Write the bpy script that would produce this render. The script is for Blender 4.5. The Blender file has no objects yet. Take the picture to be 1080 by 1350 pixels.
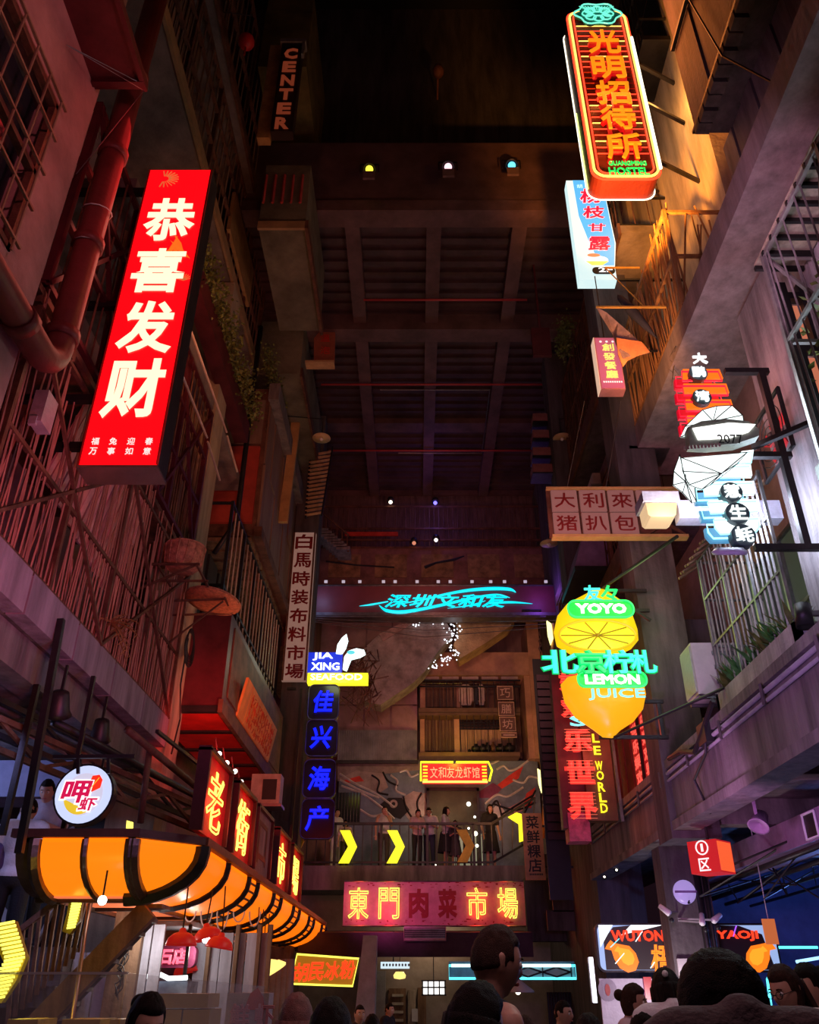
import bpy, math, random
from mathutils import Vector, noise
random.seed(7)
scene = bpy.context.scene
COL = scene.collection
V = Vector

# ------------------------------------------------------------------ camera
TILT = math.radians(29.88); FPX = 1088.0; CX = 548.0; EYE = 1.6
cam = bpy.data.cameras.new('camera'); cam_o = bpy.data.objects.new('camera', cam); COL.objects.link(cam_o)
cam_o.location = (0, 0, EYE); cam_o.rotation_euler = (math.pi/2 + TILT, 0, 0)
cam.sensor_fit = 'VERTICAL'; cam.sensor_height = 24; cam.lens = 24*FPX/1350
cam.shift_x = -8/1350; cam.clip_start = 0.05; cam.clip_end = 200
scene.camera = cam_o

# ------------------------------------------------------------------ world, exposure
w = bpy.data.worlds.new('world'); scene.world = w; w.use_nodes = True
bg = w.node_tree.nodes['Background']; bg.inputs[0].default_value = (.30, .12, .20, 1); bg.inputs[1].default_value = 0.022
vs = scene.view_settings; vs.view_transform = 'Standard'; vs.look = 'None'; vs.gamma = 1; vs.use_curve_mapping = False
vs.exposure = 0.3
try: scene.cycles.sample_clamp_indirect = 4.0
except Exception: pass

# ------------------------------------------------------------------ unseen lamps added for colour washes and sign glow
def lamp(kind, loc, col, e, to=None, size=.3, ang=60, blend=.6, size_y=None):
    d = bpy.data.lights.new('unseen_lamp', kind); d.color = col; d.energy = e
    if kind == 'SPOT': d.spot_size = math.radians(ang); d.spot_blend = blend; d.shadow_soft_size = size
    elif kind == 'AREA':
        d.size = size
        if size_y: d.shape = 'RECTANGLE'; d.size_y = size_y
    else: d.shadow_soft_size = size
    o = bpy.data.objects.new('unseen_lamp', d); COL.objects.link(o); o.location = loc
    if to is not None: o.rotation_euler = (V(to)-V(loc)).to_track_quat('-Z', 'Y').to_euler()
    return o
PUR = (.50, .22, 1); MAG = (1, .12, .42); RED = (1, .03, .02); ORA = (1, .34, .04); WRM = (1, .62, .32); CYA = (.35, .85, 1); WHT = (1, .93, .85)
lamp('SPOT', (-.5, 2.5, 9), (1, .24, .30), 190, (-4, 4.6, 9.6), .2, 75)            # red wash on the near plaster wall
lamp('SPOT', (-1.6, 4.8, 3.4), (1, .14, .16), 300, (-4.4, 10.2, 7.0), .3, 62)      # red wash on the stick cage
lamp('SPOT', (-1.0, 6, 3.0), (.52, .30, 1), 85, (-4.6, 8.4, 4.8), .3, 85)         # violet under the left slab
lamp('SPOT', (-2.2, 9.5, 10), (1, .30, .12), 150, (-4.5, 15, 15), .3, 90)
lamp('SPOT', (-1.5, 12, 4), (1, .34, .2), 260, (-4, 19, 10), .3, 80)
lamp('SPOT', (2.9, 8.4, 11.0), ORA, 1900, (5.0, 11.2, 17), .15, 58)                  # orange wash on the upper right wall
lamp('SPOT', (2.4, 5.5, 8.0), (.80, .42, .62), 150, (5.0, 8.8, 10.4), .3, 85)
lamp('SPOT', (1.2, 5, 3.0), (.64, .32, .95), 230, (4.2, 9.5, 3.9), .3, 85)         # violet on the right fascia
lamp('SPOT', (2.4, 9, 2.6), (.75, .32, .78), 190, (5.4, 14, 4.3), .3, 100)
lamp('SPOT', (3.0, 9.0, 9.0), (1, .40, .12), 200, (4.2, 11.6, 12.2), .2, 60)
lamp('SPOT', (1.5, 10, 6.5), (1, .30, .32), 170, (4.6, 17, 9.5), .3, 80)
lamp('SPOT', (.8, 14, 8.5), (1, .44, .32), 700, (.8, 27.5, 8.2), .5, 62)           # warm light on the end facade
lamp('SPOT', (2.4, 22.5, 5.2), (1, .42, .12), 200, (3.0, 27.3, 8.2), .2, 75)
lamp('SPOT', (-1, 21, 3.2), MAG, 110, (.5, 27, 5), .4, 100)
lamp('SPOT', (.5, 9, 10.5), (.9, .22, .25), 110, (.5, 20, 17.8), .5, 95)           # dull red on the roof deck
lamp('SPOT', (.5, 20, 13), (1, .3, .22), 110, (.5, 27, 15.5), .5, 90)
lamp('AREA', (.4, 3.0, 4.6), (1, .55, .62), 34, (.3, 8, 1.3), 2.0)                 # broad pinkish fill from the camera side over the crowd
lamp('POINT', (-3.2, 10.8, 2.05), WHT, 12, size=.08)
lamp('POINT', (-2.9, 12.4, 2.0), WHT, 8, size=.08)
lamp('POINT', (7.2, 15.0, 2.2), (.15, .3, 1), 110, size=.15)
lamp('POINT', (3.6, 13.2, 1.4), (1, .85, .9), 40, size=.1)
lamp('POINT', (.4, 26, 3.0), (1, .72, .45), 26, size=.15)
lamp('POINT', (.9, 26.9, 6.2), (1, .75, .5), 26, size=.1)  # unseen warm lamp added to bring out the balcony visitors
lamp('POINT', (-6.6, 10.5, 4.1), (.45, .5, 1), 60, size=.2)
lamp('SPOT', (-2.6, 11.5, 4.5), RED, 260, (-3.9, 16.5, 5.7), .1, 70)
lamp('POINT', (5.2, 7.6, 4.15), (1, .8, .6), 8, size=.05)

# ------------------------------------------------------------------ picture -> place (a ray of the photograph cut by a real plane)
cT, sT = math.cos(TILT), math.sin(TILT)
def ray(px, py):
    u = (px-CX)/FPX; v = (675-py)/FPX
    return u, cT - v*sT, sT + v*cT
def PY(px, py, Y): u, a, b = ray(px, py); s = Y/a; return V((u*s, Y, EYE+b*s))
def PX(px, py, X): u, a, b = ray(px, py); s = X/u; return V((X, a*s, EYE+b*s))
def ZY(py, Y): return PY(CX, py, Y).z
def XY(px, py, Y): return PY(px, py, Y).x

# ------------------------------------------------------------------ materials
MATS = {}
def mat(name, col, rough=.75, amt=.25, scale=3.0, bump=.25, metal=0, streak=False, col2=None, emis=0, emcol=None, spec=.4, alpha=None):
    if name in MATS: return MATS[name]
    m = bpy.data.materials.new(name); m.use_nodes = True; nt = m.node_tree; N = nt.nodes; L = nt.links
    p = N['Principled BSDF']; p.inputs['Roughness'].default_value = rough; p.inputs['Metallic'].default_value = metal
    p.inputs['Specular IOR Level'].default_value = spec
    c = tuple(col)+(1,)
    if amt > 0 or col2:
        tc = N.new('ShaderNodeTexCoord'); mp = N.new('ShaderNodeMapping'); no = N.new('ShaderNodeTexNoise'); cr = N.new('ShaderNodeValToRGB')
        mp.inputs['Scale'].default_value = (scale*2.5, scale*2.5, scale*.35) if streak else (scale,)*3
        no.inputs['Scale'].default_value = 1.0; no.inputs['Detail'].default_value = 6; no.inputs['Roughness'].default_value = .65
        L.new(tc.outputs['Object'], mp.inputs[0]); L.new(mp.outputs[0], no.inputs[0]); L.new(no.outputs[0], cr.inputs[0])
        cr.color_ramp.elements[0].position = .33; cr.color_ramp.elements[1].position = .67
        d = tuple(x*(1-amt) for x in col)+(1,); b = (tuple(col2) if col2 else tuple(min(1, x*(1+amt)) for x in col))+(1,)
        cr.color_ramp.elements[0].color = d if not col2 else c; cr.color_ramp.elements[1].color = b
        L.new(cr.outputs[0], p.inputs['Base Color'])
        if bump:
            n2 = N.new('ShaderNodeTexNoise'); n2.inputs['Scale'].default_value = scale*7; n2.inputs['Detail'].default_value = 5
            L.new(tc.outputs['Object'], n2.inputs[0])
            bp = N.new('ShaderNodeBump'); bp.inputs['Strength'].default_value = bump; bp.inputs['Distance'].default_value = .03
            L.new(n2.outputs[0], bp.inputs['Height']); L.new(bp.outputs[0], p.inputs['Normal'])
    else: p.inputs['Base Color'].default_value = c
    if alpha is not None: p.inputs['Alpha'].default_value = alpha
    MATS[name] = m; return m
def glow(name, col, s=1.0, sample=False):
    if name in MATS: return MATS[name]
    m = bpy.data.materials.new(name); m.use_nodes = True; N = m.node_tree.nodes; p = N['Principled BSDF']
    p.inputs['Base Color'].default_value = tuple(x*.4 for x in col)+(1,); p.inputs['Roughness'].default_value = .35
    p.inputs['Emission Color'].default_value = tuple(col)+(1,); p.inputs['Emission Strength'].default_value = s
    m.cycles.emission_sampling = 'FRONT_BACK' if sample else 'NONE'
    MATS[name] = m; return m
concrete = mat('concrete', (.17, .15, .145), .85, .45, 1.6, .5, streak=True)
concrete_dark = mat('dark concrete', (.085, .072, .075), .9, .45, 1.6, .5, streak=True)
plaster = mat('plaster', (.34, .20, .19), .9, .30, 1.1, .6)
plaster_warm = mat('warm plaster', (.50, .40, .30), .9, .35, 1.2, .5, streak=True)
streaky = mat('streaked wall', (.30, .27, .30), .85, .5, 1.5, .4, streak=True)
maroon = mat('maroon metal', (.10, .018, .025), .5, .35, 2, .1, .3)
redpaint = mat('red paint', (.42, .035, .02), .55, .35, 2.5, .15)
rust = mat('rusty metal', (.15, .07, .045), .65, .5, 3, .3, .4)
rusty_sheet = mat('rusty sheet', (.20, .11, .07), .6, .5, 1.8, .3, .3, streak=True, col2=(.30, .21, .15))
steel_dark = mat('dark steel', (.035, .032, .036), .45, .3, 4, .1, .6)
steel = mat('grey steel', (.20, .19, .20), .4, .3, 4, .1, .8)
paintgrey = mat('grey paint', (.30, .29, .31), .6, .25, 3, .2)
wood = mat('weathered wood', (.20, .115, .07), .8, .5, 2.2, .4, streak=True)
wood_pale = mat('pale wood', (.44, .36, .29), .75, .4, 2.2, .4, streak=True)
board_blue = mat('whitewashed wood', (.34, .34, .42), .75, .3, 2.2, .4, streak=True)
bamboo = mat('dry bamboo', (.33, .15, .11), .7, .5, 2.5, .3, streak=True)
bamboo_ora = mat('tawny bamboo', (.40, .20, .08), .7, .5, 2.5, .3, streak=True)
wicker = mat('woven wicker', (.44, .20, .12), .75, .5, 12, .6)
leaf = mat('leaf', (.12, .15, .035), .55, .5, 5, 0)
leaf_g = mat('fresh leaf', (.05, .20, .05), .5, .5, 5, 0)
deckm = mat('roof deck metal', (.085, .05, .055), .6, .4, 1.0, .1, .2)
beamm = mat('roof beam paint', (.13, .07, .07), .6, .35, 1.5, .2, .1)
glassd = mat('dark window glass', (.02, .022, .03), .12, 0, spec=.8)
curtain = mat('curtain cloth', (.26, .10, .09), .85, .4, 3, .2, streak=True)
cream = mat('cream enamel', (.62, .42, .34), .6, .18, 3, .1)
redink = mat('dark red lettering', (.20, .012, .014), .6, .15, 6, 0)
black = mat('black paint', (.012, .012, .014), .5, .2, 5, 0)
white = mat('white paint', (.72, .72, .74), .5, .1, 5, .05)
cable = mat('cable rubber', (.015, .014, .016), .5, 0)
wire_w = mat('white cable', (.6, .58, .6), .5, 0)
floor_m = mat('floor tile', (.10, .09, .095), .35, .35, 1.2, .15)
hairm = mat('black hair', (.012, .008, .007), .6, .4, 40, .5, spec=.12)
hairb = mat('brown hair', (.045, .022, .016), .6, .4, 40, .5, spec=.12)
skinm = mat('skin', (.50, .28, .20), .55, .10, 12, .05)
eye_w = mat('eye white', (.8, .78, .76), .3, 0)
lipm = mat('lips', (.42, .12, .11), .5, 0)
def acrylic(name, col, alpha):
    return mat(name, col, .08, 0, alpha=alpha, spec=.6)
glass_clear = acrylic('clear glass', (.55, .55, .60), .16)

# ------------------------------------------------------------------ objects
ORG = {}
def tag(o, label, cat, group=None):
    o['label'] = label; o['category'] = cat
    if group: o['group'] = group
    return o
def root(name, loc, label, cat, group=None):
    o = bpy.data.objects.new(name, None); COL.objects.link(o); o.location = loc; o.empty_display_size = .1
    ORG[o.name] = V(loc); return tag(o, label, cat, group)
FY = (V((1, 0, 0)), V((0, 0, 1)))      # faces the camera side (-Y)
FL = (V((0, 1, 0)), V((0, 0, 1)))      # on the left wall, faces +X
FR = (V((0, -1, 0)), V((0, 0, 1)))     # on the right wall, faces -X
class MB:
    def __init__(s): s.v = []; s.f = []; s.sm = []
    def add(s, vs, fs, smooth=False):
        b = len(s.v); s.v += [tuple(p) for p in vs]; s.f += [tuple(i+b for i in f) for f in fs]; s.sm += [smooth]*len(fs); return s
    def box(s, x0, x1, y0, y1, z0, z1):
        x0, x1 = min(x0, x1), max(x0, x1); y0, y1 = min(y0, y1), max(y0, y1); z0, z1 = min(z0, z1), max(z0, z1)
        return s.add([(x0,y0,z0),(x1,y0,z0),(x1,y1,z0),(x0,y1,z0),(x0,y0,z1),(x1,y0,z1),(x1,y1,z1),(x0,y1,z1)],
                     [(0,3,2,1),(4,5,6,7),(0,1,5,4),(1,2,6,5),(2,3,7,6),(3,0,4,7)])
    def bar(s, p, q, w=.04, h=None):
        p, q = V(p), V(q); h = h or w; d = (q-p)
        if d.length < 1e-5: return s
        d.normalize(); up = V((0,0,1)) if abs(d.z) < .95 else V((0,1,0))
        r = d.cross(up).normalized()*w/2; u = r.cross(d).normalized()*h/2
        return s.add([p-r-u, p+r-u, p+r+u, p-r+u, q-r-u, q+r-u, q+r+u, q-r+u],
                     [(0,3,2,1),(4,5,6,7),(0,1,5,4),(1,2,6,5),(2,3,7,6),(3,0,4,7)])
    def tube(s, pts, r, n=6, closed=False, rs=None):
        pts = [V(p) for p in pts]; m = len(pts); vs = []; prev = None
        for i, p in enumerate(pts):
            if closed: d = pts[(i+1) % m]-pts[i-1]
            else: d = pts[min(i+1, m-1)]-pts[max(i-1, 0)]
            if d.length < 1e-7: d = V((0,0,1))
            d.normalize()
            if prev is None: a = d.cross(V((0,0,1)) if abs(d.z) < .9 else V((1,0,0))).normalized()
            else:
                a = prev-d*prev.dot(d); a = a.normalized() if a.length > 1e-6 else d.orthogonal().normalized()
            prev = a; b = d.cross(a); rr = rs[i] if rs else r
            vs += [p+(a*math.cos(t)+b*math.sin(t))*rr for t in [2*math.pi*k/n for k in range(n)]]
        fs = []
        for i in range(m if closed else m-1):
            j = (i+1) % m
            fs += [(i*n+k, i*n+(k+1) % n, j*n+(k+1) % n, j*n+k) for k in range(n)]
        if not closed: fs += [tuple(range(n-1, -1, -1)), tuple((m-1)*n+k for k in range(n))]
        return s.add(vs, fs, n > 6)
    def prism(s, poly, o, fr, depth, hole=None):
        """poly in frame coords (a, b), front face at o, thickness behind it"""
        r, u = fr; nrm = r.cross(u); o = V(o); n = len(poly)
        front = [o+r*a+u*b for a, b in poly]; back = [p-nrm*depth for p in front]
        fs = [tuple(range(n)), tuple(range(2*n-1, n-1, -1))] + [(i+n, (i+1) % n+n, (i+1) % n, i) for i in range(n)]
        return s.add(front+back, fs)
    def disc(s, o, fr, r, depth, n=24, ry=None):
        return s.prism([(r*math.cos(2*math.pi*k/n), (ry or r)*math.sin(2*math.pi*k/n)) for k in range(n)], o, fr, depth)
    def lathe(s, prof, o, n=20, axis=V((0,0,1))):
        o = V(o); a = axis.normalized().orthogonal().normalized(); b = axis.normalized().cross(a); ax = axis.normalized(); vs = []
        for (r, z) in prof: vs += [o+ax*z+(a*math.cos(2*math.pi*k/n)+b*math.sin(2*math.pi*k/n))*r for k in range(n)]
        fs = [(i*n+k, i*n+(k+1) % n, (i+1)*n+(k+1) % n, (i+1)*n+k) for i in range(len(prof)-1) for k in range(n)]
        return s.add(vs, fs, True)
    def ball(s, c, r, n=10, m=7, sc=(1,1,1)):
        c = V(c); prof = []
        vs = []; fs = []
        for i in range(m+1):
            t = math.pi*i/m
            for k in range(n):
                a = 2*math.pi*k/n; vs.append(c+V((r*sc[0]*math.sin(t)*math.cos(a), r*sc[1]*math.sin(t)*math.sin(a), r*sc[2]*math.cos(t))))
        for i in range(m):
            for k in range(n): fs.append((i*n+k, (i+1)*n+k, (i+1)*n+(k+1) % n, i*n+(k+1) % n))
        return s.add(vs, fs, True)
    def build(s, name, m, parent=None, label=None, stuff=False, kind=None, org=None):
        if parent is not None: o0 = ORG[parent.name]
        elif org is not None: o0 = V(org)
        else:
            xs = [p[0] for p in s.v]; ys = [p[1] for p in s.v]; zs = [p[2] for p in s.v]
            o0 = V(((min(xs)+max(xs))/2, (min(ys)+max(ys))/2, min(zs)))
        me = bpy.data.meshes.new(name); me.from_pydata([(p[0]-o0.x, p[1]-o0.y, p[2]-o0.z) for p in s.v], [], s.f)
        if any(s.sm): me.polygons.foreach_set('use_smooth', s.sm)
        me.materials.append(m); me.update()
        o = bpy.data.objects.new(name, me); COL.objects.link(o)
        if parent is not None: o.parent = parent
        else: o.location = o0
        ORG[o.name] = o0
        if label: o['label'] = label
        if stuff: o['kind'] = 'stuff'
        if kind: o['kind'] = kind
        return o
def struct(name, mb, m): return mb.build(name, m, kind='structure')
def single(name, mb, m, label, cat, group=None): return tag(mb.build(name, m), label, cat, group)
def copy_tree(o, loc, label=None):
    c = o.copy(); COL.objects.link(c); c.location = loc
    if label: c['label'] = label
    def sub(a, b):
        for ch in list(a.children):
            d = ch.copy(); COL.objects.link(d); d.parent = b; sub(ch, d)
    sub(o, c); ORG[c.name] = V(loc); return c

# ------------------------------------------------------------------ lettering
TXT = {}
def text_mesh(s, bold, neon):
    k = (s, round(bold, 3), round(neon, 4))
    if k in TXT: return TXT[k]
    vs = []; fs = []
    def run(nn):
        cu = bpy.data.curves.new('t', 'FONT'); cu.body = s; cu.resolution_u = 2
        if nn: cu.fill_mode = 'NONE'; cu.bevel_depth = nn; cu.bevel_resolution = 0
        else: cu.extrude = .5
        ob = bpy.data.objects.new('t', cu); me = bpy.data.meshes.new_from_object(ob); b = len(vs)
        for v in me.vertices: c = v.co.copy(); (nn and not neon) and setattr(c, 'z', max(-.5, min(.5, c.z/nn*.5))); vs.append(c)
        fs.extend(tuple(i+b for i in p.vertices) for p in me.polygons)
        bpy.data.objects.remove(ob); bpy.data.curves.remove(cu); bpy.data.meshes.remove(me)
    if neon: run(neon)
    else:
        run(0)
        if bold > .012: run(bold*.85)
    xs = [v.x for v in vs]; ys = [v.y for v in vs]
    TXT[k] = (vs, fs, min(xs), max(xs), min(ys), max(ys)); return TXT[k]
def glyph(s, o, fr, wd, ht, depth, m, parent, name='character', bold=.02, neon=0, shear=0, label=None, warp=None, mb=None, rot=0):
    """a letter or word fitted in a wd x ht rectangle centred on o; its back lies on the plane"""
    vs, fs, x0, x1, y0, y1 = text_mesh(s, bold, neon/max(ht, .01) if neon else 0)
    r, u = fr; nrm = r.cross(u); o = V(o); out = []
    if rot: c, q = math.cos(rot), math.sin(rot); r, u = r*c+u*q, u*c-r*q
    for v in vs:
        a = ((v.x-x0)/(x1-x0)-.5)*wd; b = ((v.y-y0)/(y1-y0)-.5)*ht; a += b*shear
        if warp: a, b = warp(a, b)
        out.append(o+r*a+u*b+nrm*((v.z+.5)*depth if not neon else v.z*ht+depth))
    if mb is not None: mb.add(out, fs); return mb
    q = MB().add(out, fs); return q.build(name, m, parent, label)
def rrect(w_, h_, r, n=5):
    pts = []
    for cx, cy, a0 in ((w_/2-r, h_/2-r, 0), (-w_/2+r, h_/2-r, 90), (-w_/2+r, -h_/2+r, 180), (w_/2-r, -h_/2+r, 270)):
        for k in range(n+1):
            a = math.radians(a0+90*k/n); pts.append((cx+r*math.cos(a), cy+r*math.sin(a)))
    return pts
def smooth_path(P, n=6):
    P = [V(p) for p in P]; out = []
    for i in range(len(P)-1):
        a, b, c, d = P[max(i-1, 0)], P[i], P[i+1], P[min(i+2, len(P)-1)]
        for k in range(n): t = k/n; out.append(.5*((2*b)+(c-a)*t+(2*a-5*b+4*c-d)*t*t+(3*b-a-3*c+d)*t**3))
    return out+[P[-1]]
def inplane(o, fr, pts, d=0):
    r, u = fr; nrm = r.cross(u); return [V(o)+r*a+u*b+nrm*d for a, b in pts]

# ================================================================== SETTING
struct('floor', MB().box(-9, 12, -3, 32, -.2, 0), floor_m)
# left building
m = MB(); m.box(-6.6, -5.7, 6.4, 28, 5.0, 30); m.box(-6.6, -5.7, 16, 28, 0, 5.0)
wall_left = struct('wall_left', m, plaster)
WN = MB()                                              # near plaster wall with a window opening Y 2.6..5.75, z 7.85..10.1
WN.box(-6, -4, -1, 2.6, 4.4, 22); WN.box(-6, -4, 5.75, 6.4, 4.4, 22); WN.box(-6, -4, 2.6, 5.75, 4.4, 7.85); WN.box(-6, -4, 2.6, 5.75, 10.1, 22)
wall_near = struct('wall_left_near', WN, plaster)
m = MB(); m.box(-4.75, -4.0, 13.3, 14.0, 0, 15.1); struct('trim_1', m, mat('beige pilaster', (.36, .29, .20), .85, .35, 1.5, .4, streak=True))
# right building
m = MB(); m.box(5.3, 6.4, 7, 28, 4.0, 30); wall_right = struct('wall_right', m, plaster)
m = MB(); m.box(4.62, 5.3, 6.0, 8.9, 4.4, 9.9); struct('wall_right_near', m, streaky)
m = MB(); m.box(4.95, 5.3, 8.9, 12.9, 12.4, 24); m.box(4.95, 5.3, 13.2, 20, 14, 24); struct('wall_right_upper', m, plaster_warm)
m = MB(); m.box(3.6, 4.3, 12.3, 13.0, 3.4, 15.2); m.box(3.8, 4.5, 13.8, 14.25, 0, 3.95); m.box(3.77, 4.54, 13.76, 14.29, 0, .25)
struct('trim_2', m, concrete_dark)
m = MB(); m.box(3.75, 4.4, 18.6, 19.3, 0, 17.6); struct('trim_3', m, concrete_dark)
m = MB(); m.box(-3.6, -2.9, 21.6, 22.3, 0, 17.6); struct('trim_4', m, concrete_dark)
# right lower storey: fascia, soffit, inner wall
m = MB(); m.box(3.7, 4.0, 3, 18.6, 3.55, 4.42); m.box(3.62, 4.0, 3, 18.6, 3.5, 3.62); m.box(3.64, 3.72, 3, 18.6, 4.34, 4.46)
fascia_right = struct('trim_5', m, concrete)
m = MB(); m.box(4.0, 11, 3, 22, 3.95, 4.3); [m.box(4.0, 11, y, y+.3, 3.6, 3.95) for y in (6.2, 9.2, 12.4, 15.6)]; m.box(5.9, 6.3, 3, 22, 3.55, 3.95)
struct('ceiling_right', m, concrete)
m = MB(); m.box(10.6, 11, 3, 22, 0, 4); m.box(6.2, 11, 19.5, 20, 0, 4); struct('wall_right_lower', m, mat('blue plaster', (.10, .13, .30), .8, .3, 1.5, .3))
# left lower storey soffit
m = MB(); m.box(-9, -4.35, 6.4, 13.3, 4.52, 4.75); m.box(-4.6, -4.25, 6.4, 13.3, 4.5, 4.9); m.box(-9, -4.6, 6.4, 6.8, 4.3, 4.52); m.box(-9, -4.6, 9.8, 10.1, 4.25, 4.52)
m.box(-9, -5.1, 14, 22, 3.9, 4.1)
struct('ceiling_left', m, concrete)
m = MB(); m.box(-9, -8.7, 4, 22, 0, 4.6); m.box(-8.7, -5.0, 14.2, 14.5, 0, 4.6); struct('wall_left_lower', m, mat('dim plaster', (.20, .17, .20), .8, .4, 1.5, .3))
# upper dark hall roof and high wall
m = MB(); m.box(-9, 12, -3, 30, 30, 30.3); struct('ceiling_upper', m, black)
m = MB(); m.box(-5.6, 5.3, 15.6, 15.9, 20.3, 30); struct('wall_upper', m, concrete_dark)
wz = root('window', (1.3, 15.5, 20.7), 'dark band of steel-framed window panes high above the roof opening', 'window')
m = MB()
for i in range(7): m.bar((-.6+i*.62, 15.55, 20.75), (-.6+i*.62, 15.55, 22.1), .06)
for z in (20.75, 21.4, 22.1): m.bar((-.6, 15.55, z), (3.12, 15.55, z), .06)
m.build('window_frame', rust, wz)
for i in range(6):
    for k in (0, 1): MB().box(-.56+i*.62, -.02+i*.62, 15.57, 15.59, 20.78+.65*k, 21.38+.65*k).build('pane', glassd, wz)
# roof deck of the arcade: girders, joists, corrugated sheet
CZ = 17.8
m = MB(); y = 13.9
while y < 27.4:
    m.box(-5.6, 5.3, y, y+.19, CZ+.20, CZ+.30); m.box(-5.6, 5.3, y+.19, y+.38, CZ+.29, CZ+.36); y += .38
ceil = m.build('ceiling', deckm, org=(0, 13.9, CZ)); ceil['kind'] = 'structure'
MB().box(-5.6, 5.3, 13.6, 13.95, CZ-.05, 20.3).build('fascia', beamm, ceil)
for ya, hh in ((13.6, .35), (17.5, .55), (22.4, .2), (27.0, .45)): MB().box(-5.6, 5.3, ya-.12, ya+.4, CZ-hh+.2, CZ+.2).build('beam', beamm, ceil)
for xb in (-1.55, .45, 2.55): MB().box(xb-.18, xb+.18, 13.9, 27.2, CZ-.12, CZ+.2).build('joist', beamm, ceil)
m = MB()
for i in range(26): m.box(-5.2+i*.4, -5.08+i*.4, 13.5, 13.56, CZ-.02, CZ+.06)
m.build('bolt_row', rust, ceil, stuff=True)
for i, (yy, x0, x1) in enumerate(((16.4, -1.4, 3.0), (20.0, -2.9, 4.1), (23.6, -3.0, 4.0), (26.9, -3.3, 4.0))):
    single('sprinkler_pipe', MB().tube([(x0, yy, CZ-.2), (x1, yy, CZ-.2)], .035, 7), mat('red pipe paint', (.45, .06, .07), .4, .1, 3, 0),
           ['red sprinkler pipe across the roof, the one nearest the spotlights', 'red sprinkler pipe across the roof, second from the spotlights', 'red sprinkler pipe across the roof, third from the spotlights', 'red sprinkler pipe along the far edge of the roof'][i], 'pipe', 'sprinkler pipes under the roof')
single('conduit', MB().tube([(-1.1, 20.3, CZ-.17), (2.3, 20.3, CZ-.17), (2.3, 23.8, CZ-.17), (-.6, 23.8, CZ-.17)], .025, 6), steel, 'thin pale conduit bent around the middle roof bays', 'pipe')
# three theatre spotlights on the roof fascia
def spotlight(px, py, col, label, Y=13.2, r=.125, s=5):
    p = PY(px, py, Y); t = root('spotlight', (p.x, Y, p.z), label, 'spotlight', 'spotlights on the roof edge')
    d = V((0, -.85, -.5)).normalized()
    MB().lathe([(.001, .30), (.12, .28), (.14, .05), (.17, 0), (.155, .0), (.13, .03)], p-d*0+V((0,0,0)), 18, -d).build('housing', steel_dark, t); MB().lathe([(.001, -.01), (r*.72, -.008), (r*.75, .02)], p, 18, -d).build('lens', glow('lens '+label[:6], col, 1.5), t.children[0])
    
    MB().bar((p.x-.22, Y+.1, p.z+.02), (p.x-.22, Y+.1, p.z+.3), .03).bar((p.x+.22, Y+.1, p.z+.02), (p.x+.22, Y+.1, p.z+.3), .03).bar((p.x-.22, Y+.1, p.z+.3), (p.x+.22, Y+.1, p.z+.3), .03).bar((p.x, Y+.1, p.z+.3), (p.x, Y+.45, p.z+.3), .04).build('bracket', steel_dark, t)
    MB().box(p.x-.14, p.x+.14, Y-.08, Y-.02, p.z-.42, p.z-.17).build('colour_scroller', mat('scroller', (.2, .12, .12), .6), t)
spotlight(487, 223, (1, .85, .05), 'yellow spotlight on the roof edge, leftmost of the three')
spotlight(591, 220, (1, .55, .65), 'pinkish spotlight on the roof edge, middle of the three')
spotlight(675, 218, (.12, .7, 1), 'cyan spotlight on the roof edge, rightmost of the three')
single('camera_dome', MB().lathe([(.001, .3), (.12, .28), (.17, .1), (.16, -.02), (.1, -.14), (.001, -.18)], PY(578, 96, 14.6), 14).bar(PY(578, 96, 14.6)+V((0, 0, .25)), PY(578, 96, 14.6)+V((0, 1.05, .25)), .05), mat('dull orange shade', (.3, .12, .06), .5), 'small orange lamp hanging in the dark above the spotlights', 'lamp')

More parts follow.
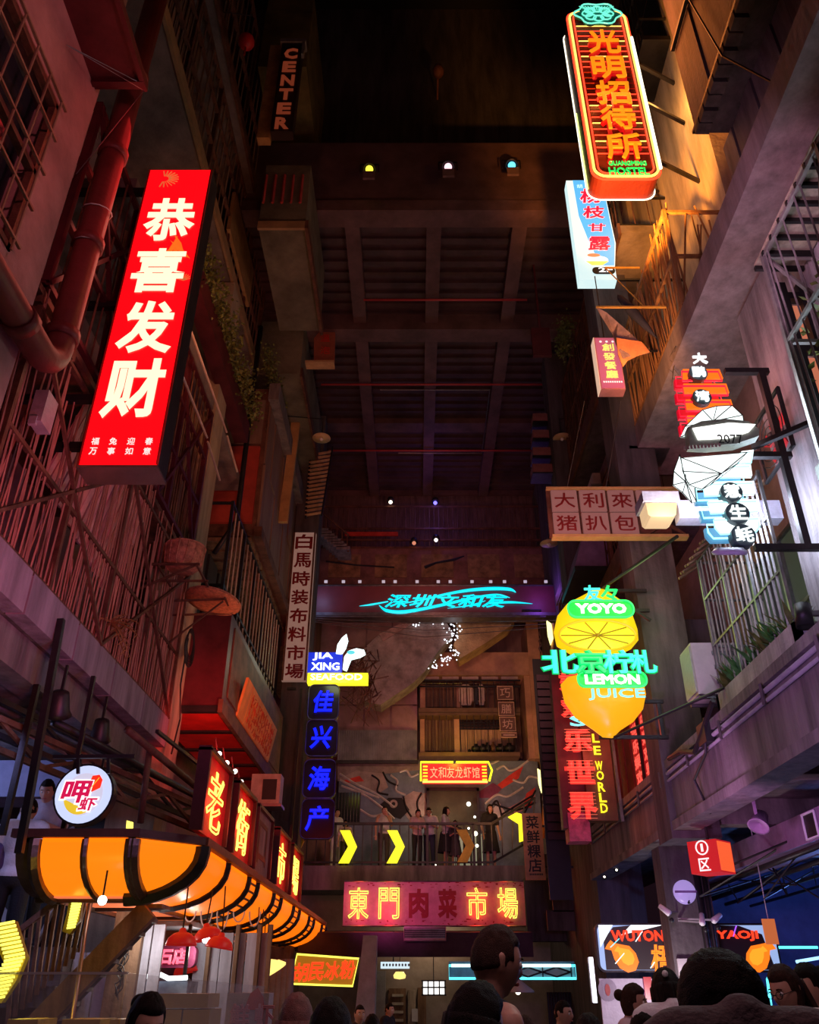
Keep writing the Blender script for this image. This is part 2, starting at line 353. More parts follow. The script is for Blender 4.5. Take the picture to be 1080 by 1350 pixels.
# ------------------------------------------------------------------ slabs and cages on the two sides
def bars_line(mb, a, b, z0, z1, step, r, jit=0, zj=0, lean=0, n=4):
    a, b = V(a), V(b); L = (b-a).length; k = int(L/step)
    for i in range(k+1):
        t = (i+random.uniform(-jit, jit))/max(k, 1); p = a+(b-a)*min(max(t, 0), 1); d = (b-a).normalized()
        mb.tube([(p.x, p.y, z0-random.uniform(0, zj*.3)), (p.x+d.x*random.uniform(-lean, lean), p.y+d.y*random.uniform(-lean, lean), z1+random.uniform(-zj, zj))], r*random.uniform(.8, 1.25), n)
def cage(name, label, cat, X, Y0, Y1, z0, z1, Xin, m_bar, m_frame, step=.13, r=.012, jit=.1, zj=0, lean=0, rails=(.5,), posts=4, diag=0, ends=(0,), bar_name='bars', fr=.05, group=None):
    t = root(name, (X, (Y0+Y1)/2, z0), label, cat, group)
    mb = MB(); bars_line(mb, (X, Y0, 0), (X, Y1, 0), z0, z1, step, r, jit, zj, lean)
    for e in ends:
        ye = (Y0, Y1)[e]; bars_line(mb, (X, ye, 0), (Xin, ye, 0), z0, z1, step*1.3, r, jit, zj, lean)
    mb.build(bar_name, m_bar, t, stuff=True)
    for zz in [0, 1]+list(rails):
        z = z0+(z1-z0)*zz
        MB().bar((X, Y0, z), (X, Y1, z), fr).build('rail', m_frame, t)
        for e in ends: ye = (Y0, Y1)[e]; MB().bar((X, ye, z), (Xin, ye, z), fr).build('rail', m_frame, t)
    for i in range(posts):
        y = Y0+(Y1-Y0)*i/(posts-1); MB().bar((X, y, z0), (X, y, z1+.04), fr*1.2).build('post', m_frame, t)
    for i in range(diag):
        ya = Y0+(Y1-Y0)*i/diag; yb = Y0+(Y1-Y0)*(i+1)/diag
        MB().bar((X+.03, ya, z0), (X+.03, yb, z1), fr*.8).bar((X+.03, ya, z1), (X+.03, yb, z0), fr*.8).build('cross_brace', m_frame, t)
    return t
def slab(name, label, X, Y0, Y1, z0, z1, Xin, m1, edge=None, joints=None):
    t = root(name, ((X+Xin)/2, (Y0+Y1)/2, z0), label, 'balcony slab')
    MB().box(X, Xin, Y0, Y1, z0, z1).build('slab', m1, t)
    sg = 1 if Xin < X else -1
    if edge: MB().box(X, X+.06*sg, Y0, Y1, z0-.05, z1+.06).build('edge_trim', edge, t)
    return t
tan = mat('tan edge paint', (.30, .20, .10), .7, .3, 2, .2)
soff = mat('soffit concrete', (.20, .165, .15), .9, .4, 1.2, .6)
soffd = mat('damp soffit', (.135, .125, .085), .9, .45, 1.0, .6)
# L1: balcony over the stalls
t = root('balcony', (-4.8, 9.9, 4.9), 'concrete balcony slab with jointed violet-lit fascia under the stick cage', 'balcony')
MB().box(-5.7, -4.2, 6.45, 13.3, 4.92, 5.3).build('slab', concrete, t)
for i in range(5):
    ya = 6.45+i*1.37; MB().box(-4.2, -4.0, ya+.02, ya+1.35, 4.9, 5.36).build('fascia_panel', mat('fascia concrete', (.26, .22, .27), .85, .35, 1.6, .5, streak=True), t)
cage('stick_cage', 'tall cage of crooked red-lit sticks along the lower left balcony', 'railing', -4.03, 6.6, 13.25, 5.36, 7.9, -5.7, bamboo, rust, .085, .012, .4, .5, .22, (.42,), 5, 2, (0,), 'sticks')
bars2 = MB(); bars_line(bars2, (-4.12, 6.8, 0), (-4.12, 13.0, 0), 5.36, 6.6, .2, .014, .4, .6, .3); single('stick_bundle', bars2, bamboo, 'second layer of leaning sticks inside the red-lit stick cage', 'sticks')['kind'] = 'stuff'
t = root('striped_awning', (-4.3, 9.6, 6.3), 'pinkish striped cloth awning folded behind the stick cage below the red sign', 'awning')
for i in range(22):
    ya = 8.3+i*.125; MB().add([(-4.12, ya, 8.0), (-4.12, ya+.11, 8.0), (-4.42, ya+.10, 6.85-.02*i), (-4.42, ya, 6.8-.02*i+.05*(i % 3)), (-4.15, ya, 8.0), (-4.15, ya+.11, 8.0), (-4.45, ya+.1, 6.85-.02*i), (-4.45, ya, 6.8-.02*i+.05*(i % 3))], [(0,1,2,3),(7,6,5,4),(0,4,5,1),(2,6,7,3),(1,5,6,2),(3,7,4,0)]).build('strip', mat('pink cloth', (.80, .36, .34), .7, .2, 5, .1), t)
cage('fire_escape', 'rusty steel cage of bars behind the drainpipe above the stick cage', 'railing', -4.05, 6.6, 13.2, 8.3, 11.4, -5.7, rust, maroon, .22, .014, .15, 0, .02, (.33, .66), 5, 3, (0,), fr=.07)
t = root('steel_landing', (-4.8, 9.9, 8.15), 'thin dark steel landing floor between stick cage and upper cage on the left', 'landing')
MB().box(-5.7, -4.05, 6.5, 13.3, 8.12, 8.2).build('plate', rust, t)
for i in range(8): MB().box(-5.7, -4.05, 6.6+i*.93, 6.68+i*.93, 8.02, 8.12).build('beam', rust, t)
m = MB(); m.box(-5.72, -5.62, 7.4, 8.6, 8.3, 10.6); m.box(-5.72, -5.62, 9.6, 10.4, 8.3, 10.4); single('shutter', m, mat('faded shutter', (.24, .14, .13), .7, .4, 3, .2, streak=True), 'faded wooden shutters on the wall behind the rusty left cage', 'shutter')
# L2 planter with hanging plants
t = slab('landing_slab', 'dark slab under the long red planter on the left', -4.05, 8.0, 16.4, 11.6, 11.8, -5.7, soff)
t = root('planter', (-3.95, 12.7, 12.3), 'long dark red planter with trailing plant beside the red sign', 'planter')
MB().box(-4.1, -3.8, 10.2, 15.4, 12.25, 12.75).build('trough', maroon, t)
def foliage(mb, p0, p1, n, sp, size, droop=0):
    p0, p1 = V(p0), V(p1)
    for i in range(n):
        c = p0.lerp(p1, random.random())+V((random.gauss(0, sp[0]), random.gauss(0, sp[1]), random.gauss(0, sp[2])))
        a = V((random.gauss(0, 1), random.gauss(0, 1), random.gauss(-droop, .8))).normalized()*size*random.uniform(.6, 1.3); b = a.orthogonal().normalized()*size*.32
        b = b*math.cos(i)+a.normalized().cross(b)*math.sin(i); nn = a.cross(b).normalized()*size*.12
        mb.add([c, c+a*.5+b, c+a, c+a*.5-b, c+a*.5+nn], [(0, 1, 4), (1, 2, 4), (2, 3, 4), (3, 0, 4), (0, 3, 2, 1)])
    return mb
foliage(MB(), (-3.8, 10.4, 12.9), (-3.75, 15.2, 12.9), 1900, (.14, .3, .17), .10, .6).build('foliage', leaf, t, stuff=True)
for i, (ya, yb, z, x) in enumerate(((9.9, 13.3, 11.0, -3.72), (9.5, 12.2, 10.1, -3.75))):
    single('clothes_pole', MB().tube([(x, ya, z), (x, yb, z+.05)], .022, 6).tube([(x, yb+.08, z+.02), (x, yb+1.2, z-.1)], .022, 6), mat('bleached pole', (.5, .40, .33), .6, .2, 3), ['pale clothes pole along the left cage, the upper one beside the planter', 'pale clothes pole along the left cage, the lower one'][i], 'pole')
# L3 soffit slab at 15.2 with bar cage above, and storeys above
t = slab('balcony_slab', 'broad dark slab seen from below with tan edge, right of the red sign', -4.1, 7.0, 16.6, 15.2, 15.4, -5.7, soff, tan)
cage('bar_cage', 'tall vertical bar cage above the tan-edged slab on the left', 'railing', -4.15, 7.0, 16.6, 15.45, 18.3, -5.7, rusty_sheet, rust, .30, .018, .05, 0, 0, (.35, .7), 6, 0, (0,), fr=.07)
t = slab('balcony_slab', 'upper left slab seen edge-on between two bar cages', -3.95, 7.5, 16.8, 18.4, 18.6, -5.7, soff, rust)
cage('bar_cage', 'topmost bar cage at the upper left corner of the roof void', 'railing', -4.0, 7.5, 16.8, 18.7, 22.5, -5.7, rusty_sheet, rust, .32, .02, .05, 0, 0, (.4,), 5, 0, (0,), fr=.08)
m = MB(); [m.box(-4.25, -4.2, 7.6+i*.16, 7.71+i*.16, 15.9, 17.7) for i in range(12)]
single('louvre_shutter', m, wood, 'brown louvred shutter inside the bar cage high on the left', 'shutter')
single('awning_cloth', MB().box(-4.15, -4.07, 12.6, 15.0, 16.0, 17.2), mat('ochre cloth', (.36, .22, .08), .7, .3, 3, .1), 'ochre panel hung on the high left bar cage', 'panel')
t = root('red_lantern', PY(325, 55, 9.5), 'small round red lantern hung high on the left beside the bars', 'lantern')
p = PY(325, 55, 9.5); MB().ball(p, .16, 14, 9, (1, 1, 1.2)).build('shade', mat('lantern red', (.6, .02, .02), .5), t)
MB().lathe([(.05, .17), (.06, .24), (.001, .25)], p, 10).tube([p+V((0,0,.2)), p+V((0,0,.9))], .008, 5).bar(p+V((.02,0,.9)), (-4.2, p.y, p.z+1.1), .02).build('cap', steel, t); MB().tube([p-V((0,0,.18)), p-V((0,0,.45))], .02, 6).build('tassel', redpaint, t)
# L4 boxes projecting further along
def beam_box(name, label, cat, x0, x1, y0, y1, z0, z1, mm, parts=()):
    t = root(name, ((x0+x1)/2, (y0+y1)/2, z0), label, cat); MB().box(x0, x1, y0, y1, z0, z1).build('body', mm, t); return t
t = beam_box('enclosed_balcony', 'greenish-brown enclosed balcony seen from below left of the roof opening', 'balcony', -3.35, -2.35, 12.2, 15.4, 15.6, 17.6, soffd)
MB().box(-2.35, -2.28, 12.15, 15.45, 15.5, 15.75).build('edge_trim', rust, t); MB().box(-3.35, -2.35, 12.14, 12.2, 15.5, 15.72).build('edge_trim', tan, t)
m = MB(); bars_line(m, (-2.5, 12.15, 0), (-3.3, 12.15, 0), 16.3, 17.2, .16, .03); m.build('slat', mat('red slat', (.4, .05, .05), .6), t, stuff=True)
t = beam_box('enclosed_balcony', 'brown concrete balcony box just below the CENTER sign', 'balcony', -3.6, -2.2, 14.0, 15.55, 18.3, 20.5, soffd)
MB().box(-2.2, -2.1, 13.9, 15.58, 18.2, 18.4).build('edge_trim', rust, t)
t = beam_box('enclosed_balcony', 'olive wall box at the top edge left of the dark void', 'balcony', -3.9, -2.7, 12.2, 15.2, 21.3, 24.5, mat('olive plaster', (.20, .15, .05), .85, .4, 1.5, .4))
t = beam_box('enclosed_balcony', 'long soffit box with trailing plant above the small red pentagon sign', 'balcony', -4.3, -3.0, 16.8, 22.0, 15.4, 17.2, soffd)
MB().box(-3.0, -2.94, 16.8, 22.0, 15.3, 15.6).build('edge_trim', rust, t)
foliage(MB(), (-3.7, 15.9, 15.3), (-3.7, 17.4, 15.1), 420, (.1, .3, .2), .10, .7).build('foliage', leaf, t, stuff=True)
# L5 rusty sheet-clad box
t = root('sheet_clad_box', (-4.6, 19, 10.4), 'long projecting balcony box clad in rusty sheets, red panel on its end', 'balcony')
MB().box(-5.6, -3.66, 16.56, 23.5, 10.5, 14.7).build('body', rust, t)
for i in range(9):
    for k in range(2):
        ya = 16.6+i*.77; MB().box(-3.66, -3.60-.02*((i+k) % 2), ya+.02, ya+.74, 10.75+k*1.75, 12.45+k*1.75).build('sheet', rusty_sheet, t)
MB().box(-3.68, -3.5, 16.5, 23.5, 10.45, 10.7).build('bottom_rail', rust, t); MB().box(-3.68, -3.42, 16.45, 23.5, 14.3, 14.8).build('coping', concrete, t)
MB().box(-4.75, -3.75, 16.48, 16.56, 10.8, 12.9).build('end_panel', mat('brick red panel', (.34, .045, .03), .6, .35, 1.2, .2), t, 'matt brick red end panel')
MB().box(-4.75, -3.75, 16.49, 16.56, 13.0, 14.3).build('end_panel', rusty_sheet, t)
for i in range(26): MB().box(-5.4, -3.75, 16.6+i*.265, 16.84+i*.265, 10.38+.03*(i % 2), 10.47+.03*(i % 2)).build('soffit_board', wood, t)
m = MB(); m.tube([(-3.95, 16.4, 13.6), (-3.95, 16.4, 15.4)], .05, 6); single('drain_pipe', MB().tube([(-3.9, 15.7, 16), (-3.9, 15.7, 10.4), (-4.3, 15.7, 9.6)], .06, 8), steel_dark, 'dark downpipe at the near corner of the sheet-clad box', 'pipe')
single('column_stub', MB().box(-4.8, -4.2, 13.9, 14.7, 9.9, 10.9), concrete, 'grey concrete bracket below the red end panel', 'bracket')
# far-left storeys beyond
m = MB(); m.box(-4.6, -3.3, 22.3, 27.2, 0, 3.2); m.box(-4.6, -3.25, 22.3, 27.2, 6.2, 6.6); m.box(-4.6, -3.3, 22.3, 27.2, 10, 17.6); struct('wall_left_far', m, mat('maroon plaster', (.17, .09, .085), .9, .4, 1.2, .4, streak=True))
cage('bar_cage', 'long vertical bar cage under the sheet-clad box behind the wicker tray', 'railing', -3.75, 14.6, 21.5, 6.5, 10.2, -5.4, wood_pale, steel_dark, .36, .02, .05, 0, 0, (.5,), 6, 0, (0,), fr=.05)
m = MB(); [m.box(-5.6, -4.6, 14.5+i*1.0, 15.3+i*1.0, 6.5, 10) for i in range(7)]; single('panelling', m, mat('dark panelling', (.05, .03, .03), .8), 'brown wall panels behind the long bar cage on the left', 'panels')['kind'] = 'stuff'
# lattice trellis and slatted vent leaning out near the far left
t = root('slatted_awning', (-3.0, 20.5, 12), 'lit slatted bamboo awning hanging left of the roof bays', 'awning')
for i in range(16):
    z = 13.5+i*.14; MB().bar((-3.2, 20.9, z), (-2.7+.012*i, 20.6, z-.08), .10, .03).build('slat', mat('lit slat', (.55, .33, .18), .7, .3, 4), t)
MB().bar((-3.2, 20.9, 13.4), (-3.2, 20.9, 15.8), .05).bar((-2.7, 20.6, 13.3), (-2.5, 20.6, 15.7), .05).bar((-3.2, 20.9, 15.8), (-3.2, 21.6, 15.8), .05).build('frame', steel_dark, t)
single('yellow_post', MB().bar((-3.5, 19.0, 12.2), (-3.35, 19.0, 16.6), .25, .12), mat('ochre post', (.45, .27, .10), .7, .3, 2), 'ochre post beside the small round lamp on the left', 'post')
def dish_lamp(px, py, Y, label):
    p = PY(px, py, Y); t = root('dish_lamp', p, label, 'lamp', 'round dish lamps'); MB().lathe([(.001, .12), (.06, .11), (.08, .05), (.24, 0), (.25, -.02), (.05, -.01), (.001, -.02)], p, 22).build('shade', mat('cream dish', (.55, .42, .22), .5, .1), t)
    MB().tube([p+V((0,0,.1)), p+V((0,.1,.7)), V((5.3 if p.x > 0 else -3.6, p.y+.1, p.z+.8))], .015, 5).build('stem', steel_dark, t); MB().ball(p-V((0,0,.05)), .05).build('bulb', white, t)
dish_lamp(424, 577, 18.5, 'small cream dish lamp hanging left of the roof bays'); dish_lamp(741, 577, 18.5, 'small dish lamp hanging right of the roof bays')
dish_lamp(724, 716, 20, 'reddish dish lamp below the square-tiled sign')

# ================================================================== NEAR LEFT WALL
t = root('window', (-4.0, 4.2, 7.85), 'barred window in the red-lit plaster wall at the upper left', 'window')
m = MB(); [m.box(-4.06, -3.98, a, b, c, d) for a, b, c, d in ((2.6, 5.75, 10.03, 10.1), (2.6, 5.75, 7.85, 7.92), (5.68, 5.75, 7.85, 10.1), (2.6, 5.75, 8.95, 9.02), (4.4, 4.46, 7.85, 10.1))]; m.build('window_frame', rust, t)
for a, b in ((2.6, 4.4), (4.46, 5.68)):
    for c, d in ((7.92, 8.95), (9.02, 10.03)): MB().box(-4.22, -4.2, a, b, c, d).build('pane', glassd, t)
for i in range(4): MB().box(-4.6, -4.5-.05*(i % 2), 2.9+i*.8, 3.4+i*.8, 7.9, 10).build('curtain', curtain, t)
for i in range(10): MB().tube([(-3.93, 2.8+i*.32, 7.8), (-3.93, 2.8+i*.32, 10.15)], .014, 5).build('bar', rusty_sheet, t)
for z in (7.95, 8.5, 9.05, 9.6, 10.12): MB().bar((-3.93, 2.6, z), (-3.93, 5.8, z), .03).build('bar', rusty_sheet, t)
MB().box(-4.02, -3.97, 4.2, 4.7, 8.0, 8.5).build('paper_charm', glow('lit red paper', (.6, .02, .01), .5), t, 'red paper charm')
t = root('canopy', (-3.7, 4, 11.3), 'dark red metal canopy projecting above the barred window', 'canopy')
MB().add([(-4, 2, 11.3), (-3.35, 2, 11.3), (-3.35, 6.3, 11.3), (-4, 6.3, 11.3), (-4, 2, 11.6), (-3.35, 2, 11.4), (-3.35, 6.3, 11.4), (-4, 6.3, 11.6)], [(0,3,2,1),(4,5,6,7),(0,1,5,4),(1,2,6,5),(2,3,7,6),(3,0,4,7)]).build('sheet', maroon, t)
for y in (6.2,): MB().bar((-4, y, 11.28), (-3.35, y, 11.28), .07).build('bracket', maroon, t)
MB().bar((-3.37, 2, 11.28), (-3.37, 6.3, 11.28), .06).build('bracket', maroon, t)
for i in range(2): single('stay_wire', MB().tube([(-3.98, 5.5, 10.9), (-3.36, 6.25, 11.3-.1*i), (-4.0, 6.45, 9.9)][:2+i], .006, 4), steel, ['thin wire from the plaster wall to the canopy corner', 'second wire from the canopy corner down to the drainpipe'][i], 'wire')
t = root('drainpipe', (-3.9, 6.7, 7.0), 'thick dark red drainpipe with an elbow beside the plaster wall', 'pipe')
el = [(-3.80, 6.75, 14.5), (-3.80, 6.75, 7.5)]+[(-3.80, 6.75-.35*(1-math.cos(a)), 7.5-.35*math.sin(a)) for a in [i*math.pi/12 for i in range(1, 7)]]+[(-3.80, 5.2, 7.15), (-3.80, 3, 7.15)]
MB().tube(el, .15, 14).build('pipe', mat('drainpipe paint', (.16, .03, .03), .45, .3, 2, .15), t)
for z in (7.6, 9.0, 10.6, 12.2): MB().lathe([(.15, 0), (.18, 0), (.18, .12), (.15, .12)], (-3.80, 6.75, z), 14).build('collar', mat('drainpipe paint', (.3, .045, .035)), t)
MB().lathe([(.15, 0), (.175, 0), (.175, .14), (.15, .14)], (-3.80, 5.9, 7.15), 14, V((0,1,0))).build('collar', mat('drainpipe paint', (.3, .045, .035)), t)
for z in (9.05, 9.6): MB().tube([(-3.80+.17*math.cos(a), 6.75+.17*math.sin(a), z+.05*math.sin(a)) for a in [k*math.pi/6 for k in range(12)]], .008, 4, True).build('tie_wire', wire_w, t)
single('lamp_box', MB().box(-4.0, -3.86, 6.9, 7.15, 6.65, 7.05).box(-3.98, -3.9, 6.88, 6.92, 6.6, 6.7), mat('grey box', (.35, .3, .34), .5), 'small grey junction box below the drainpipe elbow', 'box')
m = MB(); bars_line(m, (-4.25, 7.0, 0), (-4.25, 13, 0), 8.4, 11.2, .5, .03, .3, 0, .3); single('clutter_pole', m, rust, 'loose poles leaning inside the rusty left cage', 'poles')['kind'] = 'stuff'

# ---- basket and tray
t = root('wicker_basket', PY(240, 755, 11.6), 'round wicker basket sitting on a bracket beside the stick cage', 'basket'); c = PY(240, 752, 11.6)
m = MB(); m.lathe([(.001, 0), (.2, 0), (.28, .1), (.31, .38), (.30, .40), (.27, .36), (.25, .1), (.001, .03)], c, 22); m.build('bowl', wicker, t)
MB().tube([c+V((.31*math.cos(a), .31*math.sin(a), .39)) for a in [k*math.pi/12 for k in range(24)]], .018, 6, True).build('rim', wicker, t)
for k in range(14): a = k*math.pi/7; MB().tube([c+V((.2*math.cos(a), .2*math.sin(a), .0)), c+V((.285*math.cos(a+.1), .285*math.sin(a+.1), .1)), c+V((.315*math.cos(a+.2), .315*math.sin(a+.2), .39))], .010, 4).build('rib', wicker, t)
br = root('wall_bracket', c-V((0, 0, .1)), 'rusty steel bracket carrying the wicker basket', 'bracket')
for dx, dy in ((-.3, -.3), (.3, -.3)): MB().bar(c+V((dx, -.3, -.04)), c+V((dx, .5, -.04)), .03).build('arm', rust, br)
MB().bar(c+V((-.9, -.3, -.04)), c+V((.35, -.3, -.04)), .03).bar(c+V((-.8, -.3, -.6)), c+V((.3, -.3, -.05)), .03).bar(c+V((-.9, .3, -.04)), c+V((.35, .3, -.04)), .03).build('arm', rust, br)
t = root('wicker_tray', PY(281, 792, 13.0), 'flat round wicker winnowing tray under the basket, lit orange', 'tray'); c = PY(281, 792, 13.0)
n_ = V((.15, .1, 1)).normalized()
m = MB(); m.lathe([(.001, .05), (.30, .045), (.46, 0), (.47, .03), (.30, .075), (.001, .08)], c, 28, -n_); m.build('tray', mat('tray weave', (.60, .22, .10), .7, .35, 16, .6), t)
a0 = n_.orthogonal().normalized(); b0 = n_.cross(a0)
MB().tube([c+(a0*math.cos(k*math.pi/15)+b0*math.sin(k*math.pi/15))*.47 for k in range(30)], .018, 6, True).build('rim', wicker, t)
for k in range(-6, 7):
    h = math.sqrt(.44**2-(k*.065)**2); MB().tube([c+a0*(k*.065)-b0*h-n_*.02, c+a0*(k*.065)-n_*.055, c+a0*(k*.065)+b0*h-n_*.02], .009, 4).build('rib', wicker, t)
br = root('wall_bracket', c+V((-.5, 0, -.2)), 'rusty steel bracket under the round wicker tray', 'bracket')
MB().bar(c+V((-.75, -.3, -.14)), c+V((.3, -.3, -.10)), .03).bar(c+V((-.75, .3, -.14)), c+V((.3, .3, -.10)), .03).bar(c+V((-.8, -.3, -1.1)), c+V((.25, -.3, -.14)), .025).bar(c+V((.28, -.35, -.1)), c+V((.28, .35, -.1)), .03).build('arm', rust, br)
cc = V((-3.97, 13.3, 7.0))
m = MB()
for k in range(5): m.tube([cc+V((.02, (.20+.02*k)*math.cos(a), (.24+.012*k)*math.sin(a)-.03*k)) for a in [j*math.pi/10 for j in range(20)]], .014, 5, True)
m.tube([cc+V((.03, -.2, 0)), cc+V((.03, -.25, -.8)), cc+V((.03, 0, -1.3)), cc+V((.03, -.2, -1.9))], .014, 5)
c1 = PY(250, 848, 13.2); m.v = [(v[0]+c1.x+3.97, v[1]-.12, v[2]+c1.z-7.0) for v in m.v]
single('cable_coil', m, cable, 'coiled black cable on the beige pilaster under the wicker tray', 'cable')
foliage(MB(), (-3.95, 8.9, 5.9), (-3.95, 9.7, 5.7), 0, (.1, .1, .1), .1)
def palm(c, n, L, m_, label, name='palm_fronds', cat='plant'):
    mb = MB(); c = V(c)
    for i in range(n):
        d = V((random.gauss(.3, .6), random.gauss(0, 1), random.gauss(.2, .7))).normalized(); pts = [c+d*L*t_+V((0, 0, -L*.5*t_*t_)) for t_ in (0, .35, .7, 1)]
        mb.tube(pts, .012, 3, rs=[.016, .014, .010, .003])
        for j in range(7):
            t_ = .25+j*.1; q = c+d*L*t_+V((0, 0, -L*.5*t_*t_)); s_ = d.orthogonal().normalized()*L*.25*(1 if j % 2 else -1); mb.tube([q, q+s_+V((0, 0, -.03))], .008, 3, rs=[.008, .002])
    o = single(name, mb, m_, label, cat); return o
palm((-3.95, 10.0, 5.7), 9, .45, mat('dry frond', (.30, .14, .05), .7), 'small orange-brown palm fronds poking through the stick cage')

# ---- dark red box with red soffit and the yellow board
t = root('shop_box', (-3.95, 16.9, 5.7), 'dark red projecting box with four red-lit soffit panels above the spotlights', 'shop front')
MB().box(-4.7, -3.32, 13.85, 20.5, 5.75, 7.45).build('body', maroon, t)
for i in range(5): MB().box(-4.55, -3.42, 13.95+i*1.32, 15.18+i*1.32, 5.68, 5.75).build('soffit_panel', mat('glossy red panel', (.62, .02, .015), .35, .3, 1.5, .1), t)
for i in range(6): MB().box(-4.6, -3.36, 13.83+i*1.32, 13.95+i*1.32, 5.64, 5.75).build('soffit_rib', steel_dark, t)
MB().box(-3.36, -3.28, 13.8, 20.5, 5.62, 5.85).build('edge_rail', rust, t)
MB().box(-3.32, -3.30, 14.2, 20.3, 6.0, 7.3).build('side_sheet', rust, t)
t = root('signboard', (-3.2, 16.9, 5.9), 'ochre painted signboard with red brush script leaning over the alley', 'sign')
def board_quad(y0, y1, dd=.05):
    a = (-3.15, 6.66); b = (-3.29, 5.93); return MB().add([(b[0], y0, b[1]), (b[0], y1, b[1]), (a[0], y1, a[1]), (a[0], y0, a[1]), (b[0]-dd, y0, b[1]), (b[0]-dd, y1, b[1]), (a[0]-dd, y1, a[1]), (a[0]-dd, y0, a[1])], [(0,1,2,3),(7,6,5,4),(0,4,5,1),(1,5,6,2),(2,6,7,3),(3,7,4,0)])
ochre = mat('ochre board', (.72, .30, .07), .7, .25, 1.5, .1)
board_quad(15.08, 15.62).build('board', ochre, t); board_quad(15.66, 18.75).build('board', ochre, t)
m = MB(); random.seed(3); up_ = V((.14, 0, .73)).normalized(); nn_ = V((.73, 0, -.14)).normalized()
for i in range(13):
    y = 15.85+i*.215
    for k in range(4):
        c0 = V((-3.29, y, 5.93))+up_*(.12+.15*k)+nn_*.006
        for j in range(3):
            a = random.uniform(0, 3.1); l = random.uniform(.04, .08); c2 = c0+V((0, random.uniform(-.05, .05), 0))+up_*random.uniform(-.04, .04)
            m.bar(c2-V((0, math.cos(a)*l, 0))-up_*math.sin(a)*l, c2+V((0, math.cos(a)*l, 0))+up_*math.sin(a)*l, .02, .008)
m.build('brush_script', mat('sign red ink', (.42, .06, .015), .7), t, stuff=True)
random.seed(9)
# spot track under the box
t = root('light_track', (-3.3, 13, 5.2), 'black track with small spotlights above the red neon panels', 'spotlight')
MB().bar((-3.45, 11.0, 4.55), (-3.1, 17.5, 4.6), .045).build('rail', steel_dark, t)
for px, py, Yq in ((289, 994, 11.6), (299, 1006, 12.2), (310, 1017, 12.8), (318, 1031, 13.5), (340, 1090, 16)):
    p = PY(px, py, Yq); d = V((.4, -.7, -.35)).normalized()
    h = MB().lathe([(.001, .17), (.035, .16), (.045, 0), (.04, .0)], p, 10, -d).build('spot_head', steel_dark, t); MB().lathe([(.001, -.002), (.038, 0)], p, 10, -d).build('lens', glow('lens white', (1, .95, .85), 3), h)
    MB().bar(p-d*.1, p-d*.1+V((-.05, 0, .2)), .015).build('arm', steel_dark, t)
# ---- lower left: trusses, ducts, poles under the soffit
def truss(p, q, label, mm=rust, h=.35, n=7, up=V((0, 0, 1))):
    p, q = V(p), V(q); t = root('truss', (p+q)/2, label, 'truss'); u = up*h
    MB().bar(p, q, .06).build('chord', mm, t); MB().bar(p+u, q+u, .06).build('chord', mm, t)
    for i in range(n): a = p.lerp(q, i/n); b = p.lerp(q, (i+1)/n); MB().bar(a if i % 2 else a+u, b+u if i % 2 else b, .04).build('web_bar', mm, t)
truss((-4.9, 7.4, 4.0), (-3.0, 14.8, 3.75), 'dark steel truss running over the curved orange canopy', steel_dark)
truss((-4.4, 8.6, 3.75), (-3.0, 12.0, 3.45), 'short steel truss behind the round white lightbox', rust, .3, 5)
for i, (a, b, r) in enumerate((((-5.0, 7.2, 4.35), (-3.6, 14, 4.1), .035), ((-5.15, 7.2, 4.3), (-3.8, 14, 4.05), .025), ((-5.3, 7.2, 4.4), (-4.0, 14, 4.15), .03), ((-4.1, 9.3, 4.2), (-3.3, 13.2, 4.1), .05))):
    single('conduit', MB().tube([a, b], r, 8), [steel, mat('pinkish conduit', (.42, .3, .3), .5), steel, steel_dark][i], ['grey conduit under the left soffit, nearest the alley', 'thin pinkish conduit under the left soffit, middle one', 'grey conduit under the left soffit, deepest in', 'thick dark pipe under the left soffit by the dome spotlights'][i], 'pipe')
for i, (px, py, Yq) in enumerate(((76, 942, 9.0), (131, 975, 10.6))):
    p = PY(px, py, Yq); t = root('stage_spotlight', p, ['black stage spotlight under the soffit, the left one', 'black stage spotlight under the soffit, the right one'][i], 'spotlight', 'stage spotlights under the left soffit')
    d = V((-.2, .6, -.7)).normalized(); MB().lathe([(.001, .28), (.09, .26), (.12, .05), (.15, 0), (.12, .0), (.001, .04)], p, 16, -d).build('housing', steel_dark, t); MB().bar(p-d*.15, p-d*.15+V((0, 0, .42)), .03).build('bracket', steel_dark, t)
for i, (a, b, w_) in enumerate((((55, 960), (25, 1125), .07), ((102, 1000), (78, 1120), .045))):
    Yh = (8.6, 9.3)[i]; p = PY(*a, Yh); q = PY(*b, Yh); single('hanger_pole', MB().bar(p+(p-q)*1.0, q, w_), steel_dark, ['thick dark post at the left end of the orange canopy', 'thin dark post left of the round lightbox'][i], 'post')
p = PY(70, 998, 8.6); q = PY(178, 997, 8.6); single('hanger_rail', MB().bar(p, q, .035).bar(PY(103, 998, 8.6), PY(103, 1020, 8.6), .03).bar(PY(143, 998, 8.6), PY(143, 1020, 8.6), .03), steel_dark, 'dark rail from which the round lightbox hangs', 'rail')
p = PY(168, 962, 9.5); single('diagonal_brace', MB().tube([p, PY(262, 1040, 11.5)], .045, 8).tube([PY(197, 990, 10.2), PY(185, 1085, 10.2)], .04, 8), rust, 'rusty diagonal pipe brace above the orange canopy', 'brace')
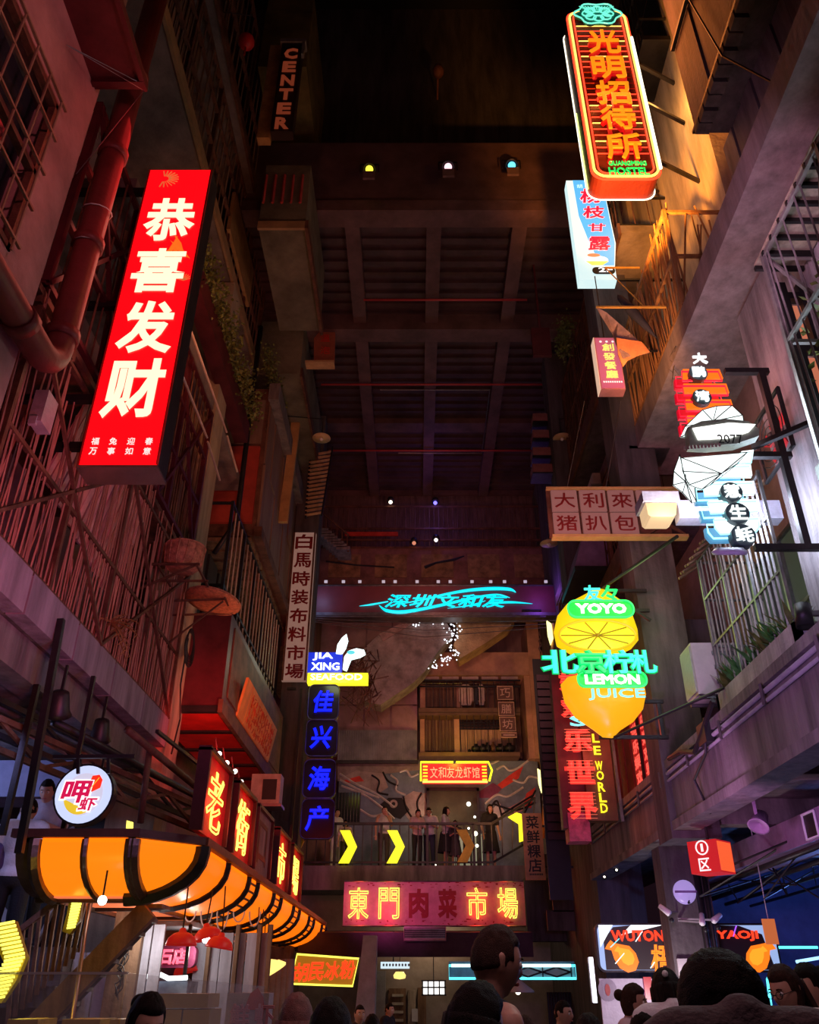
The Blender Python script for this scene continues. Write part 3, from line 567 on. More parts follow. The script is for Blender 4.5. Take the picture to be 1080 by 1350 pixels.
# dark glazed band and white panel deep under the soffit
single('duct', MB().box(-8.5, -4.9, 12.0, 12.8, 3.9, 4.4), mat('blue-grey duct', (.20, .22, .36), .6, .2, 2), 'blue-grey duct across the back of the left under-soffit space', 'duct')
t = root('striped_wall_panel', (-6.6, 13.4, 1.5), 'wall panel with black and white angular stripes behind the two men', 'panel')
MB().box(-8.6, -4.7, 13.4, 13.5, 1.5, 3.85).build('board', black, t)
zs = [((-8.3, 3.6), (-6.9, 3.3), (-5.9, 2.4)), ((-8.3, 3.25), (-7.1, 2.95), (-6.3, 2.2)), ((-8.3, 2.85), (-7.3, 2.6), (-6.7, 1.9)), ((-8.3, 2.4), (-7.5, 2.2), (-7.1, 1.7)), ((-5.7, 3.7), (-5.2, 2.9), (-5.5, 1.9)), ((-5.3, 3.7), (-4.9, 2.9), (-5.1, 1.9)), ((-6.6, 3.8), (-5.9, 3.2), (-5.8, 2.3))]
for a, b, c0 in zs: MB().bar((a[0], 13.38, a[1]), (b[0], 13.38, b[1]), .03, .14).bar((b[0], 13.38, b[1]), (c0[0], 13.38, c0[1]), .03, .14).build('stripe', mat('pale stripe', (.42, .42, .46), .7), t)

# ================================================================== ORANGE CURVED CANOPY
XC, YC, ZT = -2.3, 8.95, PX(250, 1110, -2.3).z
ZT = 2.93; CH = .62; CR = .60
org = root('curved_canopy', (-2.8, 14, 2.2), 'long glowing orange barrel-shaped canopy over the left stalls', 'canopy')
orange = glow('orange acrylic', (1, .165, .003), .95, True); orange_c = glow('orange acrylic corner', (1, .20, .004), .95, True)
prof = [(0, 0)]+[(-.62*(1-math.cos(a)), -.06-.62*math.sin(a)*.95) for a in [i*math.pi/14 for i in range(0, 8)]]   # (inward offset, drop)
prof = [(-.0, -.02)]+[(-.75*(1-math.cos(a)), -.08-.44*math.sin(a)) for a in [i*math.pi/2/7 for i in range(8)]]
def sect_side(y, d=0): return [V((XC+p-d, y, ZT+q)) for p, q in prof]
def sect_front(x, d=0): return [V((x, YC-p+d, ZT+q)) for p, q in prof]
def skin_between(A, B, mm, name, lab=None, thick=.02):
    mb = MB(); n = len(A); vs = A+B; vi = [v+V((0, 0, thick)) for v in vs]
    mb.add(vs+vi, [(i, i+1, n+i+1, n+i) for i in range(n-1)]+[(2*n+i, 2*n+n+i, 2*n+n+i+1, 2*n+i+1) for i in range(n-1)]+[(0, n, 3*n, 2*n), (n-1, 3*n-1, 4*n-1, 2*n-1)], True); return mb.build(name, mm, org, lab)
YE = 23.6
ys = [YC+.0]
# lit panels on the long side (between ribs), narrow barred panels between some
segs = []; y = 9.55
for L_, kind in ((1.25, 'p'), (1.35, 'p'), (.62, 's'), (1.45, 'p'), (.72, 's'), (1.55, 'p'), (.8, 's'), (1.6, 'p'), (.85, 's'), (1.7, 'p'), (.95, 's')):
    segs.append((y, y+L_, kind)); y += L_+.10
for (ya, yb, k) in segs:
    skin_between(sect_side(ya), sect_side(yb), orange, 'light_panel' if k == 'p' else 'barred_light_panel')
    if k == 's':
        for j in range(1, 8):
            q = prof[j]; MB().bar((XC+q[0]+.01, ya, ZT+q[1]-.01), (XC+q[0]+.01, yb, ZT+q[1]-.01), .022).build('glazing_bar', steel_dark, org)
    for yy in (yb+.05,): MB().tube([v+V((.012, 0, -.012)) for v in sect_side(yy)], .048, 6).build('rib', steel_dark, org)
MB().tube([v+V((.012, 0, -.012)) for v in sect_side(9.5)], .09, 6).build('rib', steel_dark, org)
# flat underside panels running inward from the curve
for (ya, yb, k) in segs:
    MB().box(XC-.76-.75, XC-.76, ya, yb, ZT-.525, ZT-.50).build('underside_panel', glow('pink orange acrylic', (1, .22, .08), .6, True), org)
    MB().box(XC-1.5, XC-.72, yb, yb+.10, ZT-.56, ZT-.49).build('rib', steel_dark, org)
# front face toward the camera: corner transition and two panels
corner = []
def mix(a, b, t_): return [p.lerp(q, t_) for p, q in zip(a, b)]
cA = [V((XC+p-.0, YC+.55, ZT+q)) for p, q in prof]; cB = [V((XC-.55, YC-p, ZT+q)) for p, q in prof]
skin_between(cB, cA, orange_c, 'corner_light_panel')
xs_ = [(-3.72, -3.22), (-3.16, -2.88)]
skin_between(sect_front(-3.80), sect_front(-3.38), orange_c, 'light_panel'); skin_between(sect_front(-3.33), sect_front(-2.93), orange_c, 'light_panel')
bronze = mat('dark bronze', (.13, .085, .06), .35, .35, 3, .1, .7)
for x, r in ((-3.86, .06), (-3.355, .035), (-2.89, .06)): MB().tube([v+V((0, -.012, -.012)) for v in sect_front(x)], r, 6).build('rib', bronze, org)
skin_between(sect_front(-4.05), sect_front(-3.9), bronze, 'end_cap')
mb = MB().tube([v+V((.0, -.012, -.012)) for v in cB], .06, 6); mb.build('rib', bronze, org)
MB().bar((-4.1, YC-.03, ZT+.02), (-2.8, YC-.03, ZT+.02), .09, .08).bar((-2.85, YC-.03, ZT+.02), (XC+.03, YC+.55, ZT+.02), .09, .08).bar((XC+.03, YC+.5, ZT+.02), (XC+.03, YE-.6, ZT+.02), .09, .08).build('top_rail', mat('maroon rail', (.10, .03, .03), .5), org)
MB().bar((-4.05, YC+.75, ZT-.52), (-3.0, YC+.75, ZT-.52), .08).bar((-3.05, YC+.76, ZT-.54), (-3.05, YE, ZT-.54), .05).bar((XC-1.52, YC+.76, ZT-.54), (XC-1.52, YE, ZT-.54), .06).build('bottom_rail', bronze, org)
m = MB(); m.box(XC-1.5, XC-.02, 9.6, YE-.3, ZT-.12, ZT-.06); m.box(-4.0, XC-.75, YC+.05, 9.7, ZT-.12, ZT-.06); m.build('top_plate', steel_dark, org)

# ================================================================== SIGNS
def rectY(xl, xr, pt, pb, Y):
    """front-facing upright rectangle: left/right pixel measured at mid height, top/bottom pixel rows"""
    pm = (pt+pb)/2; return XY(xl, pm, Y), XY(xr, pm, Y), ZY(pb, Y), ZY(pt, Y)
def halo(loc, col, e, size=.05): return lamp('POINT', loc, col, e, size=size)

# ---- big red lightbox
Y = 7.8; x0, x1 = -3.80, -2.92; z0, z1 = ZY(612, Y), ZY(224, Y)
t = root('lightbox_sign', ((x0+x1)/2, Y, z0), 'large glowing red lightbox with four cream characters 恭喜发财 on the left', 'sign')
MB().box(x0-.01, x1+.01, Y+.02, Y+.34, z0-.02, z1+.02).build('casing', steel_dark, t)
MB().box(x0, x1, Y, Y+.02, z0, z1).build('face', glow('red acrylic', (1, .002, .006), 1.0, True), t)
MB().box(x0-.02, x1+.02, Y-.015, Y+.36, z0-.05, z0-.02).build('bottom_plate', mat('polished plate', (.55, .45, .4), .25, .2, 3, .05, .9), t)
for a in (x0-.012, x1-.008): MB().box(a, a+.02, Y-.01, Y+.02, z0, z1).build('trim', mat('red trim', (.5, .02, .02), .4), t)
crm = glow('cream acrylic', (1, .93, .62), .95)
H = z1-z0; orange_fig = glow('orange print', (1, .12, .01), 1.0)
for ch, a, b in (('恭', 262, 318), ('喜', 328, 386), ('发', 397, 466), ('财', 473, 552)):
    zt, zb = ZY(a, Y), ZY(b, Y); glyph(ch, ((x0+x1)/2, Y-.004, (zt+zb)/2), FY, .70, (zt-zb), .012, crm, t, bold=.035, shear=.0)
for r_, (s, py) in enumerate((('福兔迎春', 582), ('万事如意', 595))):
    for i, ch in enumerate(s): glyph(ch, (x0+.13+i*.205, Y-.004, ZY(py, Y)), FY, .085, .095, .006, glow('pale print', (1, .8, .75), .9), t, bold=.01)
m = MB()
for k in range(13):
    a = math.radians(100-k*17); c = V((x0+.24, Y-.006, z1-.20)); m.bar(c+V((math.cos(a)*.06, 0, math.sin(a)*.06)), c+V((math.cos(a)*.2, 0, math.sin(a)*.17)), .014, .006)
m.build('firework_print', glow('dull gold print', (.7, .18, .05), .6), t)
m = MB(); c = V((x0+.60, Y-.003, ZY(335, Y)))
for k in range(5): m.prism([(-.03, 0), (0, .22+.03*k), (.04, .10), (.02, -.12)], c+V((k*.06-.12, 0, (k % 2)*.1)), (V((math.cos(.3*k-.5), 0, math.sin(.3*k-.5))), V((-math.sin(.3*k-.5), 0, math.cos(.3*k-.5)))), .004)
m.build('flame_print', orange_fig, t)
m = MB(); c = V((x1-.10, Y-.006, ZY(370, Y)))
for k in range(9): a = math.radians(20+k*18); m.bar(c, c+V((math.cos(a)*.10, 0, math.sin(a)*.12)), .008, .004)
m.build('firework_print', glow('dull gold print', (.7, .18, .05)), t)
br = root('sign_bracket', (-3.9, 7.98, z0+.1), 'black steel arms holding the big red lightbox to the wall', 'bracket')
for py in (252, 402, 525, 588): z = ZY(py, Y+.15); MB().bar((-5.6 if py < 580 else -4.3, Y+.17, z), (x0+.02, Y+.17, z), .09).build('arm', steel_dark, br)
lamp('AREA', ((x0+x1)/2, Y-.25, (z0+z1)/2), (1, .03, .03), 18, ((x0+x1)/2, 0, 6), .8, size_y=4.5)

# ---- hostel neon
Y = 9.0; c0 = V((XY(771, 138, Y), Y, 0)); zt, zb = ZY(17, Y), ZY(236, Y)
xl = (XY(752, 60, Y)+XY(783, 225, Y))/2; xr = (XY(835, 60, Y)+XY(868, 225, Y))/2; xc = (xl+xr)/2; W = xr-xl; H = zt-zb; zc = (zt+zb)/2
t = root('neon_sign', (xc, Y, zb), 'tall rounded red and yellow neon sign with green crest at top right', 'sign')
MB().prism(rrect(W, H, .22), (xc, Y, zc), FY, .42).build('casing', mat('neon casing', (.10, .012, .012), .5, .2, 3), t)
def nt(name, pts, r, mm, closed=True): return MB().tube(pts, r, 6, closed).build(name, mm, t)
n_red = glow('neon red', (1, .05, .02), 1.6); n_yel = glow('neon warm yellow', (1, .66, .12), 1.6); n_wht = glow('neon warm white', (1, .93, .70), 2.0); n_grn = glow('neon green', (.0, .75, .12), .9)
nt('neon_border', inplane((xc, Y, zc), FY, rrect(W-.06, H-.06, .2), .03), .022, n_yel)
nt('neon_border', inplane((xc, Y, zc), FY, rrect(W-.20, H-.20, .15), .03), .016, n_red)
nt('neon_border', inplane((xc, Y, zc), FY, rrect(W+.02, H+.02, .22), -.0), .020, n_red)
nt('neon_border', inplane((xc, Y, zc), FY, rrect(W+.03, H+.03, .22), -.40), .013, n_wht)
nt('neon_edge', [(xr+.005, Y-.05, zt-.9), (xr+.005, Y-.05, zb+.2)], .026, n_wht, False); nt('neon_edge', [(xl-.01, Y+.35, zt-2.6), (xl-.01, Y+.35, zb+.2)], .020, glow('neon lime', (.75, 1, .25), 1.8), False)
for i in range(24):
    z = zt-.5-i*(H-1.1)/23; mm = n_yel if i % 3 == 0 else n_red
    if i in (9, 10, 11, 12): mm = redpaint
    nt('neon_stripe', [(xl+.13, Y-.03, z), (xr-.13, Y-.03, z)], .011, mm, False)
org_l = glow('neon orange letter', (1, .24, .006), 1.0); red_s = glow('red letter side', (.6, .004, .006), .7)
for ch, a, b in (('光', 40, 72), ('明', 75, 105), ('招', 107, 139), ('待', 140, 172), ('所', 176, 212)):
    za, zb_ = ZY(a, Y-.1), ZY(b, Y-.1); glyph(ch, (xc, Y-.10, (za+zb_)/2), FY, .60, (za-zb_)*.95, .04, org_l, t, bold=.022); glyph(ch, (xc+.005, Y-.02, (za+zb_)/2-.05), FY, .62, (za-zb_)*.95, .07, red_s, t, name='character_side', bold=.03)
for s, a, b, ww in (('GUANGMING', 211.5, 218, .62), ('HOSTEL', 219.5, 231, .66)): za, zb_ = ZY(a+1, Y-.12), ZY(b+1, Y-.12); glyph(s, (xc, Y-.12, (za+zb_)/2), FY, ww, (za-zb_)*.9, .02, n_grn, t, name='lettering', bold=.035)
cz = ZY(25, Y); cg = glow('neon mint', (.18, 1, .72), .85)
MB().prism([(.40*math.cos(a)*(1+.12*math.cos(6*a)), .31*math.sin(a)*(1+.12*math.cos(6*a))) for a in [k*math.pi/24 for k in range(48)]], (xc, Y-.08, cz), FY, .05).build('crest', mat('crest backing', (.02, .22, .18), .5), t)
m = MB()
for k in range(8): a = k*math.pi/4; m.tube(inplane((xc, Y, cz), FY, [(.2*math.cos(a)+.10*math.cos(b), .15*math.sin(a)+.09*math.sin(b)) for b in [j*math.pi/5 for j in range(10)]], .10), .014, 5, True)
m.tube(inplane((xc, Y, cz), FY, [(.42*math.cos(a)*(1+.1*math.cos(6*a)), .33*math.sin(a)*(1+.1*math.cos(6*a))) for a in [k*math.pi/18 for k in range(36)]], .10), .016, 5, True)
for k in range(-6, 7): m.tube(inplane((xc, Y, cz), FY, [(k*.03, .12), (k*.055, .25)], .10), .008, 4)
m.build('crest_neon', cg, t)
for z in (zt-1.2, zc, zb+.8): MB().bar((xr, Y+.2, z), (4.95, Y+.6, z-.1), .06).build('arm', steel_dark, t)
lamp('AREA', (xc, Y-.3, zc), (1, .25, .05), 90, (xc, -4, 8), .8, size_y=4)
lamp('POINT', (xr+.35, Y+.2, zc), (1, .45, .1), 60, size=.3)

# ---- blue lightbox
Y = 11.0; zt, zb = ZY(238, Y), ZY(369, Y)
ptsx = [(748, 238), (790, 238), (812, 321), (806, 350), (803, 350), (802, 369), (768, 369)]
pp = [PY(a, b, Y) for a, b in ptsx]; x_mid = (pp[0].x+pp[6].x)/2
t = root('lightbox_sign', (pp[3].x-.3, Y, zb), 'pale blue dessert lightbox with red brush characters and 2F tag', 'sign')
o0 = V((0, Y, 0)); xa = pp[6].x; xb = pp[2].x
poly = [(xa-.05, zt), (pp[1].x+.06, zt), (xb, ZY(321, Y)), (xb-.09, ZY(352, Y)), (xb-.09, zb), (xa-.05, zb)]
MB().prism(poly, (0, Y, 0), FY, .22).build('casing', glow('pale acrylic', (.62, .85, .86), .85), t)
blue = [(xa+.08, zt), (pp[1].x+.05, zt), (xb-.02, ZY(321, Y)), (xb-.1, ZY(350, Y)), (xb-.35, ZY(350, Y)), (xa+.22, ZY(318, Y)), (xa+.10, ZY(285, Y))]
MB().prism(blue, (0, Y-.006, 0), FY, .005).build('blue_print', glow('sky blue print', (.08, .42, .9), .9), t)
xm = (xa+xb)/2+.03
for i, (ch, a, b) in enumerate((('杨', 249, 269), ('枝', 272, 289), ('甘', 295, 306), ('露', 312, 331))):
    za, zb_ = ZY(a, Y), ZY(b, Y); 
    glyph(ch, (xm+.01*i, Y-.008, (za+zb_)/2), FY, .44 if ch != '甘' else .34, za-zb_, .004, glow('pink outline print', (1, .62, .7), .9), t, name='character_outline', bold=.06, shear=.15)
    glyph(ch, (xm+.01*i, Y-.014, (za+zb_)/2), FY, .42 if ch != '甘' else .32, (za-zb_)*.95, .004, glow('crimson print', (.95, .01, .05), .9), t, bold=.03, shear=.15)
for i, ch in enumerate('胡易'): glyph(ch, (xa+.2+.22*i, Y-.008, ZY(246, Y)), FY, .11, .11, .004, glow('mint print', (.5, .9, .8), .9), t, bold=.01)
MB().disc((xm-.08, Y-.008, ZY(343, Y)), FY, .22, .004, ry=.11).build('bowl_print', glow('bowl print', (.75, .85, .9), .9), t)
MB().disc((xm-.12, Y-.014, ZY(337, Y)), FY, .12, .004, ry=.045).build('bowl_print', glow('brown print', (.6, .25, .12), .8), t)
MB().prism([(-.2, 0), (.22, 0), (.1, -.10), (-.1, -.10)], (xm-.08, Y-.012, ZY(345, Y)), FY, .004).build('bowl_print', glow('yellow print', (.85, .75, .15), .85), t)
MB().prism(rrect(.42, .17, .08), (xm+.02, Y-.02, ZY(357.5, Y)), FY, .012).build('floor_tag', black, t); glyph('2F', (xm+.05, Y-.034, ZY(357.5, Y)), FY, .26, .12, .006, glow('white print', (1, 1, 1), 1), t, name='lettering', bold=.03)
MB().bar((xb-.1, Y+.1, zb+.1), (5.0, Y+.1, zb+.1), .04).bar((xb-.1, Y+.1, zt-.4), (5.0, Y+.1, zt-.4), .04).build('arm', steel_dark, t)
t = root('sign_bracket', PY(815, 352, 10.6), 'thin yellow bracket rods in front of the blue lightbox', 'bracket')
a = PY(798, 353, 10.6); MB().bar(a, (4.0, 10.6, a.z), .025).bar(a, (4.0, 10.8, a.z-.7), .015).build('rod', mat('yellow rod', (.6, .35, .08), .5), t)

# ---- pink lightbox
Y = 10.4; zt, zb = ZY(445, Y), ZY(513, Y); xl = XY(788, 480, Y); xr = XY(820, 480, Y); xc = (xl+xr)/2
t = root('lightbox_sign', (xc, Y, zb), 'small pink lightbox with four yellow characters beside the torn cloth', 'sign')
pinkf = glow('pink acrylic', (.50, .10, .16), .75)
MB().box(xl, xr, Y, Y+.2, zb, zt).build('casing', mat('pink casing', (.45, .18, .2), .5), t); MB().box(xl+.015, xr-.015, Y-.012, Y, zb+.02, zt-.02).build('face', pinkf, t)
MB().box(xl-.012, xl, Y, Y+.2, zb, zt).build('side_face', glow('cream side', (.8, .5, .35), .7), t)
for ch, a, b in (('創', 454, 464), ('發', 466, 476), ('餐', 477.5, 488), ('廳', 489, 500)): za, zb_ = ZY(a, Y), ZY(b, Y); glyph(ch, (xc+.005, Y-.02, (za+zb_)/2), FY, .20, (za-zb_)*.98, .008, glow('yellow letters', (.85, .78, .16), .85), t, bold=.03)
for i in range(3): MB().disc((xc-.1+.1*i, Y-.014, ZY(451, Y)), FY, .022, .003, 8).build('dot_print', glow('pale print', (1, .8, .75)), t)
for k in range(9): MB().box(xl+.05+k*.035, xl+.072+k*.035, Y-.016, Y-.012, ZY(505, Y), ZY(503, Y)).build('small_print', glow('pale print', (1, .8, .75)), t)
MB().bar((xr, Y+.1, zt-.2), (4.0, Y+.1, zt-.2), .03).bar((xc, Y+.1, zt), (xc, Y+.1, zt+1.5), .015).build('arm', steel_dark, t)

# ---- square tile sign
Y = 11.9; zt, zb = ZY(645, Y), ZY(705, Y); cw = (XY(780, 675, Y)-XY(742, 675, Y))
t = root('tile_sign', (XY(790, 675, Y), Y, zb), 'hanging sign of square cream tiles with maroon characters beside the floodlight', 'sign')
X0 = XY(724, 660, Y)+.02; hh = (zt-zb)/2; rows = ('大利來記', '猪扒包')
for r_, row in enumerate(rows):
    for i, ch in enumerate(row):
        xx = X0+cw*(i+.5); zz = zt-hh*(r_+.5)
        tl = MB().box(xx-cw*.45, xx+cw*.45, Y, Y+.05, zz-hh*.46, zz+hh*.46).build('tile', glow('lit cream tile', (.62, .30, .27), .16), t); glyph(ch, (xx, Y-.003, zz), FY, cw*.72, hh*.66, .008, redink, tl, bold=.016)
MB().box(X0-.05, X0+cw*4.1, Y+.05, Y+.12, zb, zt+.02).build('backing', rust, t)
yb_ = mat('brass bar', (.55, .36, .14), .5, .2, 3)
MB().box(X0-.02, X0+cw*4.6, Y-.03, Y+.12, zb-.05, zb).build('bottom_bar', yb_, t); MB().box(X0-.05, X0+cw*4.6, Y-.02, Y+.1, zt, zt+.04).build('top_bar', yb_, t)
MB().bar((X0+cw*3.2, Y, zb), (X0+cw*4.5, Y, zb+hh), .04).bar((X0+cw*4.5, Y, zb), (X0+cw*3.4, Y, zb+hh), .04).build('cross_brace', rust, t)
for xx in (X0+.3, X0+cw*2): MB().bar((xx, Y+.05, zt), (xx+.5, Y+.05, zt+1.9), .012).build('stay_wire', steel, t)

# ---- oyster sign, orange top, white faceted shell, blue bottom
Y = 8.0
t = root('neon_sign', PY(948, 600, Y), 'tall white, orange and cyan neon sign of stacked bars and a faceted shell', 'sign')
def P8(a, b, d=0): return PY(a, b, Y-d)
def polyY(pts, d, th, name, mm, lab=None):
    mb = MB(); ps = [P8(a, b) for a, b in pts]; mb.prism([(p.x, p.z) for p in ps], (0, Y-d, 0), FY, th); return mb.build(name, mm, t, lab)
def outline(pts, d, r, name, mm): return MB().tube([P8(a, b, d) for a, b in pts], r, 5, True).build(name, mm, t)
orp = glow('orange bar face', (1, .16, .008), 1.0); rdn = glow('oyster red neon', (1, .01, .03), 1.5); whp = glow('cold white face', (.9, 1, 1), 1.35, True); cyn = glow('cyan white neon', (.35, .95, 1), 1.5)
for pts in ([(899, 490), (947, 490), (952, 502), (900, 502)], [(900, 509), (956, 509), (960, 521), (902, 521)], [(903, 530), (962, 530), (966, 542), (905, 542)], [(905, 551), (932, 551), (928, 563), (907, 563)]):
    polyY(pts, .05, .05, 'orange_bar', orp); outline(pts, .06, .014, 'neon_outline', rdn)
    polyY([(a-8, b+6) for a, b in pts], -.06, .05, 'red_bar', glow('deep red face', (.55, .004, .02), .8)); outline([(a-8, b+7) for a, b in pts], -.04, .010, 'neon_outline', rdn)
cybars = ([(976, 598), (992, 596), (990, 610), (974, 611)], [(952, 616), (988, 615), (990, 629), (950, 630)], [(927, 639), (992, 637), (994, 652), (929, 654)], [(933, 663), (997, 661), (999, 675), (937, 677)], [(941, 686), (1000, 684), (1001, 695), (995, 703), (950, 704), (943, 696)])
for pts in cybars:
    polyY(pts, .05, .05, 'white_bar', whp); outline([(a, b) for a, b in pts], .06, .012, 'neon_outline', cyn)
    q = [(a-9, b+6) for a, b in pts]; polyY(q, -.08, .05, 'blue_bar', glow('blue bar face', (.08, .30, .52), .7)); outline(q, -.07, .012, 'neon_outline', cyn)
discs = ((922, 492, '大', None), (921, 491, '鹏', 13), (926, 523, '湾', 13), (965, 648, '惹', 14), (973, 676, '生', 15), (981, 705, '蚝', 15))
for i, (a, b, ch, r_) in enumerate(discs):
    if r_ is None: a, b = 922, 474
    p = P8(a, b, .12); R_ = .115
    if r_: MB().disc(p, FY, R_*(r_/13), .12, 20).build('round_plate', mat('dark plate', (.06, .10, .11), .4, 0), t); glyph(ch, p, FY, .17*(r_/13), .16*(r_/13), .03, glow('white letter', (.93, 1, 1), 2.0), t, bold=.03)
    else: glyph(ch, p, FY, .19, .17, .04, glow('white letter', (.93, 1, 1)), t, bold=.05)
shell_u = [(897, 577), (903, 563), (926, 541), (945, 536), (965, 535), (979, 548), (983, 572), (984, 578)]
shell_l = [(898, 604), (985, 597), (972, 612), (952, 628), (936, 640), (925, 646), (908, 640), (900, 622)]
shell_w = [(896, 600), (888, 622), (887, 640), (900, 650), (912, 664), (918, 662), (915, 640), (903, 615)]
shm = glow('shell white', (.88, 1, .97), 1.25, True)
def facets(pts, d, ctr, bulge, name):
    ps = [P8(a, b, d) for a, b in pts]; c = P8(ctr[0], ctr[1], d+bulge); n = len(ps)
    mb = MB().add(ps+[c], [(i, (i+1) % n, n) for i in range(n)]+[tuple(range(n-1, -1, -1))]); mb.build(name, shm, t)
    lm = MB(); [lm.tube([p+V((0, -.012, 0)), c+V((0, -.012, 0))], .006, 4) for p in ps]; lm.tube([p+V((0, -.012, 0)) for p in ps], .006, 4, True); lm.build('facet_line', steel_dark, t)
facets(shell_u, .16, (940, 556), .12, 'shell_half'); facets(shell_l, .10, (951, 625), .10, 'shell_half'); facets(shell_w, .06, (904, 636), .06, 'shell_tail')
ring = [(897, 583), (915, 575), (945, 572), (975, 575), (989, 585), (989, 594), (960, 604), (925, 607), (900, 606)]
polyY(ring, .30, .14, 'shell_band', mat('grey-green band', (.40, .43, .38), .5, .2, 6))
polyY([(903, 585), (950, 578), (984, 580), (975, 590), (950, 598), (910, 600)], .315, .01, 'lit_plate', glow('white plate', (1, 1, .97), 1.5))
p = P8(966, 578, .33); glyph('2077', p+V((-.03, 0, -.01)), FY, .28, .12, .008, steel_dark, t, name='lettering', bold=.0)
p = P8(929, 590, .33); [MB().box(p.x-.24+.04*k, p.x-.215+.04*k, p.y-.006, p.y, p.z-.03+.004*k, p.z+.02+.004*k).build('small_print', mat('faded print', (.6, .35, .38), .5, 0), t) for k in range(11)]
for pts in (((955, 488), (1022, 492)), ((985, 600), (1062, 601)), ((995, 722), (1085, 722))):
    a, b = P8(*pts[0], -.05), P8(*pts[1], -.05); MB().bar((a.x, Y+.05, (a.z+b.z)/2), (4.66 if pts[0][1] > 700 else 4.4, Y+.05, (a.z+b.z)/2), .07).build('arm', steel_dark, t)
MB().bar((4.30, Y+.05, ZY(488, Y)), (4.30, Y+.05, ZY(722, Y)), .08).bar(P8(992, 590, -.05), (4.6, 7.4, ZY(560, 7.6)), .06).build('arm', steel_dark, t)
c = P8(962, 728, .02); MB().lathe([(.001, .05), (.14, .05), (.19, 0), (.17, -.03), (.10, -.01), (.001, -.01)], c, 20, V((0, -.5, 1))).build('lower_dish', mat('lilac dish', (.5, .45, .65), .4), t)
lamp('AREA', (3.5, Y-.35, 6.6), (.75, .95, 1), 40, (3.5, 2, 5.0), .6, size_y=1.6)
lamp('POINT', (4.0, Y+.35, 6.4), (.7, .80, 1), 85, size=.3); lamp('POINT', (3.6, Y+.4, 8.0), (1, .3, .25), 25, size=.3)

# ---- lemon sign
Y = 12.0
t = root('neon_sign', PY(790, 870, Y), 'giant yellow lemon sign cut in half with green and cyan neon lettering', 'sign')
def P12(a, b, d=0): return PY(a, b, Y-d)
lem = glow('lemon yellow', (.92, .62, .006), .80, True); lem2 = glow('lemon orange', (.95, .42, .008), .80, True)
def lemon_half(pts, mm, name, depth=.55, cut=None):
    ps = [P12(a, b) for a, b in pts]; n = len(ps); cx = sum(p.x for p in ps)/n; cz_ = sum(p.z for p in ps)/n; vs = []; R = 6
    for k in range(R+1):
        f = math.cos(k/R*math.pi/2); d = math.sin(k/R*math.pi/2)*depth/2
        vs += [V((cx+(p.x-cx)*f, Y-d, cz_+(p.z-cz_)*f)) for p in ps]
    fs = [(k*n+i, k*n+(i+1) % n, (k+1)*n+(i+1) % n, (k+1)*n+i) for k in range(R) for i in range(n)]
    vb = [V((v.x, 2*Y-v.y, v.z)) for v in vs]
    return MB().add(vs, fs, True).add(vb, [tuple(reversed(f)) for f in fs], True).build(name, mm, t)
lemon_half([(771, 784), (781, 778), (794, 777), (806, 784), (822, 795), (834, 812), (841, 832), (842, 844), (832, 856), (812, 866), (785, 868), (755, 864), (734, 852), (730, 834), (735, 812), (748, 796)], lem, 'lemon_top')
lemon_half([(739, 903), (748, 893), (775, 886), (820, 888), (849, 900), (852, 915), (848, 935), (835, 952), (818, 963), (808, 973), (796, 972), (783, 962), (758, 945), (744, 925)], lem2, 'lemon_bottom')
c = P12(788, 838, .30); slice_m = glow('lemon flesh', (.95, .80, .01), .85)
MB().disc(c, FY, .56, .05, 28, ry=.23).build('lemon_slice', slice_m, t)
m = MB(); m.tube([c+V((.58*math.cos(a), -.02, .25*math.sin(a))) for a in [k*math.pi/16 for k in range(32)]], .018, 6, True); m.build('slice_rim', glow('rim', (.8, .5, .01), .7), t)
m = MB()
for k in range(10): a = k*math.pi/5; m.tube([c+V((0, -.012, 0)), c+V((.55*math.cos(a), -.012, .22*math.sin(a)))], .009, 4)
m.ball(c+V((0, -.02, 0)), .03); m.build('slice_segment_line', mat('olive line', (.35, .22, .01), .5, 0), t)
gp = glow('green plate', (.0, .62, .06), .85)
def bandplate(px, py, w_, h_, curve=0):
    p = P12(px, py, .36); MB().prism(rrect(w_, h_, h_*.48), p, FY, .08).build('letter_plate', gp, t); MB().tube(inplane(p, FY, rrect(w_+.02, h_+.02, h_*.5), .02), .016, 5, True).build('neon_outline', glow('neon bright green', (.02, 1, .15), 1.2), t); return p
wl = glow('warm white letter', (1, 1, .82), 1.6)
p = bandplate(792, 803, .98, .25); glyph('YOYO', p, FY, .78, .17, .05, wl, t, name='lettering', bold=.06)
p = bandplate(807, 896, .98, .20); glyph('LEMON', p, FY, .80, .16, .05, wl, t, name='lettering', bold=.05)
mint = glow('mint letter', (.05, .95, .70), 1.0)
for i, (ch, a) in enumerate((('友', 781), ('々', 803))): glyph(ch, P12(a, 783, .30), FY, .28, .27, .05, mint if i == 0 else glow('pure green letter', (.01, .9, .18), .9), t, bold=.03); 
for i, (ch, a, w_, mm) in enumerate((('北', 738, .55, mint), ('京', 778, .48, glow('pure green letter', (.01, .9, .18))), ('柠', 815, .46, mint), ('札', 848, .38, mint))):
    glyph(ch, P12(a, 873, .40+.02*i), FY, w_, .36, .06, mm, t, bold=.035); glyph(ch, P12(a, 873, .39+.02*i), FY, w_+.04, .38, .01, None or glow('green edge', (.0, .5, .1), .8), t, name='character_edge', bold=.07)
glyph('JUICE', P12(813, 916, .38), FY, .82, .17, .04, glow('aqua letter', (.25, .95, 1), .95), t, name='lettering', bold=.02)
for z_ in (779, 805, 925, 972): p = P12(835, z_, -.1); MB().bar((p.x-.5, Y+.1, p.z), (3.7, Y+.1, p.z), .05).build('arm', steel_dark, t)
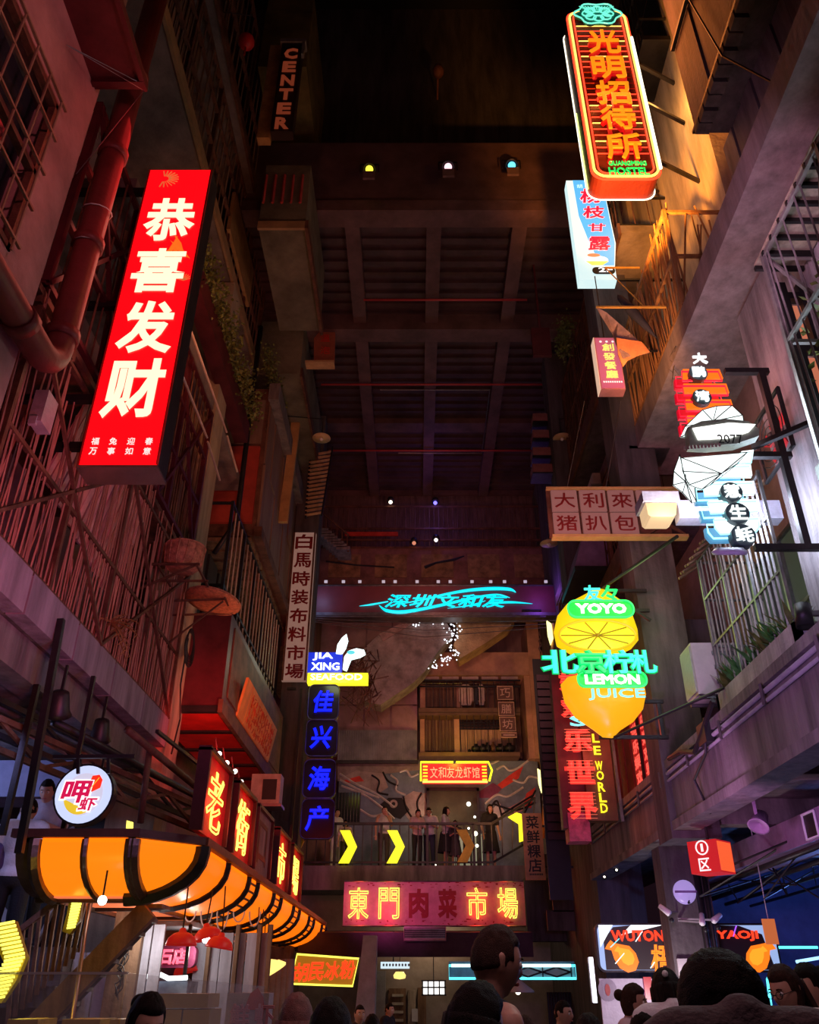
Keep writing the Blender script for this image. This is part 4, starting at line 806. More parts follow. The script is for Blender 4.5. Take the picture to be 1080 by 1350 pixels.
p = P12(820, 790); MB().bar((p.x, Y+.1, p.z), (3.7, Y+.1, ZY(815, Y)), .04).build('arm', steel_dark, t); MB().bar((3.62, Y+.1, ZY(925, Y)), (3.62, Y+.1, ZY(972, Y)), .06).build('arm', steel_dark, t)
lamp('POINT', (P12(790, 870).x, Y-.9, P12(790, 860).z), (.75, 1, .35), 14, size=.4); lamp('POINT', (3.5, Y-.6, P12(790, 800).z), (.7, 1, .35), 8, size=.3)
tl = root('neon_letter', P12(762, 951, -.5), 'aqua neon letter half hidden under the lemon', 'neon sign'); glyph('S', P12(762, 951, -.5), FY, .26, .16, .05, glow('aqua letter', (.25, .95, 1)), tl, name='lettering', bold=.03); MB().bar(P12(762, 951, -.5)+V((0, .04, 0)), P12(775, 940, -.05), .03).build('arm', steel_dark, tl)

# ---- LE WORLD
Y = 15.0; zt, zb = ZY(884, Y), ZY(1098, Y)
t = root('neon_sign', (XY(775, 1000, Y), Y, zb), 'vertical sign with large blocky red characters and yellow letters below the lemon', 'sign')
xl = XY(744, 990, Y); xr = XY(803, 990, Y); xm = XY(782, 1010, Y)
MB().box(xm-.16, xr+.03, Y, Y+.25, zb+.2, zt).build('casing', mat('brown sign box', (.10, .04, .015), .5), t); MB().box(xl-.1, xm-.14, Y+.15, Y+.4, zb+.1, zt).build('back_casing', maroon, t)
MB().bar((xr+.09, Y+.1, zt), (xr+.12, Y+.1, zb+.2), .05).build('edge_trim', steel, t)
rl = glow('le red letters', (.95, .04, .03), .85); rls = glow('neon pinkish red', (1, .20, .10), .9)
for ch, a, b in (('娱', 886, 915), ('欢', 921, 951), ('乐', 962, 995), ('世', 1003, 1037), ('界', 1044, 1084)):
    za, zb_ = ZY(a, Y), ZY(b, Y); px_ = 760+ (a-960)*.08; c = PY(px_, (a+b)/2, Y); o_ = glyph(ch, (c.x, Y-.06, c.z), FY, .54, (za-zb_)*.92, .10, rl, t, bold=.055)
    m = MB()
    for k in range(8): z = c.z-(za-zb_)*.42+(za-zb_)*.84*k/7; m.bar((c.x-.23, Y-.165, z), (c.x+.23, Y-.165, z), .005)
    m.build('neon_stripe', rls, t)
for ch, py in (('L', 974), ('E', 990), ('W', 1010), ('O', 1023), ('R', 1038), ('L', 1052), ('D', 1066)): c = PY(785+(py-974)*.12, py, Y); glyph(ch, (c.x, Y-.02, c.z), FY, .13, .16, .04, glow('yellow letter lit', (1, .85, .02), 1.0), t, name='letter', bold=.03)
m = MB().box(xl-.02, xl+.35, Y+.1, Y+.5, zb-.12, zb+.35); m.build('wrapped_end', mat('translucent red film', (.42, .06, .12), .4, .5, 6, .5), t)
lamp('POINT', (XY(770, 1000, Y), Y-.5, (zt+zb)/2), (1, .12, .08), 30, size=.4)

# ---- white fabric market sign
Y = 21.0; xl = XY(379, 800, Y); xr = XY(410, 800, Y); zt, zb = ZY(702, Y), ZY(897, Y)
t = root('vertical_sign', ((xl+xr)/2, Y, zb), 'tall narrow cream sign with eight dark red characters on the left', 'sign')
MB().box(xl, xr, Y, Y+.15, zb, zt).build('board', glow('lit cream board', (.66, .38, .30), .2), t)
for i, (a, b) in enumerate(((xl, xl+.05), (xr-.05, xr))): MB().box(a, b, Y-.02, Y+.0, zb, zt).build('trim', rust, t)
hh = (zt-zb)/8
for i, ch in enumerate('白馬時装布料市場'): glyph(ch, ((xl+xr)/2, Y-.006, ZY(702+ (195/8)*(i+.5), Y)), FY, (xr-xl)*.76, (ZY(702+195/8*i, Y)-ZY(702+195/8*(i+1), Y))*.80, .01, redink, t, bold=.03)
# ---- seafood sign
Y = 20.0; t = root('neon_sign', PY(430, 960, Y), 'blue, white and yellow neon sign above four stacked blue characters', 'sign')
def rp(a, b, d=0, Yq=20.0): p = PY(a, b, Yq); return V((p.x, Yq-d, p.z))
a, b = rp(407, 860), rp(450, 886); MB().box(a.x, b.x, Y, Y+.2, b.z, a.z).build('blue_face', glow('royal blue face', (.012, .03, .55), .9), t)
bw = glow('blue white letters', (.80, .88, 1), 1.8)
c = rp(426, 866, .02); glyph('JIA', c, FY, .52, .21, .03, bw, t, name='lettering', bold=.03); c = rp(429, 879, .02); glyph('XING', c, FY, .72, .20, .03, bw, t, name='lettering', bold=.03)
a, b = rp(406, 888), rp(485, 901); MB().box(a.x, b.x, Y-.05, Y+.2, b.z, a.z).build('yellow_face', glow('yellow face', (1, .9, .02), 1.1), t); c = rp(444, 894, .08); glyph('SEAFOOD', c, FY, 1.3, .17, .03, glow('white letter', (.93, 1, 1)), t, name='lettering', bold=.03)
wh = glow('white aqua petal', (.75, 1, 1), 1.6)
def petal(pts, name='petal'): q = [rp(x_, y_) for x_, y_ in pts]; MB().prism([(p.x, p.z) for p in q], (0, Y-.02, 0), FY, .1).build(name, wh, t)
petal([(443, 862), (445, 850), (451, 841), (457, 836), (459, 844), (456, 854), (450, 863)]); petal([(452, 882), (454, 866), (460, 858), (470, 855), (480, 857), (482, 862), (475, 866), (463, 869), (457, 884)])
c = rp(463, 861, .06); MB().disc(c, FY, .10, .03, 14, ry=.05).build('petal_core', glow('aqua core', (.1, .6, .7), .9), t)
dkp = mat('smoked panel', (.02, .02, .035), .2, 0)
for i, (ch, px_, py) in enumerate((('佳', 426.5, 925), ('兴', 424, 972), ('海', 421, 1026), ('产', 418.5, 1079))):
    c = rp(px_, py); MB().prism(rrect(.76, .88, .14), (c.x, Y+.05, c.z), FY, .16).build('character_box', dkp, t); glyph(ch, (c.x, Y-.0, c.z), FY, .50, .56, .05, glow('deep blue letter', (.004, .012, 1), 1.3), t, bold=.035, shear=.12)
    MB().tube(inplane((c.x, Y+.04, c.z), FY, rrect(.76, .88, .14), .02), .012, 4, True).build('box_trim', steel, t)
MB().bar((rp(420, 905).x-.45, Y+.2, rp(420, 905).z), (rp(420, 905).x-.45, Y+.2, rp(420, 1105).z), .06).bar((-3.0, Y+.2, rp(0, 905).z), (rp(450, 0).x, Y+.2, rp(0, 905).z), .06).build('frame', steel_dark, t)
lamp('POINT', rp(440, 885, .8), (.8, .9, .5), 18, size=.3)
# ---- red neon panels above the canopy
XS = -2.3; cols = [('老', 9.25, 10.45), ('街', 10.95, 12.2), ('口', 12.55, 13.85), ('市', 14.6, 15.9), ('場', 16.4, 17.8)]
ny = glow('neon acid yellow', (.85, 1, .12), 1.7)
for i, (ch, ya, yb) in enumerate(cols):
    zb = ZT+.10; zt = 3.86-.0*i; lit = i != 2
    t = root('neon_sign', (XS, (ya+yb)/2, zb), ['red panel with neon character 老 at the near end of the canopy', 'second red neon panel with 街 above the canopy', 'unlit faded red panel between the neon panels', 'red neon panel with 市 after the unlit panel', 'red neon panel with 場 at the far end of the row'][i], 'sign', 'row of panels above the orange canopy')
    MB().box(XS-.07, XS, ya, yb, zb, zt).build('board', mat('red board', (.70, .02, .02), .5, .25, 3, .2) if lit else mat('faded board', (.36, .16, .14), .8, .4, 4, .3, streak=True), t)
    MB().box(XS-.09, XS+.05, ya-.06, ya, zb, zt+.03).box(XS-.09, XS+.05, yb, yb+.05, zb, zt+.03).box(XS-.09, XS+.05, ya-.06, yb+.05, zt, zt+.05).build('frame', maroon, t)
    if lit:
        glyph(ch, (XS+.004, (ya+yb)/2, (zb+zt)/2-.02), FL, (yb-ya)*.66, (zt-zb)*.78, .0, ny, t, name='neon_tube', neon=.010); tt = t.children[-1] if 0 else None
        lamp('POINT', (XS+.16, (ya+yb)/2, (zb+zt)/2), (1, .05, .02), 9, size=.12)
    else: glyph(ch, (XS+.004, (ya+yb)/2, (zb+zt)/2), FL, (yb-ya)*.6, (zt-zb)*.7, .004, redink, t, bold=.02)
# ---- round white lightbox
Y = 8.75; c = PY(110, 1047, Y)
t = root('round_lightbox', c, 'round white lightbox with two crimson characters above the canopy end', 'sign')
R_ = .285; MB().disc(c, FY, R_+.02, .12, 36).build('casing', steel_dark, t); MB().disc(c-V((0, .004, 0)), FY, R_, .004, 36).build('face', glow('lilac white acrylic', (.58, .66, .95), .85, True), t)
cri = glow('crimson letters', (.62, .008, .07), .85); wout = glow('white outline print', (1, .98, 1), 1)
MB().disc(c+V((.0, -.008, .0)), FY, .20, .002, 30, ry=.21).build('ring_print', glow('faint ring print', (.62, .6, .75), .8), t)
cc = c+V((-.02, -.011, -.02)); MB().prism([(.17*math.cos(a), .18*math.sin(a)) for a in [math.pi*(1.05+.65*k/12) for k in range(13)]], cc, FY, .002).build('ring_print', glow('gold print', (.75, .5, .03), .85), t)
for s, dx, dz, w_, h_ in (('呷', -.07, .02, .28, .22), ('虾', .07, -.10, .17, .13)):
    glyph(s, c+V((dx, -.016, dz)), FY, w_+.03, h_+.03, .003, wout, t, name='character_outline', bold=.09, shear=.15); glyph(s, c+V((dx, -.022, dz)), FY, w_, h_, .004, cri, t, bold=.035, shear=.15)
MB().prism([(0, 0), (.03, .12), (.10, .13), (.14, .08), (.13, .0), (.05, -.04)], c+V((.035, -.018, .06)), FY, .004).build('shell_print', glow('scarlet print', (.9, .03, .01), .9), t)
MB().bar(c+V((.06, -.024, .04)), c+V((.14, -.024, .16)), .012, .003).build('shell_print', glow('gold print', (.75, .5, .03)), t)
MB().bar(c+V((-.12, .06, .25)), c+V((-.12, .06, .42)), .02).bar(c+V((.12, .06, .25)), c+V((.12, .06, .42)), .02).build('hanger', steel_dark, t)
# ---- gantry with cyan emblem
Y = 24.0; zt, zb = ZY(773, Y), ZY(808, Y)
t = root('gantry_sign', (.6, Y, zb), 'dark violet gantry board across the alley with cyan swirl lettering', 'sign')
x0, x1 = -3.4, 5.3; MB().box(x0, x1, Y, Y+.5, zb, zt).build('board', mat('maroon gantry board', (.16, .04, .05), .45, .2, 1, .05), t)
MB().box(x0, x1, Y-.05, Y+.55, zb-.10, zb).build('bottom_flange', steel, t); MB().box(x0, x1, Y-.02, Y+.52, zt, zt+.05).build('top_flange', steel, t)
cy = glow('cyan emblem', (.0, .78, .95), 1.0); cc = PY(590, 793, Y); wemb = XY(662, 793, Y)-XY(512, 793, Y)
for i, ch in enumerate('深圳文和友'): glyph(ch, (XY(525+i*32, 793, Y), Y-.03, cc.z-.0), FY, .72, .46, .04, cy, t, bold=.03, shear=.45)
def swirl(pts, rs): n_ = len(pts); q_ = smooth_path([V((p.x, Y-.06, p.z)) for p in [PY(a, b, Y) for a, b in pts]]); MB().tube(q_, .03, 6, rs=[rs[min(int(i/6), n_-2)]*(1-(i/6-min(int(i/6), n_-2)))+rs[min(int(i/6), n_-2)+1]*(i/6-min(int(i/6), n_-2)) for i in range(len(q_))]).build('swirl', cy, t)
swirl([(500, 799), (510, 806), (530, 808), (556, 804), (590, 797), (625, 789), (655, 785), (672, 789)], [.01, .05, .06, .05, .045, .04, .03, .01]); swirl([(680, 782), (672, 778), (650, 777), (620, 779), (590, 784), (560, 791), (530, 797)], [.01, .05, .055, .05, .04, .03, .01])
swirl([(474, 800), (490, 798), (512, 794)], [.005, .03, .02]); swirl([(645, 796), (675, 795), (702, 797)], [.04, .035, .005]); swirl([(590, 803), (620, 799), (640, 793)], [.005, .025, .01])
for i in range(13): a = PY(430+i*24+random.uniform(-5, 5), 769, Y); single('rim_light', MB().box(a.x-.05, a.x+.05, Y-.02, Y+.03, a.z+.02, a.z+.1), glow('dim rim', (.7, .6, .7), .5 if i < 10 else 1.2), '%s small square pin light from the left along the gantry top' % ['first', 'second', 'third', 'fourth', 'fifth', 'sixth', 'seventh', 'eighth', 'ninth', 'tenth', 'eleventh', 'twelfth', 'thirteenth'][i], 'light', 'pin lights on the gantry')
single('violet_glow_lamp', MB().box(3.3, 3.9, Y-.3, Y-.2, zb-.05, zb+.0), steel_dark, 'small flood lamp under the right end of the gantry', 'lamp')
lamp('POINT', (3.9, Y-.7, (zb+zt)/2), (.35, .1, 1), 14, size=.2); lamp('POINT', (-3.0, Y-.6, (zb+zt)/2+.1), (.4, .5, 1), 8, size=.2)
# ---- market banner board with neon characters
Y = 23.2; zt, zb = ZY(1162, Y), ZY(1221, Y); x0, x1 = XY(453, 1190, Y), XY(692, 1190, Y)
t = root('neon_board', ((x0+x1)/2, Y, zb), 'wide pinkish board with four lit and two dark red characters under the balcony', 'sign')
MB().box(x0, x1, Y, Y+.12, zb, zt).build('board', mat('pink enamel board', (.40, .20, .24), .6, .25, 2.5, .1), t)
MB().tube([(x0, Y-.02, zb), (x1, Y-.02, zb), (x1, Y-.02, zt), (x0, Y-.02, zt)], .02, 5, True).build('frame', steel, t)
for ch, px_, lit in (('東', 473, 1), ('門', 513, 1), ('肉', 552, 0), ('菜', 590, 0), ('市', 629, 1), ('場', 669, 1)):
    c = PY(px_, 1191, Y)
    if lit:
        glyph(ch, (c.x, Y-.08, c.z), FY, .52, .72, .0, ny, t, name='neon_tube', neon=.009); MB().disc((c.x, Y-.004, c.z), FY, .01, .002, 6).build('wire_hole', black, t)
        lamp('POINT', (c.x, Y-.16, c.z+.12), (1, .02, .02), 5, size=.1); lamp('POINT', (c.x, Y-.16, c.z-.18), (1, .02, .02), 5, size=.1)
    else: glyph(ch, (c.x, Y-.006, c.z), FY, .50, .68, .006, redink, t, bold=.05)
m = MB(); random.seed(5)
for i in range(90):
    a = random.uniform(x0+.05, x1-.05); b = zb+.08 if random.random() < .5 else zt-.08; b += random.uniform(-.07, .07); m.box(a, a+random.uniform(.02, .09), Y-.004, Y, b, b+random.uniform(.01, .03))
m.build('paint_chips', redink, t, stuff=True)
# ---- small red/yellow neon frame sign of the balcony
Y = 26.6; a, b = PY(557, 1007, Y), PY(643, 1032, Y)
t = root('neon_sign', ((a.x+b.x)/2, Y, b.z), 'small yellow-framed red neon sign over the balcony doorway', 'sign')
MB().box(a.x, b.x, Y, Y+.2, b.z, a.z).build('casing', glow('red plate lit', (.70, .008, .01), .8), t)
ye = glow('neon yellow', (1, .95, .02), 1.5); w_ = b.x-a.x; zc = (a.z+b.z)/2
MB().tube([(a.x-.05, Y-.05, zc-.25), (a.x-.05, Y-.05, a.z+.04), ((a.x+b.x)/2-.05, Y-.05, a.z+.04)], .035, 6).tube([((a.x+b.x)/2+.05, Y-.05, a.z+.04), (b.x+.05, Y-.05, a.z+.04), (b.x+.15, Y-.05, zc+.08), (b.x+.05, Y-.05, zc-.25)], .035, 6).build('neon_border', ye, t)
MB().tube([(a.x, Y-.05, b.z+.02), (b.x, Y-.05, b.z+.02)], .035, 6).build('neon_border', glow('neon amber', (1, .55, .1), 1.6), t)
m = MB(); [m.bar((x_, Y-.04, zc-.2+k*.1), (x_+.14, Y-.04, zc-.2+k*.1), .03) for x_ in (a.x+.02, b.x-.16) for k in range(5)]; m.build('side_bar', ye, t)
for i, ch in enumerate('文和友龙虾馆'): glyph(ch, (a.x+.36+i*(w_-.72)/5, Y-.01, zc+.02), FY, .24, .34, .02, glow('coral letter', (1, .35, .18), 1.0), t, bold=.01)
lamp('POINT', ((a.x+b.x)/2, Y-.4, a.z+.15), (1, .75, .05), 24, size=.2); lamp('POINT', ((a.x+b.x)/2, Y-.4, b.z-.1), (1, .1, .03), 10, size=.2)
# ---- three-tile sign and small vertical sign on the facade
Y = 26.3; t = root('tile_sign', PY(667, 935, Y), 'vertical trio of framed brown tiles with characters on the far balcony', 'sign')
for i, (ch, py) in enumerate((('巧', 913.5), ('膳', 934.5), ('坊', 954.5), ('', 969))):
    c = PY(666+i*1.7, py, Y); h_ = .44 if ch else .14
    MB().box(c.x-.25, c.x+.25, Y, Y+.06, c.z-h_/2-.01, c.z+h_/2+.01).build('tile', mat('dark brown tile', (.14, .07, .05), .6), t); MB().tube([(c.x-.25, Y-.01, c.z-h_/2), (c.x+.25, Y-.01, c.z-h_/2), (c.x+.25, Y-.01, c.z+h_/2), (c.x-.25, Y-.01, c.z+h_/2)], .018, 4, True).build('tile_frame', cream, t)
    if ch: glyph(ch, (c.x, Y-.004, c.z), FY, .33, .30, .01, cream, t, bold=.01)
    else: MB().box(c.x-.18, c.x+.18, Y-.006, Y, c.z-.02, c.z+.02).build('small_print', cream, t)
Y = 22.0; xl, xr, zt, zb = *[XY(q, 1118, Y) for q in (691, 717)], ZY(1072, Y), ZY(1160, Y)
t = root('vertical_sign', ((xl+xr)/2, Y, zb), 'tan hanging board with black characters beside the right end of the balcony', 'sign')
MB().box(xl, xr, Y, Y+.06, zb, zt).build('board', mat('tan board', (.52, .27, .15), .7, .25, 3, .1), t); [MB().bar((xr-.1, Y+.09, z_), (3.95, Y+.09, z_), .05).build('arm', steel_dark, t) for z_ in (zb+.3, zt-.3)]
for i, ch in enumerate('菜鲜粿店'): glyph(ch, ((xl+xr)/2, Y-.004, ZY(1084+i*19, Y)), FY, .33, .31, .008, black, t, bold=.02)
for k in range(8): MB().box(xl+.10+k*.042, xl+.13+k*.042, Y-.004, Y, ZY(1154, Y), ZY(1151.5, Y)).build('small_print', black, t)
# ---- yellow cold drink sign
Y = 19.0; a = [PY(*q, Y) for q in ((383, 1297), (465, 1300), (473, 1264), (392, 1258))]
t = root('neon_sign', PY(428, 1285, Y), 'slanted yellow-bordered sign with red brush characters behind the canopy tip', 'sign')
MB().prism([(p.x, p.z) for p in a], (0, Y, 0), FY, .12).build('board', glow('amber board', (.42, .16, .01), .55), t)
MB().tube([V((p.x, Y-.03, p.z)) for p in a], .022, 6, True).build('neon_border', glow('neon yellow lime', (.95, .95, .1), 1.3), t)
MB().bar((-2.95, 19.1, a[3].z-.1), (-2.95, 21.65, a[3].z-.1), .05).build('arm', steel_dark, t)
for i, ch in enumerate('胡民冰粉'): c = PY(397+i*20.5, 1282-1.2*i, Y); glyph(ch, (c.x, Y-.01, c.z), FY, .30, .34, .02, glow('scarlet letter', (1, .05, .01), 1.1), t, bold=.03, shear=.15)
# ---- chicken stall sign WUTONG YAOJI
Y = 14.4; x0, x1, zt, zb = XY(787, 1250, Y), XY(1027, 1250, Y), ZY(1217, Y), ZY(1282, Y)
t = root('lightbox_sign', ((x0+x1)/2, Y, zb), 'wide stall sign with red lettering and two orange roast chickens', 'sign')
W = x1-x0; H = zt-zb; xc = (x0+x1)/2; zc = (zt+zb)/2
MB().prism(rrect(W, H, .1), (xc, Y, zc), FY, .15).build('casing', steel_dark, t); MB().prism(rrect(W-.06, H-.06, .08), (xc, Y-.006, zc), FY, .004).build('face', glow('pale blue face', (.32, .45, .75), .8), t)
MB().prism([(-W*.46, -H*.45), (-W*.46, .1), (-W*.40, .28), (-W*.2, .33), (W*.3, .30), (W*.42, .18), (W*.46, -H*.45)], (xc, Y-.012, zc), FY, .004).build('dark_print', mat('dark print', (.035, .025, .025), .5, 0), t)
MB().prism([(-W*.48, .0), (-W*.40, H*.46), (-W*.48, H*.46)], (xc, Y-.014, zc), FY, .002).prism([(-W*.36, H*.25), (-W*.12, H*.46), (-W*.3, H*.46)], (xc, Y-.014, zc), FY, .002).build('white_print', glow('white flash', (.9, 1, 1), 1), t)
rdl = glow('signal red letter', (1, .05, .015), 1.1)
glyph('WUTONG', (x0+.72, Y-.02, zc+.16), FY, .98, .16, .015, rdl, t, name='lettering', bold=.05); glyph('YAOJI', (x1-.62, Y-.02, zc+.16), FY, .66, .15, .015, rdl, t, name='lettering', bold=.05)
for i, ch in enumerate('梧桐'): glyph(ch, (x0+.98+.38*i, Y-.02, zc-.16), FY, .34, .40, .0, glow('orange outline', (1, .22, .02), 1.3), t, neon=.012, name='neon_tube', bold=.02, shear=.1)
for cx_, sg in ((x0+.42, 1), (x1-.35, -1)):
    pts = [(-.26, .14), (-.20, .20), (-.15, .16), (-.04, .14), (.08, .12), (.17, .02), (.20, -.10), (.14, -.21), (.02, -.24), (-.10, -.18), (-.17, -.06), (-.20, .06), (-.30, .08)]
    MB().prism([(a*sg, b) for a, b in pts], (cx_, Y-.02, zc-.10), FY, .006).build('chicken_print', glow('orange chicken', (1, .20, .01), .95), t); MB().prism([(a*sg*.6+.02*sg, b*.6) for a, b in pts], (cx_, Y-.026, zc-.10), FY, .004).build('chicken_print', glow('amber chicken', (1, .36, .02), .95), t)
for (a, b, c_, d, mm) in ((-1.15, -.22, -1.0, -.08, 'w'), (-.80, .08, -.68, .22, 'w'), (-.35, .10, -.2, -.06, 'g'), (-.15, .27, .12, .27, 'g'), (.25, .2, .4, .32, 'w'), (.72, .15, .8, .3, 'v'), (-.62, -.28, -.55, -.2, 'w'), (-1.2, .0, -1.05, .12, 'c')):
    MB().bar((xc+a, Y-.03, zc+b), (xc+c_, Y-.03, zc+d), .035, .01).build('streak_print', glow('streak '+mm, {'w': (.9, 1, 1), 'g': (.05, .9, .3), 'v': (.4, .1, 1), 'c': (.2, .9, 1)}[mm], 1), t)
# ---- red cube sign
Y = 11.8; a, b = PY(920, 1107, Y), PY(952, 1150, Y); s_ = b.x-a.x
t = root('cube_sign', (a.x+.21, Y+.21, b.z), 'hanging red cube sign with a circled 1 and 区', 'sign')
MB().box(a.x, a.x+.42, Y, Y+.42, b.z, a.z).build('casing', glow('dull red acrylic', (.62, .015, .02), .55), t)
rt = V((.42, .42, 0)); MB().box(a.x+.42, a.x+.425, Y+.02, Y+.40, b.z+.02, a.z-.02).build('side_face', glow('orange red acrylic', (.95, .12, .03), .8), t)
pw = glow('pale pink letter', (1, .8, .78), .9)
cx_ = a.x+.21; zc = (a.z+b.z)/2; t.rotation_euler.z = -math.pi/4; MB().tube([(cx_+.085*math.cos(k*.393), Y-.01, zc+.11+.085*math.sin(k*.393)) for k in range(16)], .010, 5, True).build('ring', pw, t)
glyph('1', (cx_, Y-.004, zc+.11), FY, .035, .10, .006, pw, t, bold=.02); glyph('区', (cx_, Y-.004, zc-.10), FY, .16, .16, .006, pw, t, bold=.02)
MB().bar((cx_+.0, Y+.2, a.z), (cx_, Y+.2, 3.97), .03).build('rod', steel_dark, t)
# ---- small pentagon sign, CENTER sign
Y = 17.5; pts = [PY(*q, Y) for q in ((414, 475), (414, 446), (424, 434), (442, 436), (441, 475))]
t = root('small_sign', PY(428, 475, Y), 'small dull red pentagon sign on a lit ledge left of the roof bays', 'sign')
MB().prism([(p.x, p.z) for p in pts], (0, Y, 0), FY, .12).build('board', mat('dull red board', (.30, .09, .055), .6), t)
for i, ch in enumerate('溫泡'): c = PY(429, 446+i*16, Y); glyph(ch, (c.x, Y-.006, c.z), FY, .26, .26, .01, mat('red neon off', (.6, .03, .02), .4, 0), t, bold=.01)
a, b = PY(388, 478, Y), PY(441, 478, Y); MB().box(a.x, b.x, Y-.1, Y+.2, a.z-.07, a.z).build('ledge', mat('lit ledge', (.5, .32, .16), .6), t)
Y = 11.5; zt, zb = ZY(62, Y), ZY(172, Y); xl, xr = XY(364, 115, Y), XY(392, 115, Y)
t = root('vertical_sign', ((xl+xr)/2, Y, zb), 'dark unlit vertical neon sign reading CENTER high on the left', 'sign')
MB().box(xl, xr, Y+.02, Y+.25, zb, zt+.2).build('casing', mat('sign black box', (.05, .025, .02), .6), t); MB().box(xl-.30, xl-.02, Y+.1, Y+.3, zb-.1, zt+.25).build('side_board', mat('ochre side', (.52, .28, .10), .6, .3, 3), t)
MB().box(xl-.05, xr+.08, Y-.02, Y+.25, zt+.2, zt+.32).build('cap', mat('grey cap', (.3, .26, .22), .6), t); MB().box(xr, xr+.06, Y-.02, Y+.1, zt-.3, zt+.2).build('cap', mat('grey cap', (.3, .26, .22)), t)
for i, ch in enumerate('CENTER'): zz = zt-(i+.5)*(zt-zb)/6; glyph(ch, ((xl+xr)/2, Y-.0, zz), FY, .32, (zt-zb)/6*.8, .0, glow('dim red neon', (.30, .05, .02), .35), t, name='neon_tube', neon=.02, bold=.02)

# ================================================================== RIGHT SIDE
random.seed(21)
# slab at z 10.3 with tawny cage, shingled awning, near balcony
slab('balcony_slab', 'long purple-lit slab edge running down the right under the tawny cage', 4.0, 3.5, 13.2, 10.0, 10.45, 5.3, mat('mauve concrete', (.26, .20, .22), .9, .35, 1.4, .5, streak=True))
cage('bamboo_cage', 'tangled tawny bamboo cage above the right slab, behind the pink lightbox', 'railing', 4.03, 9.2, 13.2, 10.5, 12.5, 5.2, bamboo_ora, bamboo_ora, .09, .015, .4, .3, .4, (.5,), 3, 0, (0,), 'sticks', .05)
slab('balcony_slab', 'rusty slab over the tawny bamboo cage at the upper right', 4.0, 11.2, 13.2, 14.3, 14.5, 5.3, soff, rust)
m = MB(); bars_line(m, (4.1, 9.3, 0), (4.1, 13, 0), 10.5, 12.6, .12, .013, .4, .3, .9); single('stick_bundle', m, bamboo_ora, 'second layer of crossing sticks in the tawny bamboo cage', 'sticks')['kind'] = 'stuff'
cage('bar_cage', 'dark bar cage with outriggers in front of the orange-lit wall', 'railing', 4.05, 11.3, 13.0, 14.6, 16.6, 4.95, rust, steel_dark, .2, .012, .1, 0, .05, (.5,), 4, 2, (0,), fr=.05)
t = root('window', (4.9, 10.1, 17.6), 'small barred window box on the orange-lit wall at upper right', 'window')
MB().box(4.4, 4.95, 9.3, 10.6, 17.5, 17.62).build('sill', steel_dark, t); MB().box(4.4, 4.95, 9.3, 10.6, 19.9, 20.0).build('head', steel_dark, t)
for i in range(8): MB().bar((4.42, 9.32+i*.18, 17.6), (4.42, 9.32+i*.18, 19.9), .03).build('bar', steel_dark, t)
for z in (18.2, 19.0): MB().bar((4.42, 9.3, z), (4.42, 10.6, z), .04).bar((4.42, 9.3, z), (4.95, 9.3, z), .04).build('bar', steel_dark, t)
MB().box(4.93, 4.96, 9.4, 10.5, 17.7, 19.8).build('pane', glassd, t)
t = root('wall_cladding', (4.5, 6.7, 10.5), 'dark shed of purple sheets projecting above the right slab', 'shed')
MB().box(4.3, 5.3, 3.5, 7.9, 12.7, 19).build('body', concrete_dark, t); MB().box(4.75, 5.3, 3.5, 8.2, 10.45, 12.7).build('body', concrete_dark, t)
for i in range(12): MB().box(4.70-.02*(i % 2), 4.75, 3.6+i*.38, 3.95+i*.38, 10.5, 12.65).build('plank', mat('purple sheet', (.17, .13, .16), .7, .4, 2, .3, streak=True), t)
for i in range(6):
    for k in range(3): MB().box(4.24-.03*((i+k) % 2), 4.3, 3.55+i*.73, 4.25+i*.73, 12.75+k*2.1, 14.75+k*2.1).build('sheet', mat('purple sheet', (.17, .13, .16), .7, .4, 2, .3, streak=True), t)
for k in range(4): MB().bar((4.18, 3.5, 12.7+k*2.1), (4.18, 7.9, 12.7+k*2.1), .06).build('batten', steel_dark, t)
for i in range(13): MB().box(4.15, 4.35, 5.0+i*.22, 5.18+i*.22, 12.55-.03*(i % 2), 12.7).build('stone', concrete_dark, t)
t = root('cable_bundle', (4.3, 8.2, 11), 'thin slanting dark wires over the purple sheets', 'cable'); MB().tube([(4.15, 7.6, 18), (4.15, 6.6, 12.5), (4.5, 5.9, 10.5)], .015, 5).tube([(4.15, 6.9, 18), (4.15, 6.0, 14.0)], .015, 5).build('wire', cable, t)
# shingled awning near
t = root('board_awning', (4.5, 5.4, 9.1), 'awning of overlapping pale boards seen from below at the right edge', 'awning')
for i in range(13): MB().add([(x, 4.0+i*.235+dy, 9.0+dz) for dz in (0, .03) for x, dy in ((4.02, 0), (4.6, 0), (4.6, .22), (4.02, .22))], [(0,3,2,1),(4,5,6,7),(0,1,5,4),(1,2,6,5),(2,3,7,6),(3,0,4,7)]).build('board', wood_pale, t)
for i in range(13): MB().box(4.02, 4.6, 4.2+i*.235, 4.24+i*.235, 8.94, 9.0).build('batten', steel_dark, t)
sp = mat('worn steel', (.34, .32, .33), .5, .3, 5, .1, .5)
cage('steel_cage', 'grey steel bar cage with diagonal brace at the right edge', 'railing', 4.05, 3.9, 6.85, 6.1, 8.95, 5.25, sp, sp, .21, .013, .1, 0, .12, (.55,), 3, 2, (1,), fr=.045)
foliage(MB(), (4.3, 5.2, 7.3), (5.0, 6.4, 8.0), 0, (.1,)*3, .1)
t = root('shrub', (4.5, 6.2, 6.4), 'grey-green plant inside the steel cage at the right edge', 'plant'); foliage(MB(), (4.3, 5.4, 7.0), (4.38, 6.5, 7.8), 420, (.06, .3, .25), .12).build('foliage', leaf, t, stuff=True); MB().box(4.2, 4.55, 5.6, 6.5, 6.1, 6.5).build('trough', steel_dark, t)
